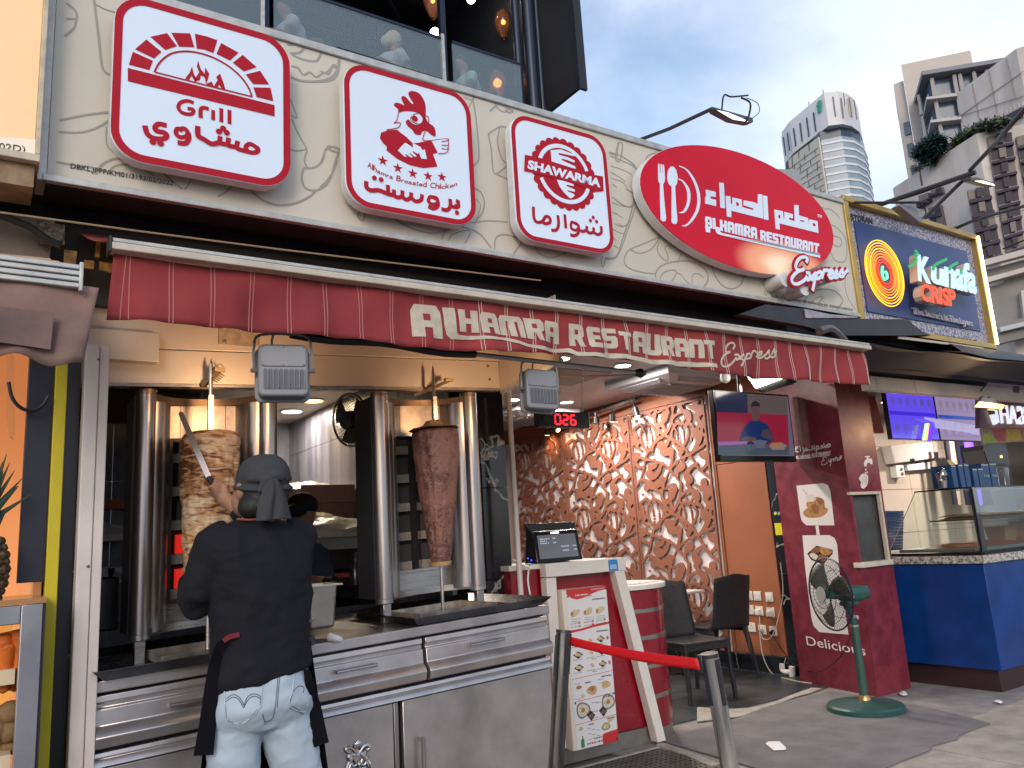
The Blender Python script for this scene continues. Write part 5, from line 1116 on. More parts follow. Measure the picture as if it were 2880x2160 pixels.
for i,(a,b,aim,e)in enumerate([((1105,350),(1140,475),(1350,760),5.),((945,410),(945,515),(900,690),5.),((815,440),(822,530),(760,900),0),((505,560),(525,580),(600,640),5),((440,570),(440,620),(480,700),5)]):
 xx=5.98;A=P(k6(*a),x=xx);B=P(k6(*b),x=xx)
 t=thing('track_spotlight',['black track spotlight nearest the television, tilted to the right','black track spotlight hanging straight, second from the television','unlit black track spotlight behind the display edge','black track spotlight just under the number display','farthest black track spotlight, under the display\'s left end'][i],'spotlight',A,'black track spotlights')
 d=(B-A).normalized();mid=A.lerp(B,.45)
 MB().cyl(mid,B,.035,.038,14).build('lamp_can',blk,t);MB().cyl(A,mid,.010,n=8).build('stem',blk,t)
 MB().cyl(B-d*.004,B+d*.002,.030,n=14).build('lens',mat('spot_lens',(1,.8,.5),.3,emit=(1,.62,.3),es=4)if e else blk,t)
 if e:
  T=P(k6(*aim),x=6.165);ld=bpy.data.lights.new('spot_beam','SPOT');ld.energy=e*1.1;ld.color=(1,.45,.13);ld.spot_size=math.radians(62);ld.spot_blend=.9;ld.shadow_soft_size=.02
  lo=bpy.data.objects.new('spot_beam',ld);COL.objects.link(lo);S_=V((5.90,T.y-.05,2.66));lo.location=S_;lo.rotation_euler=(S_-T).to_track_quat('Z','Y').to_euler()
TY=4.45;tlc,brc=P(k6(1727,262),y=TY),P(k8(415,825),y=TY);trc=P(k8(382,300),y=TY)
tv=thing('wall_television','flat television showing a man in a blue shirt eating, hung beside the maroon pillar','television',((tlc.x+trc.x)/2,TY+.03,brc.z))
tx0,tx1,tz0,tz1=tlc.x,trc.x,brc.z,tlc.z
MB().box(tx0,tx1,TY+.004,TY+.06,tz0,tz1).build('case',mat('tv_black',(.01,.01,.012),.25),tv,bevel=.006)
bz=.028;TP=Plane(y=TY-.0)
scr=mat('screen_base',(.02,.02,.03),.12,emit=(.10,.09,.14),es=.6)
MB().box(tx0+bz*.7,tx1-bz*.7,TY,TY+.0035,tz0+bz*1.7,tz1-bz*.7).build('screen',scr,tv)
def tvm(n,c=(.1,.1,.1),es=.5):return mat('tv_'+n,(.01,.01,.01),.15,emit=c,es=es)
def tvp(nm,pts,mm,lay,K=k8):
 m=MB();fill(m,TP,[K(*p)for p in pts],lay,.0006);m.build(nm,mm,tv)
tvp('screen_wall',[(-188,280),(366,318),(372,460),(-180,440)],tvm('wood',(.10,.075,.075)),1);tvp('screen_picture',[(-188,280),(0,292),(60,300),(62,455),(-180,438)],tvm('navy',(.015,.02,.06)),2)
tvp('screen_red',[(-180,438),(372,462),(382,700),(-172,688)],tvm('red',(.26,.012,.04)),3);tvp('screen_table',[(-172,684),(383,700),(386,772),(-168,772)],tvm('table',(.055,.07,.10)),4)
tvp('screen_shirt',[(0,640),(30,560),(80,510),(150,505),(210,535),(250,610),(262,660),(200,690),(60,690),(0,665)],tvm('blue',(.006,.025,.11)),6);tvp('screen_head',[(88,400),(95,370),(120,355),(148,370),(155,410),(150,470),(138,510),(105,512),(92,470)],tvm('skin',(.10,.055,.06)),7)
tvp('screen_hair',[(85,410),(90,370),(118,352),(150,368),(158,400),(140,392),(100,396)],tvm('dark',(.012,.010,.02)),8);tvp('screen_arm',[(0,650),(60,625),(130,640),(120,665),(40,672)],tvm('skin'),9);tvp('screen_arm',[(160,620),(175,580),(215,570),(255,630),(250,665),(215,650),(190,640)],tvm('skin2',(.07,.045,.06)),9)
tvp('screen_bowl',[(90,665),(150,655),(215,665),(195,690),(190,720),(120,720),(112,690)],tvm('bowl',(.10,.12,.17)),10);tvp('screen_plate',[(225,705),(245,680),(320,675),(365,700),(340,735),(250,735)],tvm('plate',(.22,.16,.16)),10);tvp('screen_food',[(240,700),(260,680),(310,678),(340,700),(300,722),(255,720)],tvm('food',(.34,.17,.09)),11)
tvp('screen_glass',[(40,700),(90,690),(130,705),(120,740),(60,740)],tvm('glassy',(.06,.10,.13)),10);tvp('screen_reflection',[(-175,672),(60,668),(50,690),(-170,700)],tvm('violet',(.32,.10,.36)),12)
MB().cyl((P(k6(1925,150),y=TY+.03).x,TY+.03,tz1),(P(k6(1925,150),y=TY+.03).x,TY+.03,2.88),.022,n=12).build('hanging_pole',mat('chrome'),tv)
q=[P(k8(*p),y=4.2)for p in[(60,135),(365,170),(140,252)]]
pl2=thing('panel_light','bright triangular glimpse of a white panel light behind the awning above the television','panel light',q[0])
MB().prism(q,(0,.02,.0)).build('light_panel',mat('panel_glow',(1,.95,.88),.5,emit=(1,.93,.82),es=9),pl2);MB().prism([P(k8(*p),y=4.215)for p in[(150,262),(372,178),(450,200),(410,225),(200,285)]],(0,.03,0)).build('light_housing',mat('housing_green',(.06,.08,.07),.5),pl2)
DY=4.6;a,b=P(k6(375,440),y=DY),P(k6(765,552),y=DY);dz0,dz1=P(k6(560,556),y=DY).z,P(k6(560,437),y=DY).z
nd=thing('number_display','black hanging queue display with red digits 026 and two round speakers','number display',((a.x+b.x)/2,DY,dz0))
MB().box(a.x,b.x,DY,DY+.07,dz0,dz1).build('case',mat('tv_black'),nd,bevel=.004);MB().box(b.x+.001,b.x+.007,DY-.004,DY+.07,dz0+.005,dz1).build('end_trim',steel,nd)
NP=Plane(y=DY);led=mat('led_red',(.3,.0,.0),.4,emit=(1,.012,.02),es=2.4)
MB().box(P(k6(485,500),y=DY).x,P(k6(665,500),y=DY).x,DY-.002,DY-.0005,dz0+.02,dz1-.012).build('digit_window',mat('window_red',(.05,.004,.006),.2),nd)
def seg7(x0,x1,z0,z1,segs,mb,w=.011):
 zm=(z0+z1)/2;S={'a':((x0,z1),(x1,z1)),'b':((x1,z1),(x1,zm)),'c':((x1,zm),(x1,z0)),'d':((x0,z0),(x1,z0)),'e':((x0,zm),(x0,z0)),'f':((x0,z1),(x0,zm)),'g':((x0,zm),(x1,zm))}
 for s in segs:(ax_,az_),(bx_,bz_)=S[s];ribbon(mb,[V((ax_+(bx_-ax_)*.1,DY-.0035,az_+(bz_-az_)*.1)),V((ax_+(bx_-ax_)*.9,DY-.0035,az_+(bz_-az_)*.9))],w,(0,-1,0),.001)
for x,sg in[((500,540),'abcdef'),((562,598),'abged'),((620,656),'acdefg')]:
 m=MB();xa,xb=P(k6(x[0],500),y=DY).x,P(k6(x[1],500),y=DY).x;seg7(xa,xb,P(k6(560,536),y=DY).z,P(k6(560,462),y=DY).z,sg,m);m.build('digit',led,nd)
for x in(437,712):
 c0=P(k6(x,498),y=DY-.004);MB().lathe([(.034,0),(.034,.004),(.026,.001),(.018,.004),(.008,.001),(0,.004)],c0,22,axis='y').build('speaker_grille',mat('grille_grey',(.06,.065,.07),.4,.5),nd)
ch=thing('hanging_chain','thin white link chain holding up the number display','chain',P(k6(712,435),y=4.63));ca,cb_=P(k6(716,85),y=4.63),P(k6(711,437),y=4.63)
for i in range(9):
 p=ca.lerp(cb_,(i+.5)/9);l=(cb_-ca).length/9*.56;sx=.010 if i%2==0 else.003
 MB().tube([p+V((sx*math.cos(t),(.010 if i%2 else.002)*math.cos(t),l*math.sin(t)))for t in np.linspace(0,2*math.pi,12,endpoint=False)],.0028,5,closed=True).build('link',rimw,ch)
wp_=MB().cyl((2.74,4.15,.9),(2.735,4.15,2.28),.017,n=12);wp_.build('white_pole',mat('pole_white',(.62,.54,.52),.4),label='slim white pole in front of the black marble pillar',cat='pole')
ms=thing('menu_stand','red order desk with white slanting frame carrying a tall printed menu board','order desk',(3.3,4.4,0))
redb=mat('red_laminate',(.25,.004,.016),.25,vary=.15,vscale=3,spec=.6,coat=.3);whf=mat('white_frame',(.70,.65,.61),.4,vary=.08,vscale=8);plb=mat('plinth_steel',(.36,.34,.31),.35,.7,vary=.3,vscale=8)
Y0=4.2
m=MB();m.prism([V((2.93,Y0+.02,.11)),V((3.70,Y0+.02,.11)),V((3.49,Y0+.02,1.16)),V((2.93,Y0+.02,1.16))],(0,.40,0));m.build('desk_body',redb,ms)
MB().prism([V((2.93,Y0+.012,.0)),V((3.79,Y0+.012,.0)),V((3.79,Y0+.012,.105)),V((2.93,Y0+.012,.105))],(0,.40,0)).build('plinth',plb,ms,bevel=.003)
fd=-.065
MB().prism([V((2.925,Y0,.115)),V((2.99,Y0,.115)),V((2.999,Y0,1.108)),V((2.925,Y0,1.108))],(0,fd,0)).build('frame_post',whf,ms,bevel=.003)
MB().prism([V((3.715,Y0+.0,.02)),V((3.788,Y0+.0,.02)),V((3.555,Y0+.0,1.112)),V((3.475,Y0+.0,1.112))],(0,fd,0)).build('frame_post',whf,ms,bevel=.003)
MB().box(2.925,3.572,Y0+fd,Y0+.001,1.113,1.195).build('frame_top',whf,ms,bevel=.003)
MB().box(2.70,3.56,Y0+.003,Y0+.45,1.165,1.195).build('desk_top',whf,ms,bevel=.002)
MB().box(2.72,2.922,Y0+.02,Y0+.42,.11,1.163).build('side_body',redb,ms)
MB().tube(smooth([P(k6(170,1590),y=4.25),P(k6(300,1650),y=4.1),P(k5(1765,90),y=4.16),P(k5(1755,200),y=4.16),P(k5(1772,310),y=4.16)],5),.006,6).build('white_cable',rimw,label='white cable hanging down the side of the red order desk',cat='cable')
MBo=thing('menu_board','tall white menu board printed with food pictures, standing against the red order desk','menu board',(3.19,4.12,.1))
bx0,bx1,bz0,bz1,BY=3.04,3.36,.1,1.03,4.10
MB().box(bx0-.028,bx1,BY,BY+.09,bz0,bz1).build('board',mat('board_side',(.68,.60,.54),.5),MBo,bevel=.003)
MB().box(bx0,bx1,BY-.002,BY-.0003,bz0+.002,bz1-.002).build('printed_sheet',mat('menu_paper',(.68,.66,.68),.35),MBo)
MP=Plane(y=BY-.0025)
def bu(u,v):return V((bx0+(bx1-bx0)*u,BY-.0025,bz1-(bz1-bz0)*v))
redm=mat('menu_red',(.50,.03,.03),.4);ink=mat('menu_ink',(.10,.08,.08),.5)
def mpoly(nm,pts,mm,lay=0):MB().prism([bu(*p)+V((0,-.0004*lay,0))for p in pts],(0,-.0006,0)).build(nm,mm,MBo)
mpoly('red_header',[(0,0),(1,0),(1,.022),(.78,.03),(.6,.045),(.42,.062),(.25,.07),(.12,.058),(0,.03)],redm)
mpoly('red_wave',[(0,.262),(.3,.258),(.6,.245),(1,.238),(1,.252),(.6,.26),(.3,.272),(0,.278)],redm)
for v in(.565,.706,.845):mpoly('red_rule',[(0,v),(1,v-.012),(1,v-.009),(0,v+.003)],redm)
mpoly('red_footer',[(.62,.945),(.66,.935),(1,.925),(1,1),(.62,1)],redm)
food=[mat('food%d'%i,c,.5,vary=.35,vscale=90)for i,c in enumerate([(.62,.42,.18),(.45,.20,.07),(.66,.52,.30),(.22,.09,.05),(.30,.34,.10),(.7,.62,.5)])]
trayb=mat('food_tray',(.02,.02,.02),.4)
def mell(nm,u,v,ru,rv,mm,lay,rot=0,n=12):
 pts=[]
 for i in range(n):
  a=2*math.pi*i/n;r=1+.08*math.sin(a*3+u*9);x,y=ru*r*math.cos(a),rv*r*math.sin(a);pts.append((u+x*math.cos(rot)-y*math.sin(rot),v+x*math.sin(rot)*.34+y*math.cos(rot)))
 mpoly(nm,pts,mm,lay)
for u in(.18,.5,.8):mell('wrap_picture',u,.155,.12,.022,food[2],1,-.3);mell('wrap_filling',u-.08,.158,.035,.014,food[1],2,-.3)
for v in(.34,.42,.50):
 for u,r in((.18,.12),(.5,.07),(.76,.10)):
  mpoly('tray_picture',[(u-r,v),(u,v-.022),(u+r,v+.002),(u,v+.026)],trayb if r>.08 else mat('menu_paper'),1);mell('rice_picture',u-r*.2,v-.003,r*.5,.011,food[2],2);mell('meat_picture',u+r*.3,v+.004,r*.35,.009,food[0],3)
 mell('drink_picture',.93,v,.03,.014,mat('menu_pink',(.5,.15,.2),.5),2)
mell('dish_picture',.14,.625,.10,.017,mat('menu_paper'),1);mell('stew_picture',.14,.622,.07,.012,food[1],2);mell('chicken_picture',.45,.655,.13,.028,food[0],2);mell('chicken_picture',.44,.645,.08,.018,food[1],3);mell('chicken_picture',.80,.635,.11,.024,food[0],2);mell('sauce_picture',.22,.68,.04,.012,food[2],2)
for u,v in((.2,.765),(.82,.745)):mell('platter_picture',u,v,.165,.05,mat('platter_grey',(.16,.16,.19),.4),1,n=18);mell('rice_picture',u,v,.135,.04,food[5],2);mell('meat_picture',u,v,.05,.015,food[1],3)
for u,v in((.38,.81),(.68,.80)):mpoly('tray_picture',[(u-.10,v-.01),(u,v-.035),(u+.10,v),(u,v+.032)],trayb,3);mell('meat_picture',u,v,.06,.014,food[3],4)
mell('bread_picture',.12,.875,.05,.012,food[0],2);mell('hummus_picture',.72,.895,.11,.024,food[4],2);mell('hummus_centre',.72,.895,.07,.015,food[2],3);mell('wrap_picture',.85,.86,.09,.014,food[2],2,-.3);mpoly('bottle_picture',[(.10,.99),(.10,.945),(.13,.935),(.13,.92),(.155,.92),(.155,.935),(.18,.945),(.18,.99)],mat('bottle_green',(.04,.22,.06),.3),2)
for i,c in enumerate([(.05,.3,.15),(.2,.3,.3),(.5,.05,.05),(.6,.08,.1),(.3,.5,.2),(.1,.1,.5),(.3,.1,.3)]):mell('drink_button',.26+i*.055,.975,.022,.007,mat('drink%d'%i,c,.5),1)
def mt(body,u0,u1,v,h=.008,mm=ink,bold=.0):
 m=MB();a,b,c=bu(u0,v)+V((0,-.0012,0)),bu(u1,v)+V((0,-.0012,0)),bu(u0,v)+V((0,-.0012,h));text3(m,body,a,b,c,V((0,-1,0)),bold,.0006);m.build('menu_lettering',mm,MBo)
whm=mat('menu_white',(.8,.75,.75),.5)
mt('ALHAMRA RESTAURANT',.2,.52,.047,.009,whm,.02);mt('Express',.5,.62,.058,.01,redm);mt('RESTAURANT & CAFE MENU',.62,.97,.018,.007,whm)
mt('SHAWARMA SANDWICH',.62,.95,.085,.009,ink,.02);mt('SHAWARMA MEALS',.66,.95,.295,.009,ink,.02);mt('MAJBOOS',.30,.44,.605,.008,ink,.02);mt('FRIED CHICKEN',.70,.95,.585,.009,ink,.02);mt('RICE MEALS',.70,.95,.715,.009,ink,.02);mt('SIDE DISH',.76,.95,.852,.009,ink,.02);mt('DESSERT',.30,.44,.865,.008,ink,.02);mt('BEVERAGES',.40,.60,.955,.008,ink,.02)
for v in(.195,.21):[mt(w,u,u+.22,v,.005)for w,u in(('Shawarma',.08),('Chicken roll',.40),('Special wrap',.70))]
for v in(.225,.245):
 for u in(.05,.38,.68):mt('RM 9  RM 12',u,u+.17,v,.006);mpoly('price_tag',[(u+.19,v-.010),(u+.24,v-.010),(u+.24,v),(u+.19,v)],redm,1)
for v in(.372,.452,.532):[mt(w,u,u+.2,v,.005)for w,u in(('Chicken meal',.05),('Beef plate',.38),('Mix platter',.62))];mt('RM 16',.5,.6,v+.012,.006)
for u,v,w in((.04,.60,'Curry'),(.04,.695,'Soup'),(.62,.62,'6 pcs'),(.62,.60,'RM 24'),(.42,.735,'Mandi rice'),(.42,.79,'RM 28'),(.42,.83,'RM 30'),(.52,.74,'Lamb rice')):mt(w,u,u+.13,v,.006)
for i in range(7):mt(['Kunafa','Baklava','Fries','Hummus','Salad','Water','Juice'][i],.28+(i%3)*.10,.36+(i%3)*.10,.885+i*.011,.005)
for u,v in((.03,.045),(.97,.018),(.97,.42),(.98,.70),(.03,.715),(.97,.985)):mell('screw_cap',u,v,.018,.006,blk,4)
st=MB();SPl=Plane(y=Y0+fd-.0005);fill(st,SPl,[k7(*p)for p in[(830,192),(850,186),(893,184),(903,262),(836,266)]],1);sko=st.build('pay_sticker',mat('sticker_blue',(.02,.22,.55),.4),ms)
stw=MB();fill(stw,SPl,[k7(*p)for p in[(842,222),(885,218),(890,250),(845,254)]],4);stw.build('sticker_print',mat('sticker_pale',(.35,.42,.62),.5),ms)
ps=thing('payment_terminal','black touch screen payment terminal standing on the order desk','payment terminal',(3.12,4.33,1.196))
A_,B_,C_,D_=P(k6(330,1372),y=4.27),P(k6(672,1350),y=4.27),P(k6(718,1585),y=4.20),P(k6(362,1618),y=4.20)
for p_ in(A_,B_,C_,D_):pass
MB().prism([A_,B_,C_,D_],(0,.022,.004)).build('tablet',mat('tv_black'),ps,bevel=.006)
U_,V_=(B_-A_),(D_-A_);nn_=U_.cross(V_).normalized();nn_=nn_ if nn_.y<0 else-nn_
def pq(u,v,o=.001):return A_+U_*u+V_*v+(C_-B_-V_)*(u*v)+nn_*o
MB().prism([pq(.07,.13),pq(.92,.13),pq(.92,.88),pq(.07,.88)],nn_*.001).build('screen',mat('pos_screen',(.05,.05,.055),.2,emit=(.11,.11,.13),es=.55),ps)
MB().prism([pq(.38,.045),pq(.56,.045),pq(.56,.095),pq(.38,.095)],nn_*.002).build('light_bar',mat('led_white',(1,1,.95),.4,emit=(1,.95,.85),es=1.5),ps)
pt=mat('pos_text',(.4,.45,.5),.5,emit=(.35,.45,.6),es=.7)
for w,u0,u1,v in(('Shawarma 2',.12,.32,.27),('Meal 1',.12,.26,.34),('Drinks 1',.12,.30,.41),('9.00',.40,.46,.27),('16.00',.40,.46,.41),('COLLECTED',.56,.74,.55),('41.00',.82,.90,.55),('CHANGE',.58,.72,.68),('9.00',.83,.90,.68)):
 m=MB();text3(m,w,pq(u0,v,.003),pq(u1,v,.003),pq(u0,v-.045,.003),nn_,.0,.0006);m.build('screen_text',pt,ps)
MB().prism([P(k6(270,1310),y=4.40),P(k6(655,1290),y=4.40),P(k6(668,1365),y=4.40),P(k6(300,1395),y=4.40)],(0,.03,0)).build('customer_display',mat('tv_black'),ps,bevel=.006)
MB().prism([P(k6(275,1325),y=4.395),P(k6(330,1400),y=4.33),P(k6(345,1600),y=4.30),P(k6(270,1620),y=4.40)],(.02,.02,0)).build('terminal_side',mat('tv_black'),ps)
MB().box(A_.x+.05,B_.x-.05,4.30,4.42,1.196,1.36).build('terminal_base',mat('tv_black'),ps,bevel=.01)
for i in range(2):MB().ball(P(k6(290+i*25,1578+i*14),y=4.33),.004,6,4).build('blue_led',mat('led_blue',(.1,.1,1),.4,emit=(.03,.05,1),es=4),ps)
bt=thing('barrel_table','round red barrel table with four steel hoops and a white printed top','barrel table',(3.8,4.58,0));bc=V((3.8,4.58,0));R_=.355
MB().lathe([(R_-.01,.0),(R_-.01,.075)],bc,40).build('base_ring',plb,bt);MB().lathe([(R_,.078),(R_,.968)],bc,48).build('barrel',redb,bt)
for z in(.26,.455,.64,.815):MB().lathe([(R_+.001,z),(R_+.004,z+.003),(R_+.004,z+.028),(R_+.001,z+.031)],bc,48).build('steel_hoop',mat('hoop_steel',(.50,.42,.36),.25,.9),bt)
MB().lathe([(0,.97),(R_+.03,.97),(R_+.03,1.0),(0,1.001)],bc,48).build('top_disc',whf,bt,bevel=.003)
MB().prism([V((3.62,4.30,1.003)),V((4.06,4.36,1.003)),V((4.03,4.74,1.003)),V((3.60,4.70,1.003))],(0,0,.001)).build('paper_menu',mat('menu_mat',(.70,.62,.66),.5,col2=(.35,.10,.12),vscale=45,contrast=(.36,.5)),label='printed paper menu lying on the red barrel table',cat='menu')
rat=mat('black_rattan',(.014,.014,.018),.42,spec=.5)
t_=rat.node_tree;b_s=t_.nodes['Principled BSDF'];wv=t_.nodes.new('ShaderNodeTexWave');wv.inputs['Scale'].default_value=26;wv.bands_direction='Z';wv.inputs['Distortion'].default_value=.8
w2=t_.nodes.new('ShaderNodeTexWave');w2.inputs['Scale'].default_value=22;w2.bands_direction='X';g_n=t_.nodes.new('ShaderNodeTexCoord');mul=t_.nodes.new('ShaderNodeMath');mul.operation='MULTIPLY'
t_.links.new(g_n.outputs['Object'],wv.inputs['Vector']);t_.links.new(g_n.outputs['Object'],w2.inputs['Vector']);t_.links.new(wv.outputs['Fac'],mul.inputs[0]);t_.links.new(w2.outputs['Fac'],mul.inputs[1])
bnp=t_.nodes.new('ShaderNodeBump');bnp.inputs['Strength'].default_value=.9;bnp.inputs['Distance'].default_value=.006;t_.links.new(mul.outputs[0],bnp.inputs['Height']);t_.links.new(bnp.outputs[0],b_s.inputs['Normal'])
def make_chair(label):
 """origin at floor centre, sitter faces -Y"""
 t=thing('rattan_chair',label,'chair',(0,0,0),'black woven chairs in the dining room');W_=.225;D0,D1=-.21,.20
 def seat(u,v):return V((-W_+2*W_*u,D0+(D1-D0)*v,.455-.012*math.sin(u*math.pi)*math.sin(v*math.pi)))
 m=MB();m.grid(seat,10,10);o=m.build('seat',rat,t);o.modifiers.new('s','SOLIDIFY').thickness=.022
 MB().box(-W_,W_,D0,D0+.03,.385,.44).build('seat_apron',rat,t,bevel=.006);MB().box(-W_,-W_+.03,D0+.03,D1,.39,.44).build('seat_apron',rat,t,bevel=.006);MB().box(W_-.03,W_,D0+.03,D1,.39,.44).build('seat_apron',rat,t,bevel=.006)
 def back(u,v):
  w_=W_*(1-.06*v);return V((-w_+2*w_*u,D1+.02+.09*v+.035*math.sin(u*math.pi),.44+(.47-.012*math.cos(u*6.28))*v))
 m=MB();m.grid(back,12,12);o=m.build('backrest',rat,t);o.modifiers.new('s','SOLIDIFY').thickness=.016
 for sx in(-1,1):
  m=MB();m.tube([(sx*(W_-.02),D0+.02,.44),(sx*(W_-.004),D0-.008,.0)],[.026,.017],8);m.build('leg',rat,t)
  m=MB();m.tube([(sx*(W_-.02),D1-.01,.46),(sx*(W_-.0),D1+.09,.0)],[.026,.017],8);m.build('leg',rat,t)
 return t
chA=make_chair('black woven chair facing the street, right of the red barrel table');chA.location=(4.955,5.0,.008);chA.rotation_euler.z=math.radians(-9)
chB=dup(chA,V((5.80,5.55,.008)),'black woven chair by the brown panel, seen from behind its tall back',math.radians(180-4))
dup(chA,V((5.05,6.75,.008)),'black woven chair at the inner table, just behind the barrel table',math.radians(80));dup(chA,V((4.6,7.1,.008)),'black woven chair deepest in the dining room, mostly hidden by the order desk',math.radians(70))
tb=thing('dining_table','square white topped dining table between the two black woven chairs','table',(5.68,6.1,0))
MB().box(5.35,6.0,5.80,6.45,.735,.76).build('table_top',mat('table_white',(.66,.62,.62),.3),tb,bevel=.004);MB().cyl((5.68,6.1,.05),(5.68,6.1,.735),.03,n=10).build('table_leg',blk,tb);MB().lathe([(.24,.006),(.24,.02),(.03,.05)],(5.68,6.1,0),20).build('table_base',blk,tb)
sw=mat('socket_white',(.68,.64,.60),.35);XW=6.204
SWP=[(1828,440,0),(1888,443,0),(1972,450,0),(1838,541,1),(1903,549,2),(1983,559,2),(1849,664,1),(1923,681,3),(2000,690,4)]
desc=['top left','top middle','top right','middle left','centre','middle right','bottom left','bottom middle','bottom right'];kindn=['rocker light switch','empty three pin socket','socket holding a white plug adapter','socket with a round grey plug','socket with a black and yellow plug']
for i,(x,y,k_)in enumerate(SWP):
 c0=P(k7(x,y),x=XW);t=thing('wall_socket' if k_ else 'light_switch',f'{kindn[k_]}, {desc[i]} of the nine on the brown panel','socket' if k_ else 'switch',c0,'white switches and sockets on the brown panel')
 h=.043;MB().box(XW-.009,XW,c0.y-h,c0.y+h,c0.z-h,c0.z+h).build('plate',sw,t,bevel=.003)
 if k_==0:MB().box(XW-.014,XW-.0095,c0.y-h*.6,c0.y+h*.6,c0.z-h*.6,c0.z+h*.6).build('rocker',sw,t,bevel=.002)
 if k_==1:
  for a,b in((0,.02),(-.012,-.008),(.012,-.008)):MB().box(XW-.0098,XW-.0092,c0.y+a-.003,c0.y+a+.003,c0.z+b-.004,c0.z+b+.004).build('pin_hole',blk,t)
 if k_==2:MB().box(XW-.05,XW-.0095,c0.y-.024,c0.y+.024,c0.z-.035,c0.z+.018).build('plug',sw,t,bevel=.006)
 if k_>=3:MB().cyl((XW-.0095,c0.y,c0.z-.01),(XW-.038,c0.y,c0.z-.015),.024,.018,12).build('plug',mat('plug_grey',(.3,.28,.26),.5)if k_==3 else blk,t)
wire=mat('wire_cream',(.52,.45,.38),.5);PW=lambda x,y,xx=6.16:P(k9(x,y),x=xx)
MB().tube(smooth([PW(155,480),PW(160,640),PW(175,760),PW(215,870),PW(270,935),P(k9(360,965),z=.01),P(k9(450,985),z=.01),P(k9(560,1000),z=.01)],5),.0055,6).build('power_cable',wire,label='cream power cable dropping from the sockets to the tiled floor',cat='cable')
MB().tube(smooth([PW(170,620),PW(185,655),PW(230,655),PW(268,600),PW(300,500),PW(335,330),PW(335,200),PW(318,60)],5),.005,6).build('looping_cable',wire,label='cream cable looping from the lower sockets up along the marble strip',cat='cable')
MB().tube(smooth([PW(258,630),PW(330,740),PW(420,850),PW(500,895),P(k9(600,915),y=4.3),P(k9(700,870),y=4.0),P(k9(800,770),y=3.8),P(k9(870,620),y=3.72)],6),.004,6).build('fan_cable',blk,label='thin dark cable slung from the sockets to the green fan',cat='cable')
pp=thing('white_pipe_trap','short white plastic pipe trap at the foot of the black marble strip','pipe',PW(395,960,6.17));wpv=mat('pvc_white',(.7,.68,.66),.35)
MB().tube(smooth([PW(330,850,6.16),PW(335,900,6.16),PW(375,915,6.15),PW(410,900,6.15)],4),.024,10).build('elbow',wpv,pp);MB().tube([PW(408,870,6.15),PW(412,970,6.15)],.028,10).build('pipe',wpv,pp)
chrome=mat('stanchion_chrome',(.80,.76,.73),.2,.95,vary=.35,vscale=9,stretch=(4,4,.4));cap=mat('stanchion_dark',(.025,.025,.03),.35)
def stanchion(top,bot,mt_,label):
 t=thing('queue_stanchion',label,'stanchion',bot,'queue barrier posts');d=(top-bot).normalized()
 b=bot;MB().cyl(b,top-d*.014,.034,n=24).build('post',mt_,t);MB().cyl(top-d*.013,top,.035,.034,24).build('cap',cap,t)
 MB().lathe([(.17,0),(.17,.012),(.06,.035),(.04,.05)],(b.x,b.y,0),28).build('base',mt_,t)
 for a in(math.radians(175),math.radians(355),math.radians(265)):
  u=V((math.cos(a),math.sin(a),0));p0=top-d*.02+u*.032;p1=top-d*.19+u*.032;MB().bar(p0,p1,.018,.012,up=u).build('belt_slot',cap,t)
 return t
def ext(a,b):
 d=(b-a).normalized();return a+d*(a.z/-d.z)
TL_,BL_=P(k7(517,682),y=3.0),P(k7(462,1659),y=3.0);TR_,BR_=P(k7(1546,848),y=2.3),P(k7(1692,1659),y=2.3)
sL=stanchion(TL_,ext(TL_,BL_),mat('stanchion_smoke',(.16,.15,.15),.18,.9,vary=.5,vscale=7,stretch=(4,4,.4)),'dark leaning queue post in front of the counter end, left end of the red belt')
sR=stanchion(TR_,ext(TR_,BR_),chrome,'shiny chrome queue post at the right end of the red belt')
a0,a1=P(k7(550,755),y=3.0),P(k7(1482,925),y=2.32);zt0,zb0=P(k7(550,726),y=3.0),P(k7(550,788),y=3.0);zt1,zb1=P(k7(1472,884),y=2.32),P(k7(1480,966),y=2.32)
def belt(u,v):
 t0,b0_=zt0.lerp(zt1,u),zb0.lerp(zb1,u);p=t0.lerp(b0_,v);p.z-=.012*math.sin(u*math.pi);p.y+=.006*math.sin(u*9+v*2);return p
bo=MB().grid(belt,30,3).build('queue_belt',mat('belt_red',(.62,.006,.012),.55,bump=.1,bscale=120),label='bright red retractable belt stretched between the two queue posts',cat='barrier belt');bo.modifiers.new('t','SOLIDIFY').thickness=.0015
MB().bar(zt1+V((.012,0,.012)),zb1+V((.012,0,-.012)),.03,.028,up=(1,0,0)).build('belt_clip',cap,sR,bevel=.004)
for pts,lb in[([(200,1468),(225,1452),(310,1450),(362,1500),(358,1518),(265,1522)],'white paper napkin lying on the grey mat in front'),([(1238,1080),(1262,1055),(1290,1062),(1308,1090),(1270,1096)],'small crumpled white paper at the foot of the maroon pillar'),([(1975,1138),(2010,1128),(2050,1145),(2030,1158)],'scrap of white paper on the pavement before the blue counter')]:
 pq_=[P(k9(*p),z=.016)for p in pts];c_=sum(pq_,V())/len(pq_)
 m=MB();q=pq_+[c_+V((0,0,.012))];n=len(pq_);m.add(q,[(i,(i+1)%n,n)for i in range(n)]);m.build('paper_scrap',mat('paper_white',(.78,.78,.8),.7),label=lb,cat='litter',smooth=False)
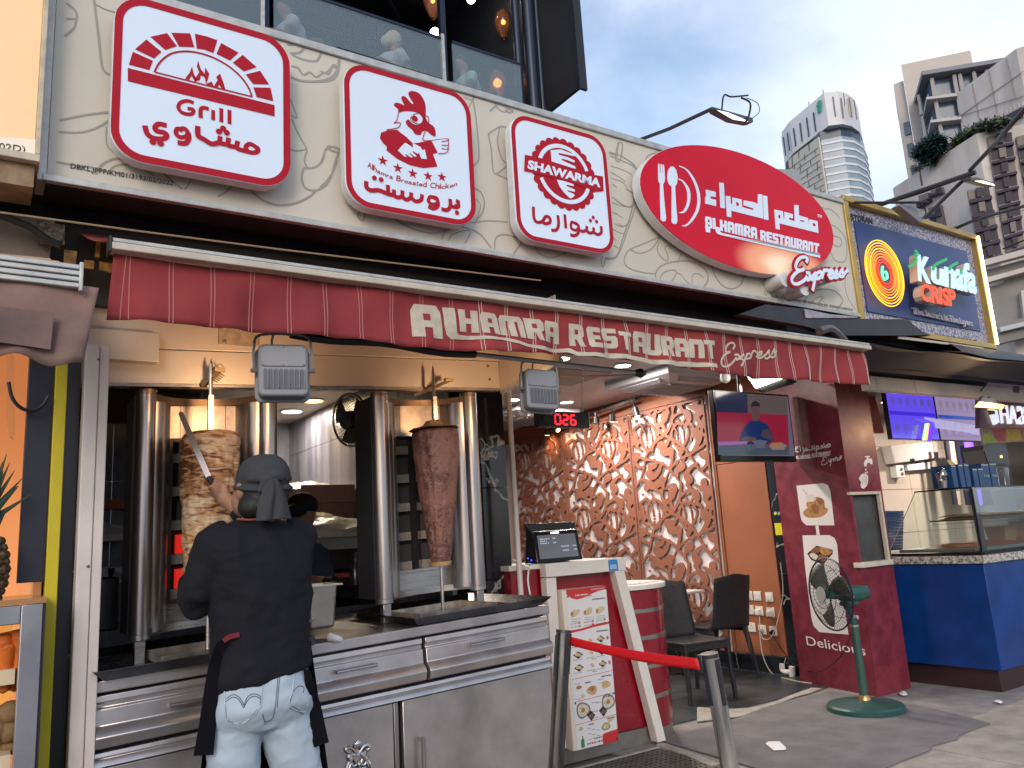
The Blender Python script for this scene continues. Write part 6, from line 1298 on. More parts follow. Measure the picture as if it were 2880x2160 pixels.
# ================================================================ MAROON PILLAR
mar=mat('maroon_vinyl',(.20,.028,.045),.38,col2=(.14,.016,.030),vscale=9,contrast=(.4,.6),bump=.06,bscale=40)
pil=thing('maroon_pillar','maroon vinyl covered pillar with white writing, food pictures and a hand wash niche','pillar',(6.05,4.35,0))
xf,yf,xr=5.90,3.957,6.29;ZT=2.88
nx0,nx1,nz0,nz1=5.94,6.235,1.0,1.556
c0x,c0y=5.84,3.957;c1x,c1y=6.0,4.79
def facept(u,z):return V((c0x+(c1x-c0x)*u,c0y+(c1y-c0y)*u,z))
m=MB();m.prism([V((c0x,c0y,.0)),V((xr,c0y,0)),V((xr,4.79,0)),V((c1x,c1y,0))],(0,0,nz0));m.build('lower_body',mar,pil)
m=MB();m.prism([V((c0x,c0y,nz1)),V((xr,c0y,nz1)),V((xr,4.79,nz1)),V((c1x,c1y,nz1))],(0,0,ZT-nz1));m.build('upper_body',mar,pil)
m=MB();m.prism([V((c0x,c0y,nz0)),V((5.872,c0y,nz0)),V((6.03,4.79,nz0)),V((c1x,c1y,nz0))],(0,0,nz1-nz0));m.build('niche_cheek',mar,pil)
MB().box(6.245,xr,c0y,4.79,nz0,nz1).build('niche_cheek',mar,pil)
MB().box(5.872,6.244,4.0,4.03,nz0,nz1).build('niche_back',mat('niche_grey',(.07,.075,.08),.15,vary=.3,vscale=4),pil)
MB().prism([V((5.876,c0y+.05,nz0+.003)),V((6.243,c0y+.05,nz0+.003)),V((6.243,4.31,nz0+.003)),V((5.94,4.31,nz0+.003))],(0,0,.01)).build('niche_floor',mat('niche_grey'),pil)
crf=mat('cream_trim',(.62,.56,.48),.5,vary=.2,vscale=10)
MB().box(5.83,6.25,c0y-.012,c0y+.02,nz1-.012,nz1+.012).build('niche_trim',crf,pil,bevel=.002);MB().box(6.225,6.249,c0y-.012,c0y+.02,nz0,nz1-.013).build('niche_trim',crf,pil,bevel=.002)
MB().box(5.83,6.255,c0y-.03,c0y+.05,nz0-.03,nz0+.012).build('niche_sill',crf,pil,bevel=.005)
class FacePlane:
 """the tilted print face of the pillar"""
 x=None;y=None
 def __init__(s):s.o=V((c0x,c0y,0));e=V((c1x-c0x,c1y-c0y,0)).normalized();s.n=V((-e.y,e.x,0));s.e=e
 def __call__(s,p):
  d=ray(*p);t=(s.o-CAM).dot(s.n)/d.dot(s.n);return CAM+d*t
FP2=FacePlane();wv=mat('white_vinyl',(.74,.68,.68),.45);wdirty=mat('white_plate',(.70,.66,.66),.4)
def ff(nm,pts,mm,lay,K=k8,parent=pil,sm=False):
 q=[FP2(K(*p))+FP2.n*(LAY*lay)for p in pts]
 if sm:q=smooth(q,4,True)
 m=MB();m.prism(q,FP2.n*.0008);return m.build(nm,mm,parent)
ff('picture_plate',[(443,1012),(655,992),(690,1010),(708,1060),(738,1320),(520,1320),(487,1290),(475,1250)],wdirty,1)
ff('picture_plate',[(490,1398),(700,1396),(740,1420),(760,1470),(775,1659),(848,2170),(620,2150),(575,2100),(560,2040),(510,1640)],wdirty,1)
m=MB();q=[FP2(k8(*p))+FP2.n*LAY*2 for p in[(603,1322),(613,1396)]];ribbon(m,q,.035,FP2.n,.0008);m.build('link_strip',wv,pil)
fd_=[mat('fried_gold',(.52,.26,.09),.5,vary=.5,vscale=60,contrast=(.4,.6)),mat('fried_dark',(.30,.11,.04),.5,vary=.4,vscale=60),mat('rice_white',(.72,.66,.60),.5,vary=.3,vscale=90)]
ff('fried_chicken_print',[(495,1220),(540,1180),(600,1170),(680,1185),(680,1220),(640,1250),(580,1262),(520,1255)],fd_[0],3,sm=True);ff('fried_chicken_print',[(520,1160),(560,1110),(610,1100),(650,1120),(665,1170),(640,1205),(560,1200)],fd_[0],4,sm=True)
ff('fried_chicken_print',[(515,1095),(545,1080),(590,1090),(585,1130),(525,1135)],fd_[2],5,sm=True);ff('fried_chicken_print',[(560,1170),(590,1150),(620,1185),(605,1225),(575,1220)],fd_[1],6,sm=True);ff('fried_chicken_print',[(600,1120),(640,1110),(660,1140),(630,1160)],fd_[1],6,sm=True);ff('fork_print',[(488,1040),(498,1036),(540,1090),(532,1095)],mat('print_grey',(.5,.46,.48),.5),4)
ff('meal_tray_print',[(528,1540),(600,1478),(725,1510),(725,1540),(650,1625),(560,1590)],mat('food_tray'),3);ff('meal_rice_print',[(625,1490),(715,1515),(700,1550),(640,1540)],fd_[0],5,sm=True);ff('meal_chicken_print',[(560,1530),(590,1490),(625,1495),(620,1530)],fd_[1],5,sm=True);ff('meal_salad_print',[(545,1550),(575,1535),(610,1560),(590,1590)],fd_[2],5,sm=True);ff('meal_meat_print',[(600,1560),(640,1545),(690,1560),(650,1605)],fd_[1],4,sm=True)
m=MB()
def tf(body,a,b,c,K=k8,bold=0.,shear=0.):text(m,FP2,body,K(*a),K(*b),K(*c),bold,3,.001,shear)
tf('Delicious',(527,702),(985,785),(515,628),K=k9)
def fstroke(pts,w,K=k8,lay=3):stroke(m,FP2,[K(*p)for p in pts],w,lay,.0008)
for s_ in[[(585,0)]]:pass
def blkF(word,quad):return block_word(m,FP2,word,quad,k8,lay=3,th=.0008)
blkF('ALHAMRA',[(440,780),(550,768),(552,800),(440,806)]);blkF('RESTAURANT',[(562,762),(712,742),(710,770),(562,786)]);fstroke([(475,802),(703,775)],.006)
for p in[[(440,730),(455,715),(445,708),(437,720),(440,745),(460,748)],[(468,700),(478,745)],[(492,712),(500,748),(492,770)],[(500,742),(530,735),(520,720),(508,735)],[(530,735),(575,728),(560,705)],[(565,700),(572,728)],[(580,695),(588,738)],[(600,755),(598,710),(612,705),(618,725),(602,725)],[(618,722),(640,718),(645,700),(630,705)],[(645,716),(700,708),(705,690),(690,690),(690,706)],[(655,680),(662,716)],[(668,716),(680,695),(690,708)]]:fstroke(p,.011)
for p in[[(680,795),(665,785),(650,800),(660,815),(645,820),(638,845),(660,850),(685,830)],[(690,805),(700,828),(715,818)],[(715,800),(700,830)],[(720,805),(705,860)],[(722,808),(738,800),(730,822)],[(742,820),(752,790),(758,800)],[(758,812),(770,795),(762,815),(775,812)],[(780,808),(785,780),(788,800),(778,812)],[(790,800),(798,775)]]:fstroke(p,.007)
fstroke([(415,722),(422,745),(420,770),(412,795)],.009)
m.build('white_writing',wv,pil,kind='stuff')
NPf=Plane(y=c0y);m=MB()
def f9(pts,sm=True):
 q=[NPf(k8(*p))+NPf.n*LAY*3 for p in pts];m.prism(smooth(q,3,True)if sm else q,NPf.n*.0008)
f9([(970,790),(972,782),(1008,780),(1012,790),(998,794),(998,802),(1025,800),(1030,812),(1032,846),(1020,846),(1008,832),(990,838),(984,862),(968,862),(964,835),(972,815),(986,805),(986,794)],False);f9([(978,880),(984,882),(982,896),(976,894)]);f9([(988,900),(995,904),(992,918),(985,914)]);f9([(974,905),(980,907),(978,920),(972,917)])
f9([(925,955),(945,925),(962,918),(990,925),(997,940),(998,975),(990,1010),(965,1036),(945,1030),(938,1005),(945,985),(932,970)],False)
m.build('hand_wash_sign',wv,pil,kind='stuff')
m=MB();
for p in[[(965,925),(975,960),(968,990)],[(980,930),(986,965),(975,1005)],[(948,950),(958,975),(950,1000)]]:stroke(m,NPf,[k8(*q)for q in p],.003,7,.0005)
m.build('hand_lines',mar,pil,kind='stuff')
# ================================================================ GREEN PEDESTAL FAN
gn_=mat('fan_green',(.018,.085,.075),.38,vary=.2,vscale=12,spec=.5);gng=mat('fan_pole_green',(.035,.085,.065),.4,vary=.2,vscale=8)
fan=thing('pedestal_fan','dark green pedestal fan with round wire cage on the grey mat','fan',(5.37,3.75,.012));fb=V((5.37,3.75,.012))
MB().lathe([(.262,0),(.262,.03),(.25,.042),(.10,.062),(.05,.068),(0,.07)],fb,48).build('base',gn_,fan)
MB().lathe([(.045,.066),(.042,.082),(.030,.10),(0,.10)],fb,24).build('brass_collar',mat('brass',(.60,.34,.14),.3,.8),fan)
pzt=P(k9(900,560),y=3.75).z
MB().cyl(fb+V((0,0,.10)),V((5.37,3.75,pzt)),.031,.029,20).build('pole',gng,fan);MB().cyl((5.37,3.75,pzt+.001),(5.37,3.75,pzt+.014),.032,n=20).build('pole_ring',mat('galvanised'),fan)
hc=P(k9(830,310),y=3.76)
MB().tube(smooth([V((5.37,3.75,pzt+.01)),V((5.365,3.75,pzt+.06)),V((5.34,3.755,pzt+.12)),V((5.30,3.765,hc.z-.06))],5),[.020]*15+[.024],10).build('neck',gn_,fan)
MB().cyl(V((5.365,3.71,pzt+.07)),V((5.365,3.74,pzt+.07)),.014,n=12).build('neck_knob',mat('knob_grey',(.35,.36,.36),.4),fan)
ax=V((-.94,.33,.04)).normalized();hm=P(k9(845,300),y=3.74);r0=hm-ax*.13;
up_v=V((0,0,1));sd_v=ax.cross(up_v).normalized();m=MB();prof=[(-.155,.0,.0,.02),(-.15,.035,.03,.01),(-.13,.058,.045,.005),(-.06,.066,.056,0),(.03,.064,.056,0),(.075,.055,.052,0),(.09,.03,.03,0),(.091,0,0,0)]
nseg=20
for i,(d,a,b,dz)in enumerate(prof):
 for k in range(nseg):
  t=2*math.pi*k/nseg;cx_=math.copysign(abs(math.cos(t))**.6,math.cos(t));sz_=math.copysign(abs(math.sin(t))**.6,math.sin(t));m.v.append(hm+ax*(d-.01)+sd_v*(a*cx_)+up_v*(b*sz_+dz))
for i in range(len(prof)-1):
 for k in range(nseg):l=(k+1)%nseg;m.f.append((i*nseg+k,i*nseg+l,(i+1)*nseg+l,(i+1)*nseg+k))
m.build('motor_housing',gn_,fan,ang=50)
MB().box(hm.x-.06,hm.x+.05,hm.y-.045,hm.y+.045,hm.z-.085,hm.z-.052).build('gear_box',gn_,fan,bevel=.006)
MB().tube(smooth([hm+V((-.05,0,.05)),hm+V((-.045,0,.085)),hm+V((.02,0,.088)),hm+V((.03,0,.05))],3),.008,6).build('carry_handle',gn_,fan)
lg=MB();a_=hm+sd_v*(-.069 if(sd_v.y>0)else.069);
ls=-1 if sd_v.y>0 else 1
text3(lg,'NIKO',hm+sd_v*(ls*.066)+ax*.055+V((0,0,-.032)),hm+sd_v*(ls*.066)+ax*.005+V((0,0,-.032)),hm+sd_v*(ls*.066)+ax*.055+V((0,0,-.016)),sd_v*ls,.02,.002);lg.build('maker_lettering',wv,fan)
cage_c=hm+ax*.15;wire_m=mat('cage_wire',(.03,.035,.05),.35,.6);Rf=.255
def disc(r,d,n=36):return[cage_c+ax*d+(sd_v*math.cos(t)+up_v*math.sin(t))*r for t in np.linspace(0,2*math.pi,n,endpoint=False)]
MB().tube(disc(Rf,0,48),.006,6,closed=True).build('cage_rim',mat('rim_blue',(.01,.012,.045),.35),fan)
m=MB()
for k in range(54):
 t=2*math.pi*k/54;u=sd_v*math.cos(t)+up_v*math.sin(t)
 m.tube([cage_c+ax*.075+u*.055,cage_c+ax*.06+u*.15,cage_c+ax*.0+u*Rf],.0013,3,caps=False)
 m.tube([cage_c-ax*.07+u*.07,cage_c-ax*.055+u*.17,cage_c+u*Rf],.0013,3,caps=False)
for r,d in((.15,.06),(.21,.033),(.17,-.055),(.055,.075),(.10,.07)):m.tube(disc(r,d),.0022,4,closed=True)
m.build('cage_wires',wire_m,fan,kind='stuff')
bl=mat('blade_grey',(.11,.115,.10),.35,.3);
for k in range(3):
 t0=2*math.pi*k/3+.5
 def bf_(u,v):
  r=.035+.195*v;a=t0+(u-.5)*(1.15-.25*v)+.35*v;return cage_c+ax*(.012*math.cos(u*3.1)-.02*(u-.5))+(sd_v*math.cos(a)+up_v*math.sin(a))*r
 m=MB();m.grid(bf_,8,8);o=m.build('blade',bl,fan);o.modifiers.new('t','SOLIDIFY').thickness=.002
MB().cyl(cage_c-ax*.06,cage_c+ax*.03,.04,.035,18).build('hub',gn_,fan);MB().cyl(cage_c+ax*.075,cage_c+ax*.08,.055,n=20).build('badge',mat('knob_grey'),fan)
# ================================================================ BLUE DESSERT STALL
blu=mat('blue_laminate',(.004,.045,.23),.3,vary=.3,vscale=5,detail=12,spec=.5,bump=.01,bscale=80);kick=mat('kick_brown',(.09,.05,.06),.25,.6)
bcn=thing('blue_counter','deep blue counter with speckled granite top, right of the maroon pillar','counter',(8,4,0))
MB().box(6.49,10.5,3.335,4.75,.165,.955).build('counter_body',blu,bcn,bevel=.003);MB().box(6.54,10.5,3.38,4.75,.0,.163).build('kick_plate',kick,bcn,bevel=.002)
gra=mat('granite',(.56,.50,.44),.3,col2=(.10,.12,.13),vscale=42,contrast=(.40,.56),detail=6)
MB().box(6.47,10.5,3.312,4.75,.957,1.018).build('granite_top',gra,bcn,bevel=.004)
dc=thing('pastry_display_case','glass pastry display case with dark metal edges on the granite counter','display case',(8,3.7,1.02));gls=glassmat('case_glass',(.93,.98,.96),.05);edg=mat('case_edge',(.02,.018,.02),.25,.5)
gt_=MB();gt_.prism([V((6.50,3.335,1.045)),V((6.50,4.12,1.045)),V((6.50,3.80,1.540)),V((6.50,3.335,1.540))],(.004,0,0));gt_.build('glass_side',gls,dc)
MB().box(6.505,10.2,3.335,3.339,1.045,1.540).build('glass_front',gls,dc);MB().box(6.5,10.2,3.341,3.80,1.541,1.549).build('glass_top',gls,dc)
for a,b,w_ in[((6.497,3.332,1.543),(6.497,3.80,1.543),.012),((6.497,3.332,1.032),(6.497,4.14,1.032),.022),((6.497,3.332,1.05),(6.497,3.332,1.535),.010),((6.51,3.332,1.032),(10.2,3.332,1.032),.016),((6.51,3.332,1.546),(10.2,3.332,1.546),.008)]:MB().bar(a,b,w_,w_).build('edge_strip',edg,dc)
MB().bar((6.50,4.115,1.05),(6.50,3.80,1.535),.005,.005).build('edge_strip',mat('case_edge2',(.42,.30,.27),.4),dc)
MB().box(6.53,6.60,3.345,3.37,1.045,1.535).build('corner_post',mat('post_brown',(.10,.06,.07),.3,.4),dc)
trb=mat('tray_board',(.16,.10,.07),.4,.3)
MB().box(6.70,10.2,3.42,3.83,1.288,1.300).build('shelf',trb,dc);MB().box(6.70,10.2,3.42,3.83,1.262,1.268).build('shelf_glass',gls,dc);MB().box(6.56,10.2,3.42,4.05,1.045,1.072).build('lower_tray',mat('lower_tray',(.35,.33,.30),.35,.6),dc)
crust=mat('pastry_crust',(.55,.33,.13),.6,col2=(.36,.16,.06),vscale=40,bump=.3,bscale=60);crb=mat('pastry_red',(.60,.14,.04),.5,vary=.35,vscale=50)
NTH='first,second,third,fourth,fifth,sixth,seventh,eighth,ninth,tenth,eleventh,twelfth'.split(',')
for i in range(8):
 x0=6.74+i*.235;z0=1.301;
 for k in range(2):
  m=MB();m.grid(lambda u,v:V((x0+.22*u,3.45+.34*v,z0+k*.022+.022*math.sin(u*math.pi)**.5*math.sin(v*math.pi)**.3+.006*noise.noise(V((x0*7+u*5,v*6,k*3.))))),6,6)
  m.build('flat_pastry',crust,label='golden flat pastry, '+('lower' if k==0 else 'upper')+f' of the {NTH[i]} pair from the case corner',cat='pastry',group='golden pastries stacked on the case shelf')
for i in range(6):
 x0=6.66+i*.5;m=MB();m.grid(lambda u,v:V((x0+.44*u,3.5+.42*v,1.074+.03*math.sin(u*math.pi)**.4*math.sin(v*math.pi)**.4+.008*noise.noise(V((x0*5+u*6,v*6,1))))),8,6);m.build('red_pastry_tray',crb,label=NTH[i]+' orange red shredded pastry slab from the case corner in the lower tray',cat='pastry',group='orange red pastry slabs in the lower tray')
for i,(x,y,l,h,c)in enumerate([(7.5,3.62,.22,.14,(.45,.24,.10)),(7.9,3.6,.26,.17,(.55,.35,.18)),(8.4,3.64,.2,.12,(.40,.20,.08))]):
 m=MB();taper(m,x,x+l,y,y+.18,1.075,1.075+h,.8);m.build('cardboard_tub',mat('tub%d'%i,c,.6),label=['small brown card tub, left of three inside the case','taller tan card tub, middle of three inside the case','short dark card tub, right of three inside the case'][i],cat='tub',bevel=.006)
bxm=mat('gift_box_blue',(.010,.055,.16),.4,vary=.2,vscale=6);bxs=mat('gift_box_side',(.004,.02,.075),.4)
BX=[(1085,1160,40),(1200,1275,30),(1290,1365,25),(1412,1490,95),(1500,1580,90),(1560,1680,20),(1690,1800,10)]
ords=['first','second','third','fourth','fifth','sixth','last and widest']
for i,(xa,xb,yt)in enumerate(BX):
 yb_=3.44+(0 if i<5 else.1);pb=P(kC(xa+45,392),y=yb_);x0=pb.x;w_=P(kC(xb+45,392),y=yb_).x-x0;zt=P(kC(xa,yt),y=yb_).z
 t=thing('gift_box',f'{ords[i]} dark blue upright gift box from the left on the glass case','box',(x0+w_/2,yb_+.08,1.55),'dark blue gift boxes on the pastry case')
 MB().box(x0,x0+w_*.92,yb_,yb_+.17,1.55,zt).build('carton',bxm,t,bevel=.002);MB().box(x0+.003,x0+w_*.92-.003,yb_-.0015,yb_-.0002,zt-.016,zt-.008).build('gold_line',mat('gold_line',(.4,.42,.3),.4),t)
 if i>=5:
  m=MB();text3(m,'Kunafa',V((x0+.02,yb_-.001,1.64)),V((x0+w_*.8,yb_-.001,1.64)),V((x0+.02,yb_-.001,1.665)),V((0,-1,0)),0,.0006);m.build('box_lettering',mat('gold_line'),t)
cu=thing('plastic_cup','clear plastic cup with domed lid at the left end of the glass case top','cup',P(kC(970,410),y=3.50));c0=V((P(kC(965,400),y=3.50).x,3.50,1.55));clr=glassmat('clear_plastic',(.95,.93,.93),.45,.1)
MB().lathe([(.030,.0),(.042,.10)],c0,18).build('cup_body',clr,cu);MB().lathe([(.046,.10),(.046,.106),(.040,.14),(.022,.160),(0,.165)],c0,18).build('domed_lid',clr,cu);MB().lathe([(0,.004),(.026,.004),(.034,.06),(0,.062)],c0,14).build('cream_filling',mat('cream_fill',(.7,.62,.66),.6),cu)
jr=V((P(kC(1860,370),y=3.6).x+.02,3.6,1.55));m=MB();taper(m,jr.x-.03,jr.x+.06,3.55,3.66,1.55,1.72,.85);m.build('clear_tub',clr,label='clear plastic tub with pink lid right of the blue gift boxes',cat='tub',bevel=.01)
m=MB();m.prism([P(kR(*p),y=3.5)for p in[(500,1045),(540,1040),(600,1070),(630,1105),(545,1110)]],(0,.01,0));m.build('folded_card',mat('tan_card',(.55,.33,.14),.6),label='tan folded card poking up behind the first blue gift box',cat='card')
btile=mat('beige_tile',(.56,.46,.37),.35,vary=.08,vscale=2);grt=mat('tile_grout',(.36,.30,.25),.8)
bw=thing('stall_back_wall','beige large tiled back wall of the dessert stall','wall',(10,6,0));MB().box(6.3,16,6.01,6.1,0,2.75).build('wall_base',grt,bw)
for i in range(7):
 for j in range(5):MB().box(6.6+i*.9,6.6+(i+1)*.9-.008,6.0,6.012,.05+j*.55,.05+(j+1)*.55-.008).build('wall_tile',btile if i<6 else mat('grey_tile',(.34,.34,.37),.4),bw)
grey_w=MB().box(12.2,16,5.2,5.26,0,2.1).build('grey_partition',mat('grey_tile'),label='grey tiled partition at the right edge behind the pastry case',cat='wall')
MB().box(6.3,16,3.75,6.1,2.62,2.66).build('stall_inner_ceiling',mat('stall_ceiling',(.10,.07,.09),.6),kind='structure')
rp2=mat('red_brown_lit',(.42,.05,.02),.5);MB().prism([P(k8(*p),y=4.9)for p in[(960,260),(1048,290),(1125,602),(1000,602)]],(0,.05,0)).build('red_brown_panel',rp2,label='narrow red brown panel between the maroon pillar and the menu screens',cat='panel')
SY=4.6;sx=[P(k8(1155,450),y=SY).x,P(k8(1530,450),y=SY).x,P(k8(1865,450),y=SY).x];sz0,sz1=2.12,2.71
for i,(c,lb)in enumerate([((.09,.055,.62),'blue violet glowing menu screen, left of the two over the stall'),((.22,.17,.30),'mauve menu screen with blue bands, right of the two over the stall')]):
 t=thing('menu_screen',lb,'menu screen',((sx[i]+sx[i+1])/2,SY,sz0),'menu screens over the dessert stall');a,b=sx[i]+.01,sx[i+1]-.01
 MB().box(a,b,SY+.004,SY+.05,sz0,sz1).build('case',mat('tv_black'),t);MB().box(a+.01,b-.01,SY,SY+.003,sz0+.01,sz1-.01).build('screen',mat('menu_screen%d'%i,(.03,.02,.05),.12,emit=c,es=.8),t)
 W_=b-a;bandm=mat('band_blue%d'%i,(.01,.02,.05),.2,emit=((.05,.02,.55),(.02,.07,.34))[i],es=.7);paper=mat('menu_dim',(.02,.02,.03),.2,emit=((.13,.09,.55),(.26,.22,.33))[i],es=.7)
 for z in((.50,.56),(.24,.28))if i else((.25,.29),):MB().box(a+.012,b-.012,SY-.002,SY-.0005,sz0+z[0],sz0+z[1]).build('blue_band',bandm,t)
 itm=mat('menu_item%d'%i,(.02,.02,.02),.3,emit=((.09,.06,.36),(.20,.16,.22))[i],es=.7)
 for r_,(zc,n)in enumerate(((.40,6),(.12,5))):
  for k in range(n):
   xc=a+W_*(k+.7)/(n+.5);m=MB();m.prism([V((xc+.04*math.cos(q_),SY-.0025,sz0+zc+.045*math.sin(q_)*(1+.2*math.sin(3*q_))))for q_ in np.linspace(0,6.28,12,endpoint=False)],(0,-.001,0));m.build('item_picture',itm,t)
   m=MB();text3(m,['Kunafa','Crisp','Baklava','Cream','Nutella','Mix'][k%6],V((xc-.05,SY-.002,sz0+zc-.075)),V((xc+.05,SY-.002,sz0+zc-.075)),V((xc-.05,SY-.002,sz0+zc-.055)),V((0,-1,0)),0,.0006);m.build('item_name',itm,t)
m=MB();m.prism([P(kR(*p),y=4.55)for p in[(200,452),(945,575),(945,700),(780,660),(360,600),(340,520),(205,475)]],(0,.01,0));m.build('lit_banner',mat('banner_lit',(.5,.45,.55),.3,emit=(.42,.40,.66),es=.55,col2=(.4,.2,.3),vscale=14),label='pale glowing slanted banner in front of the menu screens',cat='banner')
for a,b,nm,c in(((245,545),(215,765),'orange',(1,.35,.03)),((218,550),(180,765),'green',(.25,.9,.35)),((290,600),(250,770),'blue',(.12,.04,1))):
 MB().cyl(P(kR(*a),y=4.54),P(kR(*b),y=4.54),.012 if nm!='blue' else.03,n=8).build('light_tube',mat('tube_'+nm,c,.4,emit=c,es=1.6 if nm!='blue' else.8),label=f'short {nm} glowing tube low on the menu screens',cat='light tube')
pv=thing('violet_banner','bright violet vertical banner hanging behind the pastry case','banner',P(kR(830,950),y=5.5));MB().prism([P(kR(*p),y=5.5)for p in[(750,785),(858,785),(905,1095),(1000,1659),(900,1659),(805,1095)]],(0,.02,0)).build('cloth',mat('violet_glow',(.12,.06,.5),.5,emit=(.16,.08,.75),es=.6),pv)
for pts,c,lb in[([(485,785),(520,785),(560,1110),(660,1659),(610,1659),(530,1090)],(.02,.018,.03),'dark post left of the violet banner'),([(540,785),(600,785),(640,1100),(700,1659),(660,1659),(575,1100)],(.45,.33,.26),'beige door jamb left of the violet banner'),([(632,785),(752,785),(805,1100),(900,1659),(790,1659),(690,1100)],(.015,.015,.03),'dark doorway left of the violet banner'),([(858,785),(960,785),(1035,1090),(1140,1659),(1000,1659),(905,1095)],(.06,.03,.05),'dark maroon panel right of the violet banner')]:
 MB().prism([P(kR(*p),y=5.6)for p in pts],(0,.03,0)).build('door_panel',mat('dp%.3f'%c[0],c,.5),label=lb,cat='panel')
ac=thing('air_curtain','long white air curtain unit on the beige tiles under the menu screens','air curtain',(10.4,5.9,2.05));MB().prism([P(k8(*p),y=5.85)for p in[(1175,700),(1500,665),(1520,800),(1210,840)]],(0,.14,0)).build('unit',mat('unit_white',(.62,.56,.52),.4),ac,bevel=.01);MB().prism([P(k8(*p),y=5.86)for p in[(1500,665),(1535,670),(1550,815),(1525,818)]],(0,.12,0)).build('end_plate',mat('unit_shade',(.45,.38,.34),.5),ac)
MB().prism([P(k8(*p),y=5.845)for p in[(1325,803),(1358,800),(1362,820),(1330,823)]],(0,-.004,0)).build('badge',blk,ac)
sb=thing('switch_box','white isolator box with green and red buttons on the beige tiled wall','switch box',(10.1,5.9,1.7));MB().prism([P(k8(*p),y=5.9)for p in[(1215,852),(1275,852),(1290,945),(1228,948)]],(0,.09,0)).build('box',rimw,sb,bevel=.006)
for(x,y),c in(((1258,884),(.05,.25,.12)),((1265,920),(.4,.05,.04))):q=P(k8(x,y),y=5.895);MB().cyl(q,q+V((0,-.012,0)),.02,n=12).build('button',mat('button%.2f'%c[0],c,.4),sb)
MB().prism([P(k8(*p),y=5.92)for p in[(1300,840),(1480,828),(1490,880),(1312,895)]],(0,.07,0)).build('socket_trunking',rimw,label='white socket trunking under the air curtain',cat='trunking',bevel=.005)
stk=thing('stacked_blue_boxes','tall stack of flat blue pastry cartons beside the niche','box stack',P(kC(200,1400),y=4.9));n_=14
p0,p1,p2,p3=P(kC(10,1380),y=4.9),P(kC(330,1360),y=4.9),P(kC(345,750),y=4.9),P(kC(5,750),y=4.9)
for i in range(n_):
 a,b=i/n_,(i+.9)/n_;q=[p0.lerp(p3,a),p1.lerp(p2,a),p1.lerp(p2,b),p0.lerp(p3,b)];MB().prism(q,(0,.3,0)).build('carton',bxm if i%3 else mat('gift_box_side'),stk,bevel=.003)
 if i<11:
  c0=(q[0]+q[1]+q[2]+q[3])/4;m=MB();text3(m,'Kunafa',c0+V((-.06,-.002,-.008)),c0+V((.05,-.002,-.008)),c0+V((-.06,-.002,.006)),V((0,-1,0)),0,.0006);m.build('carton_lettering',mat('pale_blue',(.10,.16,.35),.5),stk)
crb_=mat('cream_beam',(.58,.50,.43),.5,vary=.15,vscale=6);hb=thing('header_beam','long cream metal header beam in panels above the dessert stall','beam',(8,3.6,2.35));xs_=[5.77,5.86,P(k8(1360,210),y=3.6).x,P(k8(1870,240),y=3.6).x,P(k8(2130,250),y=3.6).x,10.8]
for a,b in zip(xs_,xs_[1:]):m=MB();m.prism([V((a+.003,3.6,2.342+.006*(a-6))),V((b-.003,3.6,2.342+.006*(b-6))),V((b-.003,3.6,2.452+.006*(b-6))),V((a+.003,3.6,2.452+.006*(a-6)))],(0,.08,0));m.build('beam_panel',crb_,hb,bevel=.002)
for i in range(5):MB().bar(P(k8(2128,240+i*10),y=3.595),P(k8(2175,246+i*10),y=3.595),.006,.008).build('vent_slot',blk,hb)
nav=mat('navy_canvas',(.012,.012,.045),.7,vary=.3,vscale=3);na=thing('navy_awning','dark navy canvas awning over the dessert stall, under the blue framed sign','awning',(8,3.3,2.45))
MB().grid(lambda u,v:V((4.62+7*u,3.05+.5*v,2.50+.06*v+.012*u*7*.9-.0+.008*math.sin(u*40))),60,4).build('roof_fabric',mat('black_tarp',(.010,.010,.014),.5,vary=.3,vscale=3),na)
def nv_(u,v):return V((5.0+7*u,3.05+.02*math.sin(u*30)+.40*v,2.52+.075*u-.055*v+.006*math.sin(u*50)))
MB().grid(nv_,60,4).build('underside',nav,na);MB().grid(lambda u,v:V((5.0+7*u,3.46+.02*v,2.475+.06*u-.03*v)),40,2).build('hem',nav,na)
MB().box(4.62,12,3.44,3.50,2.52,2.74).build('dark_board',dark,na)
MB().grid(lambda u,v:V((6.3+5*u,3.10+.30*v,2.545+.04*u+.19*(1-(1-v)**2)*(1-.5*u))),20,6).build('awning_top',mat('black_tarp'),na)
tp_=[kn(200,985),kn(505,1020),kn(520,1092),kn(900,1096),kn(1312,1100),kn(1360,1150),kn(1430,1200),kn(1490,1224),kn(1240,1226),kn(830,1226),kn(700,1210),kn(500,1150),kn(0,1060)]
q=[P(p,y=3.20)for p in tp_];m=MB();m.prism(q,(0,.05,0));m.build('black_tarpaulin',mat('tarp_brown',(.035,.024,.030),.42,col2=(.012,.010,.014),vscale=5),label='creased black tarpaulin flap under the joint of the cream and blue signs',cat='tarpaulin')
MB().prism([P(kn(*p),y=3.19)for p in[(505,1018),(700,1060),(915,1078),(920,1090),(520,1090)]],(0,.008,0)).build('white_offcut',mat('dirty_white',(.38,.36,.42),.6,vary=.5,vscale=12),label='dirty white sheet offcut under the right end of the cream board',cat='sheet')
MB().prism([P(kn(*p),y=3.22)for p in[(1232,1236),(1262,1232),(1900,1320),(1895,1330),(1240,1252)]],(0,.01,0)).build('loose_strip',mat('strip_pale',(.5,.42,.36),.5),label='loose pale strip along the lower edge of the blue framed sign',cat='strip')
fold=MB();fold.tube(smooth([P(kn(*p),y=3.12)for p in[(620,1195),(690,1175),(740,1200),(780,1240),(815,1275)]],4),.03,7);fold.build('tarp_fold',mat('tarp_sheen',(.09,.085,.09),.3),label='shiny folded bundle of tarpaulin at the end of the red awning',cat='tarpaulin')
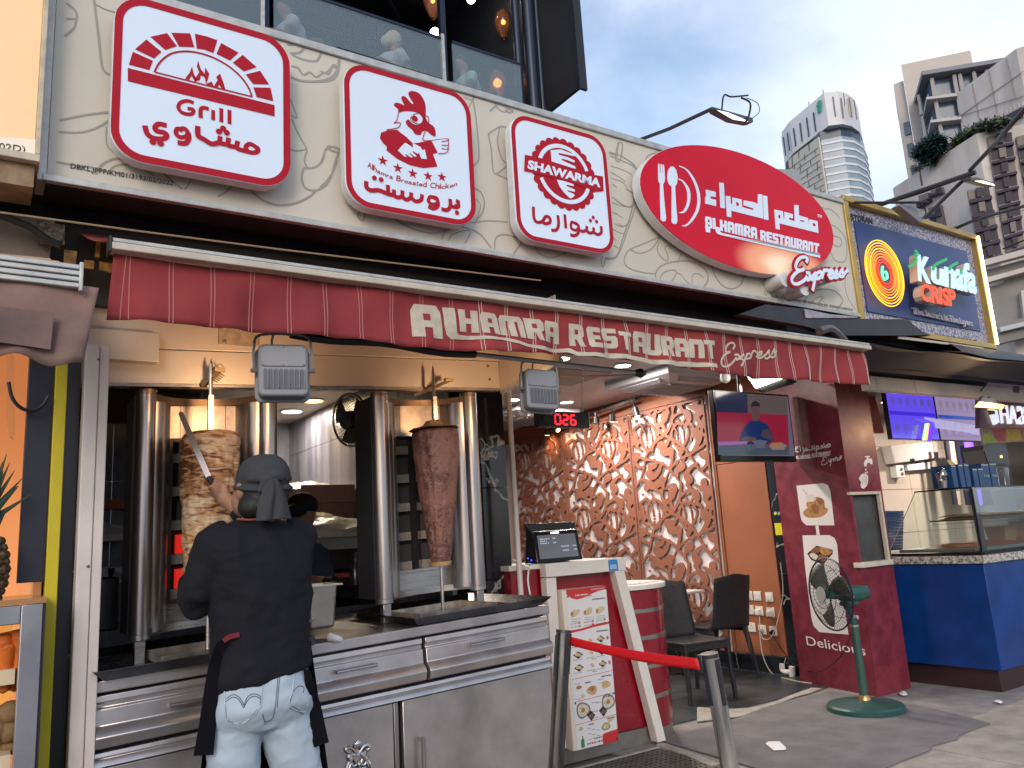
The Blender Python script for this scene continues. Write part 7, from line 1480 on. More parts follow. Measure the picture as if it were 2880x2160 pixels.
wl_=thing('warm_work_lamp','small lit floodlight with warm glowing lens hanging under the cream beam','floodlight',P(k8(1950,380),y=3.45));q=[P(k8(*p),y=3.45)for p in[(1835,398),(1870,358),(2062,385),(2045,415)]]
MB().prism(q,(0,.01,0)).build('lens',mat('warm_lens',(1,.7,.3),.4,emit=(1,.48,.12),es=2.2),wl_);MB().prism([P(k8(*p),y=3.448)for p in[(1880,375),(1895,366),(1990,375),(1985,395),(1890,392)]],(0,-.003,0)).build('lamp_core',mat('core_white',(1,1,.8),.4,emit=(1,.85,.5),es=9),wl_)
MB().prism([P(k8(*p),y=3.462)for p in[(1868,356),(1900,312),(1935,335),(1960,315),(2000,360),(2064,384)]],(0,.03,0)).build('lamp_housing',mat('lamp_grey'),wl_);MB().tube(smooth([P(k8(1925,150),y=3.55),P(k8(1920,215),y=3.55),P(k8(1880,270),y=3.55),P(k8(1875,275),y=3.55)],4),.006,6).build('lamp_wire',cabm,wl_);MB().cyl(P(k8(1925,150),y=3.56),P(k8(1925,205),y=3.56),.014,n=8).build('hook',galv:=mat('galvanised'),wl_)
ld=bpy.data.lights.new('work_lamp_light','SPOT');ld.energy=9;ld.color=(1,.6,.3);ld.spot_size=math.radians(130);ld.spot_blend=.6;ld.shadow_soft_size=.06;lo=bpy.data.objects.new('work_lamp_light',ld);COL.objects.link(lo);lo.location=P(k8(1950,410),y=3.40)+V((0,0,-.04));lo.rotation_euler=V((.75,.12,.35)).to_track_quat('Z','Y').to_euler()
for x_,y_ in((8.3,5.0),(10.5,5.0)):downlight(V((x_,y_,2.61)),'ceiling downlight inside the dessert stall, '+('left one' if x_<9 else 'right one'),.08,False,34,'stall downlights')
hs_=thing('cup_sign','brown sign board with lit white letters HABI and a cup, cut by the right edge','sign',P(k8(1990,540),y=4.4));HP=Plane(y=4.4)
MB().prism([P(k8(*p),y=4.42)for p in[(1868,300),(2400,330),(2400,565),(1868,562)]],(0,.05,0)).build('board',mat('sign_brown',(.25,.13,.08),.5),hs_);MB().prism([P(k8(*p),y=4.41)for p in[(1868,400),(1900,470),(1925,560),(1866,555)]],(0,-.004,0)).build('mauve_corner',mat('mauve',(.42,.26,.40),.5),hs_);MB().prism([P(k8(*p),y=4.405)for p in[(1990,525),(2400,535),(2400,565),(1900,562)]],(0,-.004,0)).build('pink_band',mat('pink_band',(.50,.26,.26),.5),hs_)
m=MB();text(m,HP,'HABIB',k8(2030,528),k8(2290,540),k8(2012,375),bold=.0,th=.02);m.build('lit_letters',mat('lit_letter',(.75,.75,.8),.4,emit=(.8,.85,1),es=.55),hs_)
MB().prism([P(k8(*p),y=4.4)for p in[(1925,418),(1982,425),(2002,520),(1968,540)]],(0,-.03,0)).build('cup_shape',mat('lit_letter'),hs_);MB().prism([P(k8(*p),y=4.365)for p in[(1928,425),(1982,430),(1988,455),(1940,462)]],(0,-.002,0)).build('cup_print',mat('cup_yellow',(.55,.40,.03),.5),hs_)
for i,pts in enumerate([[(2040,420),(2068,415),(2075,445),(2045,450)],[(2150,440),(2185,430),(2190,465),(2155,500)]]):MB().prism([P(k8(*p),y=4.36)for p in pts],(0,-.002,0)).build('fruit_print',mat('fruit_red',(.5,.03,.03),.5),hs_)
pb_=thing('fruit_poster','colourful yellow, red and green fruit poster strip under the brown sign','poster',P(k8(2000,680),y=4.38))
for pts,c in[([(1880,570),(2400,570),(2400,655),(1900,685)],(.42,.30,.22)),([(1885,610),(1950,600),(2000,680),(1900,685)],(.40,.48,.06)),([(1955,575),(2070,572),(2070,665),(2010,675)],(.52,.06,.08)),([(2070,572),(2170,575),(2200,655),(2070,665)],(.60,.38,.03)),([(2180,575),(2400,575),(2400,650),(2205,655)],(.55,.16,.05))]:
 MB().prism([P(k8(*p),y=4.38-.004*pts[0][0]/2000)for p in pts],(0,-.001 if c[0]!=.42 else.02,0)).build('poster_print',mat('pp%.2f'%c[0],c,.5,vary=.3,vscale=20),pb_)
ov_=thing('lantern_oven','dark glass fronted oven box with a small warm light, right of the blue gift boxes','oven',P(kR(1200,1130),y=4.9));MB().prism([P(kR(*p),y=4.9)for p in[(1000,905),(1010,840),(1230,815),(1330,890),(1370,1110),(1060,1090)]],(0,.25,0)).build('oven_body',mat('oven_grey',(.06,.065,.075),.3,.3),ov_);MB().prism([P(kR(*p),y=4.895)for p in[(1015,925),(1325,915),(1355,1095),(1065,1075)]],(0,-.004,0)).build('oven_glass',mat('tv_black'),ov_);MB().prism([P(kR(*p),y=4.888)for p in[(1232,985),(1250,975),(1268,990),(1262,1015),(1235,1012)]],(0,-.002,0)).build('oven_light',mat('oven_lit',(1,.5,.1),.4,emit=(1,.42,.05),es=2),ov_)
# ================================================================ TERRACE, TOWERS, CABLES
kW=crop(2160,200,.24111);kV=crop(2560,440,.33755);kX_=crop(2500,100,.22905)
PX=MB.prism
def pp_(K,pts,y,d,nm,mm,par=None,**k):m=MB();m.prism([P(K(*p),y=y)for p in pts],(0,d,0));return m.build(nm,mm,par,**k)
tdk=mat('terrace_dark',(.012,.014,.022),.6,vary=.3,vscale=2);pst=mat('post_navy',(.02,.025,.045),.35,.4)
ter=thing('terrace_structure','dark upper floor restaurant terrace with black posts and roof, above the signs','terrace',(3,8,6.1))
for nm,b in(('roof_slab',(-3,6.0,7.3,12,9.9,10.1)),('back_wall',(-3,6.0,11.9,12,6.1,9.9)),('floor_slab',(-3,6.0,7.55,12,5.9,6.08)),('side_panel',(6.0,6.05,7.05,12,6.9,10.4)),('post',(2.16,2.23,7.5,7.57,6,9.9)),('post',(4.29,4.36,7.5,7.57,6,9.9)),('eave_board',(5.98,6.10,7.02,7.06,6.86,10.4))):MB().box(*b).build(nm,tdk if 'post'!=nm else pst,ter)
for x,r in((5.40,.05),(5.60,.085),(5.74,.04)):MB().cyl((x,7.5,5.9),(x,7.5,10.2),r,n=14).build('column',pst,ter)
for i in range(7):MB().bar((-1,7.6+i*.62,9.85),(6,7.6+i*.62,9.85),.06,.10).build('roof_beam',mat('beam_dark',(.03,.035,.05),.4,.3),ter)
MB().bar((2.5,7.6,9.4),(6,11,9.4),.05,.07).build('roof_brace',mat('beam_dark'),ter)
def hazeglass(name,col,k):
 m=bpy.data.materials.new(name);m.use_nodes=True;t=m.node_tree;t.nodes.clear();o=t.nodes.new('ShaderNodeOutputMaterial');a=t.nodes.new('ShaderNodeBsdfTransparent');b=t.nodes.new('ShaderNodeBsdfPrincipled');x=t.nodes.new('ShaderNodeMixShader')
 b.inputs['Base Color'].default_value=(*col,1);b.inputs['Roughness'].default_value=.12;x.inputs[0].default_value=k;t.links.new(a.outputs[0],x.inputs[1]);t.links.new(b.outputs[0],x.inputs[2]);t.links.new(x.outputs[0],o.inputs[0]);return m
bg_=thing('glass_balustrade','clear glass balustrade panels, sky reflection mixed into their bluish colour, along the front of the upper terrace','balustrade',(3,7.5,6.1));hg=hazeglass('balustrade_glass',(.22,.29,.34),.42)  # sky reflection mixed into the panes as a bluish diffuse colour
for a,b in((-1.5,2.12),(2.26,4.25),(4.40,5.38)):MB().box(a,b,7.44,7.455,6.1,7.23).build('glass_panel',hg,bg_);MB().box(a,b,7.43,7.465,7.232,7.262).build('top_rail',pst,bg_)
for x in(2.12,4.245):MB().box(x,x+.04,7.42,7.47,6.1,7.3).build('clamp_post',alu,bg_)
pp_(kb,[(778,262),(1375,445),(1373,458),(780,275)],3.32,.02,'dark_rod',mat('black_metal',(.012,.012,.013),.4,.3),label='thin black rod lying along the top edge of the cream board',cat='rod')
def remesh(mb,vox,sm=3,ang=180):
 me=mb.mesh('tmp',False);o=bpy.data.objects.new('tmp',me);COL.objects.link(o);r=o.modifiers.new('r','REMESH');r.mode='VOXEL';r.voxel_size=vox;r.use_smooth_shade=True
 if sm:s=o.modifiers.new('s','SMOOTH');s.iterations=sm;s.factor=.5
 dg=bpy.context.evaluated_depsgraph_get();dg.update();out=bpy.data.meshes.new_from_object(o.evaluated_get(dg));bpy.data.objects.remove(o);return out
def put(me,name,m,parent=None,**k):
 if parent is None:
  c=sum((v.co for v in me.vertices),V())/len(me.vertices);zmin=min(v.co.z for v in me.vertices);o0=V((c.x,c.y,zmin));me.transform(Matrix.Translation(-o0));o=bpy.data.objects.new(name,me);o.location=o0
 else:o=bpy.data.objects.new(name,me);o.parent=parent;o.location=-wloc(parent)
 COL.objects.link(o);me.materials.clear();me.materials.append(m);me.shade_smooth();return tag(o,**k)
skin=mat('skin',(.36,.19,.12),.5,vary=.12,vscale=20);hair=mat('hair_black',(.012,.010,.010),.55,bump=.4,bscale=160);wood=mat('terrace_wood',(.22,.14,.10),.5)
def diner(head,y,face,shirt,label,scarf=None):
 """seated guest seen over the glass; face = +1 looks right, -1 looks left"""
 h=P(kb(*head),y=y);b=MB();b.ball(h,(.095,.085,.12),12,8);b.tube([h,h+V((-.02*face,0,-.16)),h+V((-.03*face,0,-.22))],[.05,.055,.07],8);b.tube([h+V((-.05*face,0,-.25)),h+V((-.10*face,0,-.70))],[.13,.15],10);b.ball(h+V((.09*face,0,-.01)),.022,6,4)
 b.tube([h+V((-.08*face,0,-.7)),h+V((.35*face,0,-.72)),h+V((.38*face,0,-1.15))],[.13,.09,.06],8);b.tube([h+V((-.04*face,-.18,-.27)),h+V((.06*face,-.24,-.5)),h+V((.30*face,-.16,-.46))],[.055,.045,.035],8)
 p=put(remesh(b,.022,2),'person',skin,label=label,cat='person')
 s=MB();s.tube([h+V((-.04*face,0,-.19)),h+V((-.05*face,0,-.27)),h+V((-.12*face,0,-.72))],[.09,.17,.18],12);s.tube([h+V((-.04*face,-.15,-.24)),h+V((.03*face,-.25,-.43))],[.085,.07],8);s.tube([h+V((-.04*face,.15,-.24)),h+V((.05*face,.2,-.45))],[.08,.07],8);put(remesh(s,.022,2),'shirt',shirt,p)
 c=MB();c.ball(h+V((-.02*face,0,.035)),(.11,.10,.115),12,8)
 if scarf:c.ball(h+V((-.13*face,0,-.02)),(.06,.06,.075));put(remesh(c,.02,2),'headscarf',scarf,p)
 else:put(remesh(c,.02,1),'hair',hair,p)
 t=thing('terrace_chair','pale wood chair under '+label.split(',')[0],'chair',h+V((-.1*face,0,-1.2)),'chairs on the terrace');hx=h+V((-.32*face,0,-.5))
 MB().tube(smooth([hx+V((.12*face,-.26,0)),hx+V((-.02*face,-.22,.04)),hx+V((-.06*face,0,.05)),hx+V((-.02*face,.22,.04)),hx+V((.12*face,.26,0))],4),.03,8).build('backrest',mat('chair_wood',(.36,.24,.16),.5),t);MB().box(hx.x-.05,hx.x+.4*face,hx.y-.24,hx.y+.24,hx.z-.28,hx.z-.24).build('seat',wood,t)
 for sx in(-.02,.36):
  for sy in(-.2,.2):MB().cyl((hx.x+sx*face,hx.y+sy,6.08),(hx.x+sx*face,hx.y+sy,hx.z-.26),.018,n=6).build('leg',wood,t)
wsh=mat('shirt_white',(.62,.64,.68),.8)
diner((488,45),8.0,-1,wsh,'guest in a white t-shirt with raised hands, far left on the terrace');diner((1108,240),8.0,1,mat('blouse_white',(.60,.63,.68),.8),'woman in white with a pale yellow headscarf on the terrace',mat('scarf_cream',(.58,.50,.36),.8));diner((1488,360),8.1,-1,mat('shirt_mint',(.42,.60,.50),.8),'balding man in a pale mint shirt behind the terrace glass')
for(x0,x1,zt,lb)in((1.2,2.25,6.86,'wooden table left on the terrace'),(3.9,4.7,6.93,'wooden table between the headscarf woman and the man')):
 t=thing('terrace_table',lb,'table',(x0,8,6.1));MB().box(x0,x1,7.75,8.5,zt-.05,zt).build('table_top',wood,t)
 for x in(x0+.05,x1-.05):MB().box(x-.03,x+.03,7.8,7.86,6.08,zt-.05).build('leg',wood,t)
def lantern(p,y,s,e):
 c=P(kb(*p),y=y);t=thing('pendant_lantern',f'glowing amber fringed pendant lantern {e}','lantern',c,'amber lanterns on the terrace');MB().lathe([(.03,.2),(.10,.12),(.13,.0),(.10,-.12),(.04,-.26)],c,12).build('shade',hazeglass('amber%s'%p[0],(.30,.10,.05),.72),t);MB().ball(c,s,8,6).build('bulb',mat('bulb_amber',(1,.6,.1),.4,emit=(1,.5,.08),es=5),t);MB().cyl(c+V((0,0,.2)),V((c.x,c.y,9.85)),.006,n=5).build('cord',blk,t)
for p,y,s,e in[((1720,125),8.6,.035,'upper left of the pair by the columns'),((1765,150),8.9,.03,'upper right of the pair by the columns'),((1687,470),8.4,.065,'low behind the glass left of the columns'),((1830,467),8.3,.055,'peeking between the two black columns'),((1322,5),8.2,.03,'at the top edge of the picture')]:lantern(p,y,s,e)
for i,p in enumerate([(1335,188),(1540,0)]):c=P(kb(*p),y=8.8);MB().cyl(c,c+V((0,.02,.04)),.06,n=14).build('terrace_spot',lampw,label=['round white ceiling spot left of the terrace post','round white ceiling spot at the top edge over the terrace'][i],cat='spotlight')
def azp(az,D,z=0):a=math.radians(az);return V((D*math.sin(a),D*math.cos(a),z))
class VPl_:
 x=None;y=None
 def __init__(s,a,b):
  s.a=V((a.x,a.y,0));e=V((b.x-a.x,b.y-a.y,0)).normalized();s.n=V((e.y,-e.x,0))
  if s.n.dot(CAM-s.a)<0:s.n=-s.n
 def __call__(s,p):d=ray(*p);t=(s.a-CAM).dot(s.n)/d.dot(s.n);return CAM+d*t
def face(pl,K,pts,out,dep,nm,mm,par,**k):m=MB();m.prism([pl(K(*p))+pl.n*out for p in pts],-pl.n*dep);return m.build(nm,mm,par,smooth=False,**k)
tw=mat('tower_cladding',(.66,.65,.68),.6,vary=.08,vscale=.06);twb=mat('tower_beige',(.58,.53,.46),.6,vary=.15,vscale=.15);tgl=mat('tower_glass',(.26,.34,.42),.25,vary=.3,vscale=.08);tdl=mat('tower_dark',(.04,.055,.09),.3)
t1=thing('round_hotel_tower','distant round ended white tower with slit windows, right of the oval sign','tower',azp(58,410));S=2.0
def plan(A):return[azp(a,d*S)for a,d in A]
crown=plan([(54.75,226),(54.62,221),(54.72,216),(55.3,211),(57.84,200),(58.75,201),(59.3,203.5),(59.7,207.5),(59.85,213),(59.6,226)])
body=plan([(54.95,226),(54.85,221),(55.0,217),(55.4,212.5),(56.35,207),(57.2,201.5),(58.6,202),(59.3,204.5),(59.8,209),(60.0,216),(59.8,228)])
def ext_(poly,z0,z1,nm,mm,k=1.):
 c=sum(poly,V())/len(poly);m=MB();m.prism([c+(p-c)*k+V((0,0,z0))for p in poly],(0,0,z1-z0));return m.build(nm,mm,t1,smooth=False)
zc0,zc1=95.5*S+1.35,104.4*S+1.35
ext_(crown,zc0,zc1,'crown',tw);ext_(body,zc0-5,zc0,'shadow_gap',tdl,.96);ext_(body,30,zc0-5.01,'glass_core',tgl,.985)
z=zc0-8
while z>92:ext_(body,z,z+1.15,'floor_band',tw,1.0);z-=4.1
PL1,PL2=VPl_(crown[3],crown[4]),VPl_(crown[4],crown[5]);wallL=VPl_(body[3],body[5])
face(wallL,kW,[(258,1030),(612,770),(730,1560),(560,1560),(330,1560)],1.2,.8,'beige_wall',twb,t1)
for i in range(13):y0=905+i*72;face(wallL,kW,[(268+i*14,y0+235-i*12),(615+i*11,y0-15),(616+i*11,y0-9),(268+i*14,y0+241-i*12)],1.4,.1,'floor_joint',mat('joint_dark',(.13,.11,.10),.6),t1)
for p in[(305,1000,1135),(380,930,1020),(500,850,930),(450,975,1040),(400,1080,1170),(330,1090,1150),(520,1040,1090),(570,920,960),(480,1150,1240),(600,1070,1160),(500,1290,1350),(570,1330,1380),(640,1370,1410),(620,1200,1260)]:face(wallL,kW,[(p[0],p[1]),(p[0]+6,p[1]-3),(p[0]+12,p[2]),(p[0]+6,p[2]+3)],1.45,.1,'recess_line',mat('joint_dark'),t1)
for x,y,l in((180,775,215),(225,725,210),(297,670,210),(372,610,215),(450,548,220),(530,487,220)):face(PL1,kW,[(x,y),(x+12,y-8),(x+38,y+l-8),(x+28,y+l)],.5,.3,'slit_window',tdl,t1)
for x,y,l in((748,302,230),(842,318,230),(918,345,230),(975,378,228)):face(PL2,kW,[(x,y),(x+15,y+2),(x+45,y+l+2),(x+32,y+l)],.5+(x>900)*3,.3,'slit_window',tdl,t1)
gr_=mat('leaf_logo_green',(.05,.34,.24),.5)
for i,q in enumerate([[(578,375),(592,360),(596,495),(590,500)],[(598,350),(612,342),(618,485),(602,495)],[(616,340),(628,336),(636,380),(632,470),(622,480)],[(576,400),(634,385),(636,400),(578,418)]]):face(PL1,kW,q,.6+i*.1,.3,'green_emblem',gr_,t1)
face(wallL,kW,[(290,430),(330,400),(395,408),(480,430),(580,320),(640,310),(640,520),(350,720),(305,560)],-14,2,'roof_plant_room',twb,t1);face(wallL,kW,[(285,428),(330,398),(395,405),(310,545),(300,545)],-12,1,'green_glass_lantern',mat('pale_green_glass',(.25,.5,.42),.3),t1)
for x,y,h in((660,250,85),(905,290,90),(492,430,120)):a=PL1(kW(x,y))+V((3,3,0));MB().cyl(a-V((0,0,3)),PL1(kW(x-3,y-h))+V((3,3,0)),.22,n=5).build('antenna',tdl,t1)
pp_(kW,[(80,1140),(355,1150),(395,1330),(380,1700),(80,1700)],22,6,'grey_rooftop_block',mat('block_grey',(.34,.35,.37),.7),label='small plain grey roof block between the oval sign and the round tower',cat='building')
ap=thing('apartment_tower','tall beige apartment tower with corner balconies and overhanging roof, far right','tower',azp(65,150));apw=mat('apartment_wall',(.52,.46,.42),.7,vary=.08,vscale=.2);apd=mat('apartment_soffit',(.22,.22,.25),.7);aps=mat('balcony_slab',(.44,.41,.40),.6);apg=mat('apartment_glass',(.10,.14,.20),.15,vary=.35,vscale=.5)
def app(pl,z0,z1,nm,mm,**k):m=MB();m.prism([V((p.x,p.y,z0))for p in pl],(0,0,z1-z0));return m.build(nm,mm,ap,smooth=False,**k)
app([azp(62.9,150),azp(67.0,152.8),azp(67,162),azp(62.9,160)],10,80.8,'main_wall',apw);app([azp(62.25,151.5),azp(62.88,151.2),azp(62.88,162),azp(62.2,162)],10,78.3,'side_wing',apw)
C0,C1,C2,C3=azp(64.35,143),azp(68.3,147),azp(68.3,158),azp(63.75,150.5)
o0,o1,o2,o3=azp(64.05,140.6),azp(68.7,145),azp(68.6,158),azp(63.3,150.2)
m=MB();zr=72.9;m.prism([V((p.x,p.y,zr))for p in(o0,o1,o2,o3)],(0,0,.7));m.build('overhanging_roof',apd,ap);app([C0,C1,C2,C3],10,zr-.2,'glass_core',apg)
fr_=VPl_(C0,C1)
for i in range(12):
 z=zr-4.0-i*4.15;app([o0*.985+C0*.015,(o1+C1)/2,C2,(o3+C3)/2],z-.45,z,'balcony_slab',aps)
 for a in(0.02,.34,.42,.62,.80):b=C0.lerp(C1,a)+fr_.n*.9;MB().box(b.x-.22,b.x+.22,b.y-.22,b.y+.22,z,z+3.7).build('column',aps,ap,smooth=False)
 b=C0.lerp(C3,.55);b=b-(C1-C0).normalized()*1.0;MB().box(b.x-.25,b.x+.25,b.y-.25,b.y+.25,z,z+3.7).build('column',aps,ap,smooth=False)
 for k in range(5):a0,a1=C0.lerp(C1,.06+k*.17),C0.lerp(C1,.2+k*.17);m=MB();m.prism([V((a0.x,a0.y,z+.6))+fr_.n*.3,V((a1.x,a1.y,z+.6))+fr_.n*.3,V((a1.x,a1.y,z+.75))+fr_.n*.3,V((a0.x,a0.y,z+.75))+fr_.n*.3],fr_.n*.2);m.build('window_rail',aps,ap,smooth=False)
 e0,e1=(o0+C0)/2,(o3+C3)/2;m=MB();m.prism([V((e0.x,e0.y,z+.05)),V((e1.x,e1.y,z+.05)),V((e1.x,e1.y,z+1.1)),V((e0.x,e0.y,z+1.1))],(.1,.1,0));m.build('balcony_glass',mat('balcony_glass',(.22,.32,.38),.15),ap)
 w0=azp(62.45,151.2);w1=azp(62.8,151.0);MB().prism([V((w0.x,w0.y,z-1)),V((w1.x,w1.y,z-1)),V((w1.x,w1.y,z+1.4)),V((w0.x,w0.y,z+1.4))],(-.1,-.1,0)).build('side_window',apg,ap,smooth=False)
cb=thing('concrete_building','stained pale concrete building with dark bay windows behind the blue framed sign','building',azp(67,82));cw=mat('stained_concrete',(.60,.54,.50),.8,col2=(.44,.39,.36),vscale=.35,stretch=(1,1,.3));cg=mat('bay_glass_dark',(.045,.035,.055),.45,spec=.2,vary=.4,vscale=.6);cl_=mat('bay_glass_reflection',(.17,.13,.11),.5,vary=.35,vscale=1.2);mul_=mat('mullion',(.10,.08,.09),.4)  # lighter bay panes have a reflection painted into their colour
a0,a1,a2=azp(61.2,88.4),azp(66.47,80),azp(72.5,82.5);ztop=34.9
m=MB();m.prism([V((p.x,p.y,0))for p in(a0,a1,a2,azp(72.5,100),azp(61.8,100))],(0,0,ztop));m.build('lower_block',cw,cb,smooth=False)
u0,u1,u2=azp(65.8,100),azp(69.43,94),azp(74,95);m=MB();m.prism([V((p.x,p.y,20))for p in(u0,u1,u2,azp(74,110),azp(66.2,110))],(0,0,28.7));m.build('upper_block',cw,cb,smooth=False)
FL,FR=VPl_(a0,a1),VPl_(a1,a2);UP=VPl_(u0,u1)
for(a,b)in[((1030,590),(1130,1100)),((1235,430),(1350,1020)),((1450,280),(1560,760))]:face(UP,kX_,[a,(a[0]+3,a[1]),(b[0]+3,b[1]),b],.15,.1,'panel_joint',mat('joint_brown',(.24,.21,.20),.7),cb)
for(a,b)in[((885,985),(1659,440)),((850,1000),(1659,740))]:face(UP,kX_,[a,(a[0],a[1]+3),(b[0],b[1]+3),b],.15,.1,'panel_joint',mat('joint_brown'),cb)
def bay(pl,K,TL,TR,BR,BL,n,cols,light):
 TL,TR,BR,BL=[pl(K(*p))for p in(TL,TR,BR,BL)];Q=lambda u,v:TL.lerp(BL,v).lerp(TR.lerp(BR,v),u)
 m=MB();m.prism([Q(0,0)+pl.n*.3,Q(1,0)+pl.n*.3,Q(1,1)+pl.n*.3,Q(0,1)+pl.n*.3],-pl.n*.35);m.build('bay_frame',mul_,cb,smooth=False)
 for i in range(n):
  for j in range(cols):
   g_=.06;v0,v1=i/n,(i+.62)/n;o=.34+(.25 if 0<j<cols-1 else 0);u0_,u1_=(j+g_)/cols,(j+1-g_)/cols
   m=MB();m.prism([Q(u0_,v0)+pl.n*o,Q(u1_,v0)+pl.n*o,Q(u1_,v1)+pl.n*o,Q(u0_,v1)+pl.n*o],-pl.n*.05);m.build('window_pane',cl_ if(i*3+j*2)%5<light else cg,cb,smooth=False)
  m=MB();m.prism([Q(.0,v1+.02)+pl.n*.66,Q(1,v1+.02)+pl.n*.66,Q(1,(i+.95)/n)+pl.n*.66,Q(0,(i+.95)/n)+pl.n*.66],-pl.n*.3);m.build('spandrel',mat('spandrel_purple',(.05,.035,.06),.6,spec=.2),cb,smooth=False)
bay(FR,kV,(470,295),(650,262),(765,860),(585,915),5,3,1);bay(FR,kV,(635,-150),(840,-190),(948,790),(805,840),8,3,1);bay(FR,kV,(875,-150),(1100,-200),(1200,640),(1030,700),7,3,1);bay(FL,kV,(170,430),(270,405),(310,600),(195,620),2,2,1)
bay(FL,kV,(90,330),(175,300),(190,380),(95,440),1,1,1);bay(FL,kV,(190,290),(280,255),(295,310),(200,345),1,2,1)
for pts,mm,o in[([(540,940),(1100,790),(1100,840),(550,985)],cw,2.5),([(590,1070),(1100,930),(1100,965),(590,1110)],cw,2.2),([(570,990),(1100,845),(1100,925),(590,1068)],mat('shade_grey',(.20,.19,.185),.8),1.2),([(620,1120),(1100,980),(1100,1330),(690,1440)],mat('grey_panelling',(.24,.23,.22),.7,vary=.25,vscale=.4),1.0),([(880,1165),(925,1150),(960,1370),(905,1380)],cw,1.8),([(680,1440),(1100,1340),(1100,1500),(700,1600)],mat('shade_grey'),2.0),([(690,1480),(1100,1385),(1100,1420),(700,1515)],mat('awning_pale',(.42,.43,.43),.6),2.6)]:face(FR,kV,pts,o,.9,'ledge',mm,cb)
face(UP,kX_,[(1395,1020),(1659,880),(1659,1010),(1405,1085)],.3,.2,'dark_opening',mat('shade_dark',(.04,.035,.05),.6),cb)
for i in range(9):x=1340+i*50;face(UP,kX_,[(x,990-i*26),(x+8,986-i*26),(x+22,1040-i*26),(x+14,1044-i*26)],.6,.1,'railing_post',cw,cb)
for(x0,y0,x1,y1,w)in((1318,330,1335,120,.25),(1345,310,1358,95,.25)):MB().cyl(UP(kX_(x0,y0))+V((8,8,0)),UP(kX_(x1,y1))+V((8,8,0)),w,n=5).build('crane_mast',mat('crane_red',(.35,.12,.12),.6),label=['','left','right'][1 if x0<1340 else 2]+' rail of the distant red and white crane mast',cat='crane mast')
def shrub(name,label,blobs,n,size,cols,pl,back):
 t=thing(name,label,'shrub',pl(kX_(*blobs[0][:2]))-pl.n*back);m=MB();rnd=random.Random(len(label))
 for(x,y,rx,rz)in blobs:
  c=pl(kX_(x,y))-pl.n*back;sc=(c-CAM).length/F_PX*.22905
  for i in range(int(n*rx*rz/12000)):
   d=V((rnd.gauss(0,1),rnd.gauss(0,1),rnd.gauss(0,1))).normalized()*rnd.random()**.4;p=c+V((d.x*rx*sc,d.y*rx*sc,d.z*rz*sc));l=V((rnd.uniform(-1,1),rnd.uniform(-1,1),rnd.uniform(-.9,.5))).normalized()*size*rnd.uniform(.6,1.4);w_=l.orthogonal().normalized()*size*.22
   b=len(m.v);m.v+=[p,p+l*.5+w_,p+l,p+l*.5-w_];m.f.append((b,b+1,b+2,b+3))
 m.build('crown',mat('leaf_'+name,cols[0],.6,col2=cols[1],vscale=.9),t,smooth=False,kind='stuff');c=pl(kX_(*blobs[0][:2]))-pl.n*(back);MB().tube([c-V((0,0,2.0)),c],[.12,.05],6).build('trunk',mat('bark',(.12,.09,.06),.8),t)
shrub('roof_shrub','dark green bushy shrub spilling over the concrete roof edge, left',[(540,1380,150,100),(480,1450,90,80),(620,1300,90,70),(560,1510,70,70),(660,1360,80,90)],950,.62,((.018,.06,.04),(.008,.022,.02)),FL,-.5)
shrub('roof_hedge','lighter green row of shrubs along the concrete roof, right of the dark bush',[(800,1260,80,65),(900,1210,80,70),(1000,1150,85,70),(1100,1110,80,60),(1200,1080,80,55),(1310,1060,70,45),(740,1310,60,60)],850,.5,((.11,.125,.06),(.03,.045,.025)),FL,.8)
shrub('roof_grass','pale dry shrub at the far left corner of the concrete roof',[(370,1610,70,35),(310,1640,40,30)],700,.35,((.26,.22,.13),(.10,.10,.06)),FL,0)
def armlamp(a,b,y0,y1,q,lens,label,es=3,K=kt):
 t=thing('arm_floodlight',label,'floodlight',P(K(*a),y=y0));A,B=P(K(*a),y=y0),P(K(*b),y=y1);MB().tube([A,A.lerp(B,.5)+V((0,0,-.012)),B],.011,7).build('arm',mat('arm_dark',(.06,.055,.055),.4,.5),t)
 m=MB();m.prism([P(K(*p),y=y1)for p in q],(0,.05,.004));m.build('lamp_body',mat('arm_grey',(.10,.10,.11),.45,.3),t,bevel=.004);m=MB();m.prism([P(K(*p),y=y1-.003)for p in lens],(0,.002,0));m.build('lens',mat('arm_lens%d'%es,(.8,1,.95),.4,emit=((.65,.95,.85)if es<3 else(1,.72,.35)),es=es*.5),t);return t
t=armlamp((215,280),(840,15),3.45,2.75,[(850,0),(1155,85),(1160,120),(1130,125),(1000,100),(870,30)],[(880,28),(960,45),(1080,95),(1120,118),(1000,98)],'floodlight on a long arm rising from the cream board against the sky',2,k3)
MB().tube(smooth([P(p,y=2.76)for p in[(2030,310),(2036,268),(2055,272),(2085,270),(2104,268)]],4),.005,6).build('bracket',blk,t);MB().tube(smooth([P(p,y=2.74)for p in[(2085,275),(2110,290),(2105,330),(2095,345)]],4),.006,6).build('bracket',blk,t);MB().tube(smooth([P(p,y=2.75)for p in[(2100,275),(2130,290),(2135,315),(2112,335)]],4),.0025,5).build('lamp_wire',cabm,t)
t=armlamp((1020,1340),(1840,1065),3.5,2.7,[(1790,1105),(1850,1100),(1990,1150),(1985,1170),(1900,1155),(1800,1125)],[(1830,1130),(1900,1130),(1975,1155),(1985,1166),(1900,1150)],'lit floodlight on a thick taped arm in front of the concrete building',4)
MB().tube([P(kt(1020,1340),y=3.5),P(kt(1835,1062),y=2.7)],.020,8).build('sleeve',mat('arm_dark'),t)
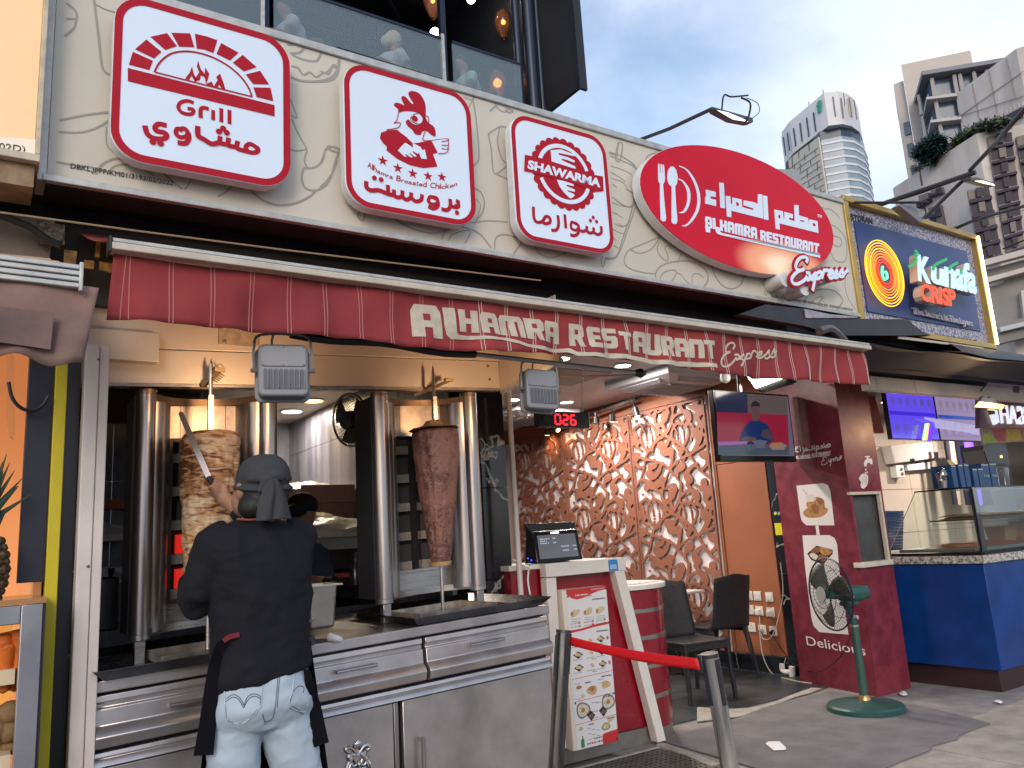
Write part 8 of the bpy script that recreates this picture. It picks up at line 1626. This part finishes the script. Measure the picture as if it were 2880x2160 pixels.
for pts,y0,y1,r,lb in[([(1400,1460),(1740,1125),(1790,1115)],3.45,2.75,.016,'black taped arm running up from the blue sign to the lit floodlight'),([(1790,1050),(1950,880),(2080,730),(2290,490)],2.7,1.9,.015,'thick black cable bundle climbing to the top right corner'),([(1620,1530),(1850,1430),(2290,1305)],3.4,2.9,.014,'black cable running right from the blue sign frame'),([(1620,1500),(2290,1340)],3.5,3.5,.003,'hair thin wire beside the cable right of the blue sign'),([(2050,1659),(2290,1560)],3.5,3.2,.008,'short dark cable low at the right edge'),([(600,1292),(1000,1299),(1470,1297)],3.45,3.0,.010,'thin dark rod reaching right from behind the oval sign')]:
 n_=len(pts);MB().tube(smooth([P(kt(*p),y=y0+(y1-y0)*i/(n_-1))for i,p in enumerate(pts)],5),r,6).build('cable',mat('cable_dark',(.025,.02,.028),.5),label=lb,cat='cable')
t=thing('grey_lamp_head','grey floodlight seen from behind over the top edge of the blue framed sign','floodlight',P(kt(1350,1440),y=3.2));m=MB();m.prism([P(kt(*p),y=3.1)for p in[(1242,1320),(1262,1305),(1310,1330),(1325,1280),(1360,1275),(1400,1400),(1440,1430),(1400,1450),(1340,1400)]],(0,.07,0));m.build('lamp_body',mat('lamp_grey'),t,bevel=.005);MB().tube(smooth([P(kt(*p),y=3.1)for p in[(1390,1305),(1430,1330),(1450,1380),(1420,1420)]],4),.006,6).build('lamp_wire',cabm,t)
pp_(kW,[(760,1500),(835,1500),(835,1600),(765,1580)],3.6,.05,'navy_clip',mat('clip_navy',(.01,.02,.09),.5),label='small navy blue sheet corner left of the gold frame',cat='sheet')
fc=thing('fruit_display_case','steel framed glass case with carrots and kiwis, lit from inside, at the left edge','display case',(-.3,3.2,0));xe=P(kS(210,915),y=3.2).x
fsm=mat('fruit_case_steel',(.34,.33,.36),.35,.7,vary=.2,vscale=6);MB().box(-1.5,xe-.002,3.2,3.7,1.238,1.256).build('glass_top',mat('amber_top',(.4,.2,.08),.15),fc);MB().box(xe-.075,xe-.012,3.2,3.24,.2,1.236).build('frame_post',fsm,fc,bevel=.003);MB().box(-1.5,xe-.076,3.2,3.24,1.175,1.236).build('frame_rail',fsm,fc,bevel=.003);MB().box(xe-.011,xe-.003,3.21,3.7,.2,1.236).build('side_edge',cap,fc)
MB().box(-1.5,xe-.08,3.66,3.68,.2,1.17).build('back_panel',mat('case_amber',(.7,.42,.16),.6,emit=(1,.45,.1),es=.35),fc);MB().box(-1.5,xe-.08,3.26,3.66,P(kS(50,1250),y=3.26).z-.03,P(kS(50,1225),y=3.26).z).build('shelf',mat('shelf_cream',(.7,.55,.38),.5),fc);MB().box(-1.5,xe-.08,3.26,3.66,P(kS(50,1640),y=3.26).z-.03,P(kS(50,1600),y=3.26).z).build('shelf',mat('shelf_cream'),fc)
for i,(x,y)in enumerate([(92,1165),(45,1175),(5,1190),(70,1205),(20,1210)]):c=P(kS(x,y),y=3.32+(i%2)*.05);MB().lathe([(0,-.09),(.02,-.08),(.032,.0),(.045,.06),(.035,.085),(0,.09)],c,12).build('carrot',mat('carrot_orange',(.75,.17,.02),.5,vary=.2,vscale=40,bump=.2,bscale=40),label=['upright stout carrot nearest the case post','second carrot from the case post','carrot cut by the left picture edge, upper','small carrot tucked low near the post','small carrot low at the left edge'][i],cat='carrot',group='carrots on the upper case shelf')
for i,(x,y)in enumerate([(50,1415),(70,1445),(20,1460),(45,1495),(65,1545),(15,1550),(-20,1500),(90,1500)]):MB().ball(P(kS(x,y),y=3.34+(i%3)*.03),(.048,.045,.04),12,8).build('kiwi',mat('kiwi_brown',(.26,.16,.07),.8,vary=.3,vscale=60),label=['topmost kiwi of the heap','kiwi just right of the topmost one','kiwi at the upper left of the heap','big kiwi in the middle of the heap','kiwi resting on the shelf at the right','kiwi resting on the shelf at the left','kiwi half out of the picture','kiwi against the case post'][i],cat='kiwi',group='kiwis heaped in the case')
pn=thing('pineapple','pineapple with spiky dark green leaves standing on the left case top','pineapple',P(kS(-72,890),y=3.35));c=P(kS(-70,790),y=3.35);m=MB()
for a in range(10):
 for j in range(9):q_=2*math.pi*(a+.5*(j%2))/10;r=.062*math.sqrt(max(.1,1-((j-4)/5.4)**2));m.ball(c+V((r*math.cos(q_),r*math.sin(q_),(j-4)*.024)),.018,6,4)
m.build('fruit_body',mat('pine_brown',(.10,.065,.03),.6,vary=.4,vscale=60),pn,kind='stuff')
for k in range(22):a=k*2.4;h=.10+.20*(1-k/30);o=.03+.06*(k/22);d=V((math.cos(a),math.sin(a),0));b=c+V((0,0,.10));MB().tube([b+d*.01,b+d*o*.5+V((0,0,h*.6)),b+d*o*1.5+V((0,0,h))],[.012,.010,.001],5,sx=.4).build('leaf',mat('pine_leaf',(.035,.07,.04),.5,vary=.3,vscale=30),pn)
MB().tube(smooth([P(kS(*p),y=3.38)for p in[(38,-40),(50,20),(75,60),(110,82),(150,85),(190,60),(215,20)]],4),.007,6).build('stall_cable',cabm,label='black cable hanging in a loop over the navy panel at far left',cat='cable')
pp_(kS,[(30,-160),(62,-160),(68,170),(60,210),(45,200),(28,120)],3.6,.04,'orange_fan_housing',mat('orange_plastic',(.75,.28,.1),.5),label='pale orange rounded wall fan edge inside the fruit stall',cat='fan')
# ================================================================ KITCHEN CLUTTER
kf=thing('wall_fan','round wire caged wall fan in the kitchen, half behind the right grill','fan',(2.3,6.1,2.2));fc_=P(kZ(850,420),x=2.3);nf=V((-.93,-.30,-.12)).normalized();sf_=nf.cross(V((0,0,1))).normalized();uf=sf_.cross(nf)
def dk_(r,d,n=30):return[fc_+nf*d+(sf_*math.cos(t)+uf*math.sin(t))*r for t in np.linspace(0,2*math.pi,n,endpoint=False)]
MB().tube(dk_(.20,0),.010,6,closed=True).build('cage_rim',mat('knob_grey'),kf);m=MB()
for k in range(40):t=2*math.pi*k/40;u=sf_*math.cos(t)+uf*math.sin(t);m.tube([fc_+nf*.09+u*.06,fc_+nf*.07+u*.13,fc_+u*.20],.002,3,caps=False);m.tube([fc_-nf*.06+u*.08,fc_+u*.20],.002,3,caps=False)
m.build('cage_wires',wire_m,kf,kind='stuff');MB().cyl(fc_-nf*.03,fc_+nf*.05,.07,n=16).build('hub',blk,kf)
for k in range(3):t=k*2.094;m=MB();m.grid(lambda u,v:fc_+nf*.02*(u-.5)+(sf_*math.cos(t+u*1.2)+uf*math.sin(t+u*1.2))*(.05+.13*v),6,5);m.build('blade',mat('blade_dark',(.05,.055,.055),.4),kf)
MB().bar(fc_-nf*.05,V((2.46,fc_.y+.1,fc_.z+.1)),.05,.05).build('wall_arm',blk,kf)
sh=thing('kitchen_shelf','pale wooden kitchen shelf with a slanted bracket, piled with plastic bags','shelf',(2.3,6.4,1.8));shm=mat('shelf_khaki',(.33,.20,.22),.6,vary=.2,vscale=8)
MB().box(2.05,2.465,6.05,7.1,1.80,1.84).build('board',shm,sh,bevel=.003);MB().box(2.03,2.46,6.02,6.05,1.72,1.86).build('front_board',shm,sh,bevel=.003);MB().prism([V((2.46,6.06,1.72)),V((2.08,6.06,1.72)),V((2.46,6.06,1.50))],(0,.03,0)).build('bracket',shm,sh)
bagm=mat('plastic_bags',(.62,.60,.66),.3,bump=.7,bscale=28,vary=.2,vscale=12);bagc=mat('plastic_bags_cream',(.66,.64,.56),.3,bump=.7,bscale=28,vary=.25,vscale=12)
def bagpile(x0,x1,y0,y1,z,h,mm,label,sd):
 m=MB();m.grid(lambda u,v:V((x0+(x1-x0)*u,y0+(y1-y0)*v,z+h*(4*u*(1-u)*4*v*(1-v))**.35*(.75+.5*noise.noise(V((u*5+sd,v*9,1))))+.02*noise.noise(V((u*16,v*30,sd))))));return m
def bag(x0,x1,y0,y1,z,h,mm,label,sd):
 def f(u,v):
  e=(16*u*(1-u)*v*(1-v))**.35;return V((x0+(x1-x0)*u,y0+(y1-y0)*v,z+h*e*(.75+.5*noise.noise(V((u*5+sd,v*9,1.))))+.02*e*noise.noise(V((u*16.,v*30.,sd)))))
 MB().grid(f,22,40).build('plastic_bag_pile',mm,label=label,cat='plastic bags',ang=70)
bag(2.0,2.44,6.15,7.5,1.84,.10,bagm,'heap of lilac white plastic bags on the upper kitchen shelf',1.);bag(1.62,2.44,5.2,6.6,1.44,.20,bagc,'big heap of cream plastic bags on the lower kitchen counter, left of the right grill',4.)
MB().box(1.55,2.46,5.15,6.9,1.36,1.435).build('steel_shelf',mat('shelf_grey',(.20,.21,.20),.5),label='grey steel shelf under the cream plastic bags',cat='shelf');MB().box(1.5,2.46,5.3,7.6,0,.98).build('kitchen_unit',mat('unit_dark',(.03,.035,.05),.4),label='dark kitchen unit against the side wall',cat='cabinet');MB().box(1.55,2.46,5.35,6.8,1.17,1.20).build('red_shelf_edge',mat('red_strip',(.45,.03,.03),.5),label='red edged shelf low behind the cook',cat='shelf')
MB().box(1.3,2.46,4.35,4.8,.93,.965).build('kitchen_worktop',mat('glass_green',(.30,.36,.30),.2),label='pale green edged worktop behind the steel container',cat='worktop');bo_=P(kc(2075,235),y=4.6);MB().lathe([(.035,0),(.035,.09),(.012,.13),(.012,.16),(.018,.162),(.018,.19),(0,.19)],bo_,12).build('sauce_bottle',mat('bottle_dark',(.02,.02,.04),.2),label='small dark bottle behind the steel container',cat='bottle')
for p,lb,kd in(((465,810),'double socket strip behind the left grill',0),((513,810),'socket with a fat grey plug behind the left grill',1)):c0=P(kS(*p),y=5.99);t=thing('kitchen_socket',lb,'socket',c0);MB().box(c0.x-.055,c0.x+.055,c0.y-.01,c0.y+.008,c0.z-.05,c0.z+.05).build('plate',sw,t,bevel=.003);kd and MB().cyl(c0-V((0,.011,.01)),c0-V((0,.05,.01)),.03,n=12).build('plug',mat('plug_grey'),t)
a=P(kS(505,637),y=5.6);MB().box(-.1,a.x+.12,5.6,5.95,a.z-.03,a.z+.01).build('small_shelf',rimw,label='small white shelf left of the left grill',cat='shelf');bag(-.05,a.x+.10,5.62,5.9,a.z+.012,.12,bagm,'lilac plastic bag on the small white shelf, left of the left grill',8.)
a=P(kS(505,498),y=5.9);MB().box(-.2,1.2,5.9,5.94,a.z-.03,a.z+.03).build('orange_rail',mat('orange_rail',(.62,.12,.03),.5),label='orange rail across the grey kitchen wall',cat='rail')
a=P(kS(450,940),y=4.2);MB().box(a.x-.3,a.x+.07,4.2,4.4,a.z-.12,a.z+.12).build('black_monitor',mat('tv_black'),label='black box standing behind the white column',cat='box',bevel=.01);a=P(kS(515,1020),y=4.3);MB().ball(a,(.06,.05,.025)).build('foil_scrap',mat('foil2',(.5,.48,.55),.3,.7,bump=.8,bscale=40),label='crumpled foil scrap left of the left grill',cat='foil')
# ================================================================ PEOPLE
def crinkle(me,amp,sc,st,seed=0.,ridge=True):
 me.update();ns=[v.normal.copy()for v in me.vertices]
 for v,n in zip(me.vertices,ns):
  q=V((v.co.x*st[0]+seed,v.co.y*st[1],v.co.z*st[2]))*sc;q+=V((noise.noise(q*.5),0,noise.noise(q*.5+V((5,0,0)))))*.8;k=noise.noise(q)
  k=(1-abs(k)*2)if ridge else k
  v.co+=n*amp*(k+.35*noise.noise(q*2.3))
def loft(mb,secs,n=28):
 b=len(mb.v)
 for c,rx,ry in secs:
  for k in range(n):t=2*math.pi*k/n;mb.v.append(V(c)+V((rx*math.copysign(abs(math.cos(t))**.85,math.cos(t)),ry*math.copysign(abs(math.sin(t))**.85,math.sin(t)),0)))
 for i in range(len(secs)-1):
  for k in range(n):l=(k+1)%n;mb.f.append((b+i*n+k,b+(i+1)*n+k,b+(i+1)*n+l,b+i*n+l))
 mb.f.append(tuple(b+k for k in range(n)));mb.f.append(tuple(b+(len(secs)-1)*n+k for k in range(n))[::-1]);return mb
YM=3.0;Q=lambda x,y,d=YM:P((x,y),y=d)
def sec(x,y,hw,ry,d=YM):c=Q(x,y,d);return(c,Q(x+hw,y,d).x-c.x,ry)
shS,elL,wrL=Q(603,1532),Q(553,1690,3.03),Q(533,1632,3.36);shR,elR,wrR=Q(842,1510),Q(815,1590,3.27),Q(662,1432,3.42)
hd=Q(738,1372,3.0);LA,LB,LC=Q(664,2015),Q(655,2170),V((.70,2.96,.09));RA,RB,RC=Q(800,2015),Q(838,2170),V((1.06,2.98,.09))
b=MB();b.ball(hd,(.082,.098,.118),18,12);b.ball(hd+V((-.05,.05,-.045)),(.05,.055,.06),12,8);b.tube([hd+V((-.012,.0,-.08)),Q(722,1475),Q(722,1510)],[.054,.058,.08],14)
er=Q(675,1383,2.985);b.ball(er,(.016,.028,.036),8,6);b.ball(er+V((-.004,-.005,.018)),(.012,.02,.015),8,5);b.ball(hd+V((-.055,.085,-.03)),(.018,.03,.018),8,5)
loft(b,[sec(722,1500,95,.07),sec(722,1560,115,.09),sec(735,1700,108,.095),sec(733,1880,105,.09),sec(733,1990,110,.095)])
for A,B,C in((shS,elL,wrL),(shR,elR,wrR)):b.tube([A,A.lerp(B,.5),B,B.lerp(C,.5),C],[.045,.042,.036,.033,.027],12)
for A,B,C in((LA,LB,LC),(RA,RB,RC)):b.tube([A,B,B.lerp(C,.35),B.lerp(C,.6),C,C+V((0,0,-.07))],[.075,.055,.05,.052,.035,.04],12)
kb0,kb1=Q(612,1384,3.452),Q(588,1346,3.452);kd=(kb1-kb0).normalized();pw=wrR.lerp(kb0,.62);b.tube([wrR,wrR.lerp(pw,.5),pw,kb0+V((.012,0,-.006))],[.026,.030,.034,.026],12,sx=.8)
for i in range(4):
 o=kb0-kd*(.010+.019*i-.03);r=.0095-.0006*i;s=o+V((.022,-.008,-.004));b.tube(smooth([pw.lerp(o,.35),s,o+V((-.002,-.021,.002)),o+V((-.020,-.012,.004)),o+V((-.020,.010,.0))],4),[r*1.1]*4+[r]*13,8)
b.tube(smooth([pw+V((.005,-.012,.018)),kb0+V((.020,-.014,.030)),kb0+kd*.05+V((.006,-.014,.006))],4),[.013]*4+[.011]*5,8)
hl=wrL+V((.02,.05,.02));b.tube([wrL,hl],[.028,.034],10)
for i in range(4):o=hl+V((.012-.014*i,.02,.012));b.tube(smooth([o,o+V((.02,.05,.02)),o+V((.035,.075,-.005)),o+V((.035,.06,-.03))],3),.009,8)
b.tube([hl+V((.025,0,0)),hl+V((.05,.03,.01)),hl+V((.055,.06,0))],[.013,.011,.009],8)
cook=put(remesh(b,.0062,3),'person',skin,label='cook seen from behind in black shirt, black bandana and pale jeans, carving the chicken cone',cat='person')
blks=mat('shirt_black',(.0105,.011,.016),.85,spec=.25,vary=.2,vscale=9,bump=.8,bscale=13);s=MB()
loft(s,[sec(722,1466,52,.062),sec(722,1480,88,.078),sec(724,1500,128,.10),sec(726,1535,143,.122),sec(732,1600,134,.13),sec(738,1680,131,.128),sec(734,1760,129,.122),sec(731,1820,127,.122),sec(731,1870,131,.126),sec(734,1902,134,.128)],36)
s.tube([Q(640,1520),shS,shS.lerp(elL,.5),elL.lerp(shS,.05),elL,elL.lerp(wrL,.4),wrL.lerp(elL,.12)],[.07,.066,.060,.056,.053,.046,.036],16);s.tube([Q(810,1510),shR,shR.lerp(elR,.5),elR,elR.lerp(wrR,.5),wrR.lerp(elR,.10)],[.07,.064,.056,.05,.044,.036],16)
me=remesh(s,.008,4);crinkle(me,.009,6,(1.3,1.3,.7),2.);crinkle(me,.003,14,(.8,1,1.6),9.)
zh=min(v.co.z for v in me.vertices)
for v in me.vertices:v.co.z+=.17*(v.co.x-hd.x)*max(0,1-(v.co.z-zh)/.28)if abs(v.co.x-hd.x)<.3 else 0
put(me,'shirt',blks,cook);MB().tube([wrR.lerp(elR,.08)+V((0,0,0)),wrR.lerp(elR,.02)],[.037,.033],16).build('cuff',mat('cuff_black',(.006,.006,.007),.5),cook)
MB().tube(smooth([Q(667,1460,2.93),Q(700,1462,2.915),Q(735,1460,2.912),Q(770,1466,2.93)],4),.0035,6).build('collar_thread',mat('thread_red',(.30,.06,.04),.7),cook)
jn=mat('pale_denim',(.42,.495,.57),.85,col2=(.36,.435,.515),vscale=7,bump=.4,bscale=17,contrast=(.25,.7));j=MB()
loft(j,[sec(733,1878,126,.118),sec(732,1925,134,.13),sec(731,1980,139,.138),sec(731,2008,138,.118),sec(733,2035,126,.092)],32)
for A,B,C,sg in((LA,LB,LC,-1),(RA,RB,RC,1)):j.tube([A+V((0,0,.06)),A,A.lerp(B,.5),B,B.lerp(C,.4),B.lerp(C,.75),C],[.088,.090,.084,.078,.072,.068,.07],20)
me=remesh(j,.008,9);crinkle(me,.009,4.5,(1.1,1,1.8),4.);crinkle(me,.0032,13,(1.2,1,1.8),1.);je=put(me,'jeans',jn,cook)
from mathutils.bvhtree import BVHTree
bvh=BVHTree.FromPolygons([v.co for v in me.vertices],[tuple(p.vertices)for p in me.polygons]);thr=mat('stitch_navy',(.06,.08,.14),.7)
def on(p):
 d=ray(*p).normalized();h=bvh.ray_cast(CAM,d);return(h[0]-d*.0008)if h[0]else None
def stitch(pts,r=.0013,nm='stitching',mm=thr):
 q=[on(p.xy)for p in smooth([V((*kc(*p),0))for p in pts],6)];q=[p for p in q if p]
 if len(q)>2:MB().tube(q,r,5).build(nm,mm,je)
for pts in[[(1055,1000),(1058,1100),(1070,1290)],[(1070,1290),(1140,1312),(1210,1308),(1270,1250),(1332,1185)],[(1332,1185),(1345,1060),(1368,952)],[(1030,988),(1200,990),(1370,958)],[(1070,1122),(1120,1088),(1170,1110),(1207,1172)],[(1207,1172),(1235,1105),(1290,1082),(1345,1110)],[(1068,1142),(1120,1108),(1165,1128),(1205,1192)],[(1205,1192),(1240,1125),(1290,1100),(1342,1128)],
   [(1475,905),(1462,1050),(1450,1180),(1425,1275),(1370,1300)],[(1490,905),(1475,1050),(1465,1190)],[(1600,920),(1585,1050),(1560,1170)],[(1560,1170),(1620,1200),(1665,1222),(1700,1172)],[(1590,1062),(1630,1022),(1670,1032),(1668,1075)],[(1595,922),(1650,900),(1692,880)],[(1560,1190),(1620,1218),(1668,1240)],[(1030,990),(1020,1020),(1040,1050),(1075,1040)],[(1350,1240),(1365,1290),(1372,1320)]]:stitch(pts)
for pts in[[(1055,1000),(1058,1100),(1070,1290),(1140,1312),(1210,1308),(1332,1185),(1345,1060),(1368,952)],[(1600,920),(1585,1050),(1560,1170),(1665,1222),(1705,1160)]]:stitch(pts,.0028,'pocket_edge',jn)
apm=mat('apron_black',(.006,.006,.009),.9,spec=.1,bump=.1,bscale=200);T0,T1,B0,B1=Q(598,1800,3.02),Q(866,1800,3.02),Q(548,2230,3.03),Q(922,2230,3.03)
def apf(u,v):p=T0.lerp(T1,u).lerp(B0.lerp(B1,u),v);p.y=2.99+.20*math.sin(u*math.pi)**.7+.012*math.sin(u*22)*v;return p
o=MB().grid(apf,40,16).build('apron',apm,cook);o.modifiers.new('t','SOLIDIFY').thickness=.003
for pts in[[(1070,655),(1010,720),(975,860),(950,1060),(925,1300),(890,1560)],[(1690,890),(1720,1030),(1750,1180),(1800,1480)]]:
 q=smooth([P(kc(*p),y=2.90+.03*(i>1))for i,p in enumerate(pts)],5);m=MB();ribbon(m,q,[.02+.045*i/len(q)for i in range(len(q))],(0,-1,0),.003);m.build('apron_tie',apm,cook)
m=MB();ribbon(m,smooth([P(kc(*p),y=2.885)for p in[(1045,672),(1090,640),(1170,622)]],4),.016,(0,-1,0),.002);m.build('red_tie',mat('tie_red',(.16,.008,.02),.7),cook)
hb_=MB();hb_.ball(hd+V((.004,-.006,-.02)),(.089,.105,.10),18,12);hb_.ball(Q(715,1425,2.965),(.060,.07,.05),12,8);put(remesh(hb_,.008,2),'hair',hair,cook)
bdm=mat('bandana_grey',(.045,.045,.050),.85,vary=.25,vscale=14,bump=.15,bscale=260);c=MB();bc_=hd+V((.002,0,.035));c.ball(bc_,(.094,.108,.090),24,16);c.ball(bc_+V((.01,-.04,.01)),(.075,.075,.075),16,10)
c.tube([bc_+V((.097*math.cos(t),.111*math.sin(t),-.035-.014*math.sin(t)*-1))for t in np.linspace(0,2*math.pi,30,endpoint=False)],.008,8,closed=True)
kn_=Q(757,1346,2.882);c.ball(kn_,(.022,.016,.018),10,7);c.tube([bc_+V((-.075,-.07,-.01)),kn_+V((-.02,.006,.0)),kn_],[.010,.014,.012],8);c.tube([bc_+V((.085,-.06,-.01)),kn_+V((.03,.008,.012)),kn_],[.010,.016,.012],8);c.tube(smooth([kn_,kn_+V((.03,0,.018)),kn_+V((.052,.006,.0)),kn_],4),.007,6);c.tube(smooth([kn_,kn_+V((-.03,0,-.02)),kn_+V((-.035,.0,-.05)),kn_+V((-.01,0,-.015))],4),.005,6)
me=remesh(c,.006,2);crinkle(me,.003,13,(1,1,1.4),3.);put(me,'bandana',bdm,cook)
for pts,w0,w1 in(([(1395,1105),(1400,1200),(1385,1310),(1385,1425)],.03,.075),([(1420,1100),(1450,1180),(1475,1290),(1490,1412)],.03,.085)):
 q=smooth([P(ka(*p),y=2.875-.004*i)for i,p in enumerate(pts)],6);m=MB();n_=len(q)
 def tf_(u,v):i=min(int(v*(n_-1)),n_-2);p=q[i].lerp(q[i+1],v*(n_-1)-i);w=w0+(w1-w0)*v;return p+V(((u-.5)*w,.010*math.sin(u*5+v*3)-.012*math.sin(u*3.14),0))
 o=m.grid(tf_,10,18).build('bandana_tail',bdm,cook);o.modifiers.new('t','SOLIDIFY').thickness=.003
kn1=thing('carving_knife','long bladed carving knife with black handle held against the chicken cone','knife',kb0);tip=Q(509,1163,3.53)
MB().bar(kb0-kd*.045,kb1+kd*.01,.026,.018).build('handle',mat('knife_black',(.01,.01,.012),.35),kn1,bevel=.005)
bs_,bt_=kb1+kd*.008,tip;dv=(bt_-bs_);wv_=dv.cross(V((0,-1,0))).normalized()*.012;m=MB();m.prism([bs_-wv_*.8,bs_.lerp(bt_,.5)-wv_,bt_-wv_*.9,bt_+dv.normalized()*.012,bt_+wv_*.8,bs_.lerp(bt_,.5)+wv_,bs_+wv_*1.1],(0,-.0022,0));m.build('blade',mat('blade_steel',(.62,.58,.57),.22,.9),kn1)
h2=P(kZ(290,1500),y=5.0);b=MB();b.ball(h2,(.085,.10,.115),12,9);b.tube([h2+V((0,0,-.08)),h2+V((-.03,0,-.2))],[.05,.06],10);b.tube([h2+V((-.05,0,-.24)),h2+V((-.08,0,-.8))],[.13,.14],12);b.tube([h2+V((.06,0,-.28)),h2+V((.10,-.08,-.50)),P(kc(1720,205),y=4.75),P(kc(1850,215),y=4.6)],[.05,.045,.04,.032],10);b.tube([h2+V((-.08,0,-.8)),V((h2.x-.08,5,.05))],[.13,.08],10)
wk=put(remesh(b,.014,2),'person',skin,label='second worker in black cap and navy shirt, mostly hidden behind the cook',cat='person');s=MB();loft(s,[(h2+V((-.04,0,z)),rx,ry)for z,rx,ry in((-.15,.07,.07),(-.20,.16,.11),(-.28,.2,.13),(-.8,.18,.14))]);s.tube([h2+V((.10,0,-.25)),h2+V((.13,-.06,-.42))],[.07,.06],10);put(remesh(s,.014,3),'shirt',mat('shirt_navy',(.03,.035,.06),.8),wk)
s=MB();s.ball(h2+V((0,0,.045)),(.10,.115,.085),14,9);s.tube([h2+V((-.05,-.1,.02)),h2+V((-.14,-.15,.0))],[.05,.03],10,sx=1.6);put(remesh(s,.012,3),'cap',mat('cap_black',(.008,.009,.012),.8),wk);MB().tube([P(kc(1845,215),y=4.61),P(kc(1910,215),y=4.55),P(kc(1945,222),y=4.52)],[.034,.038,.02],10).build('glove',mat('glove_black',(.006,.007,.010),.35),wk)
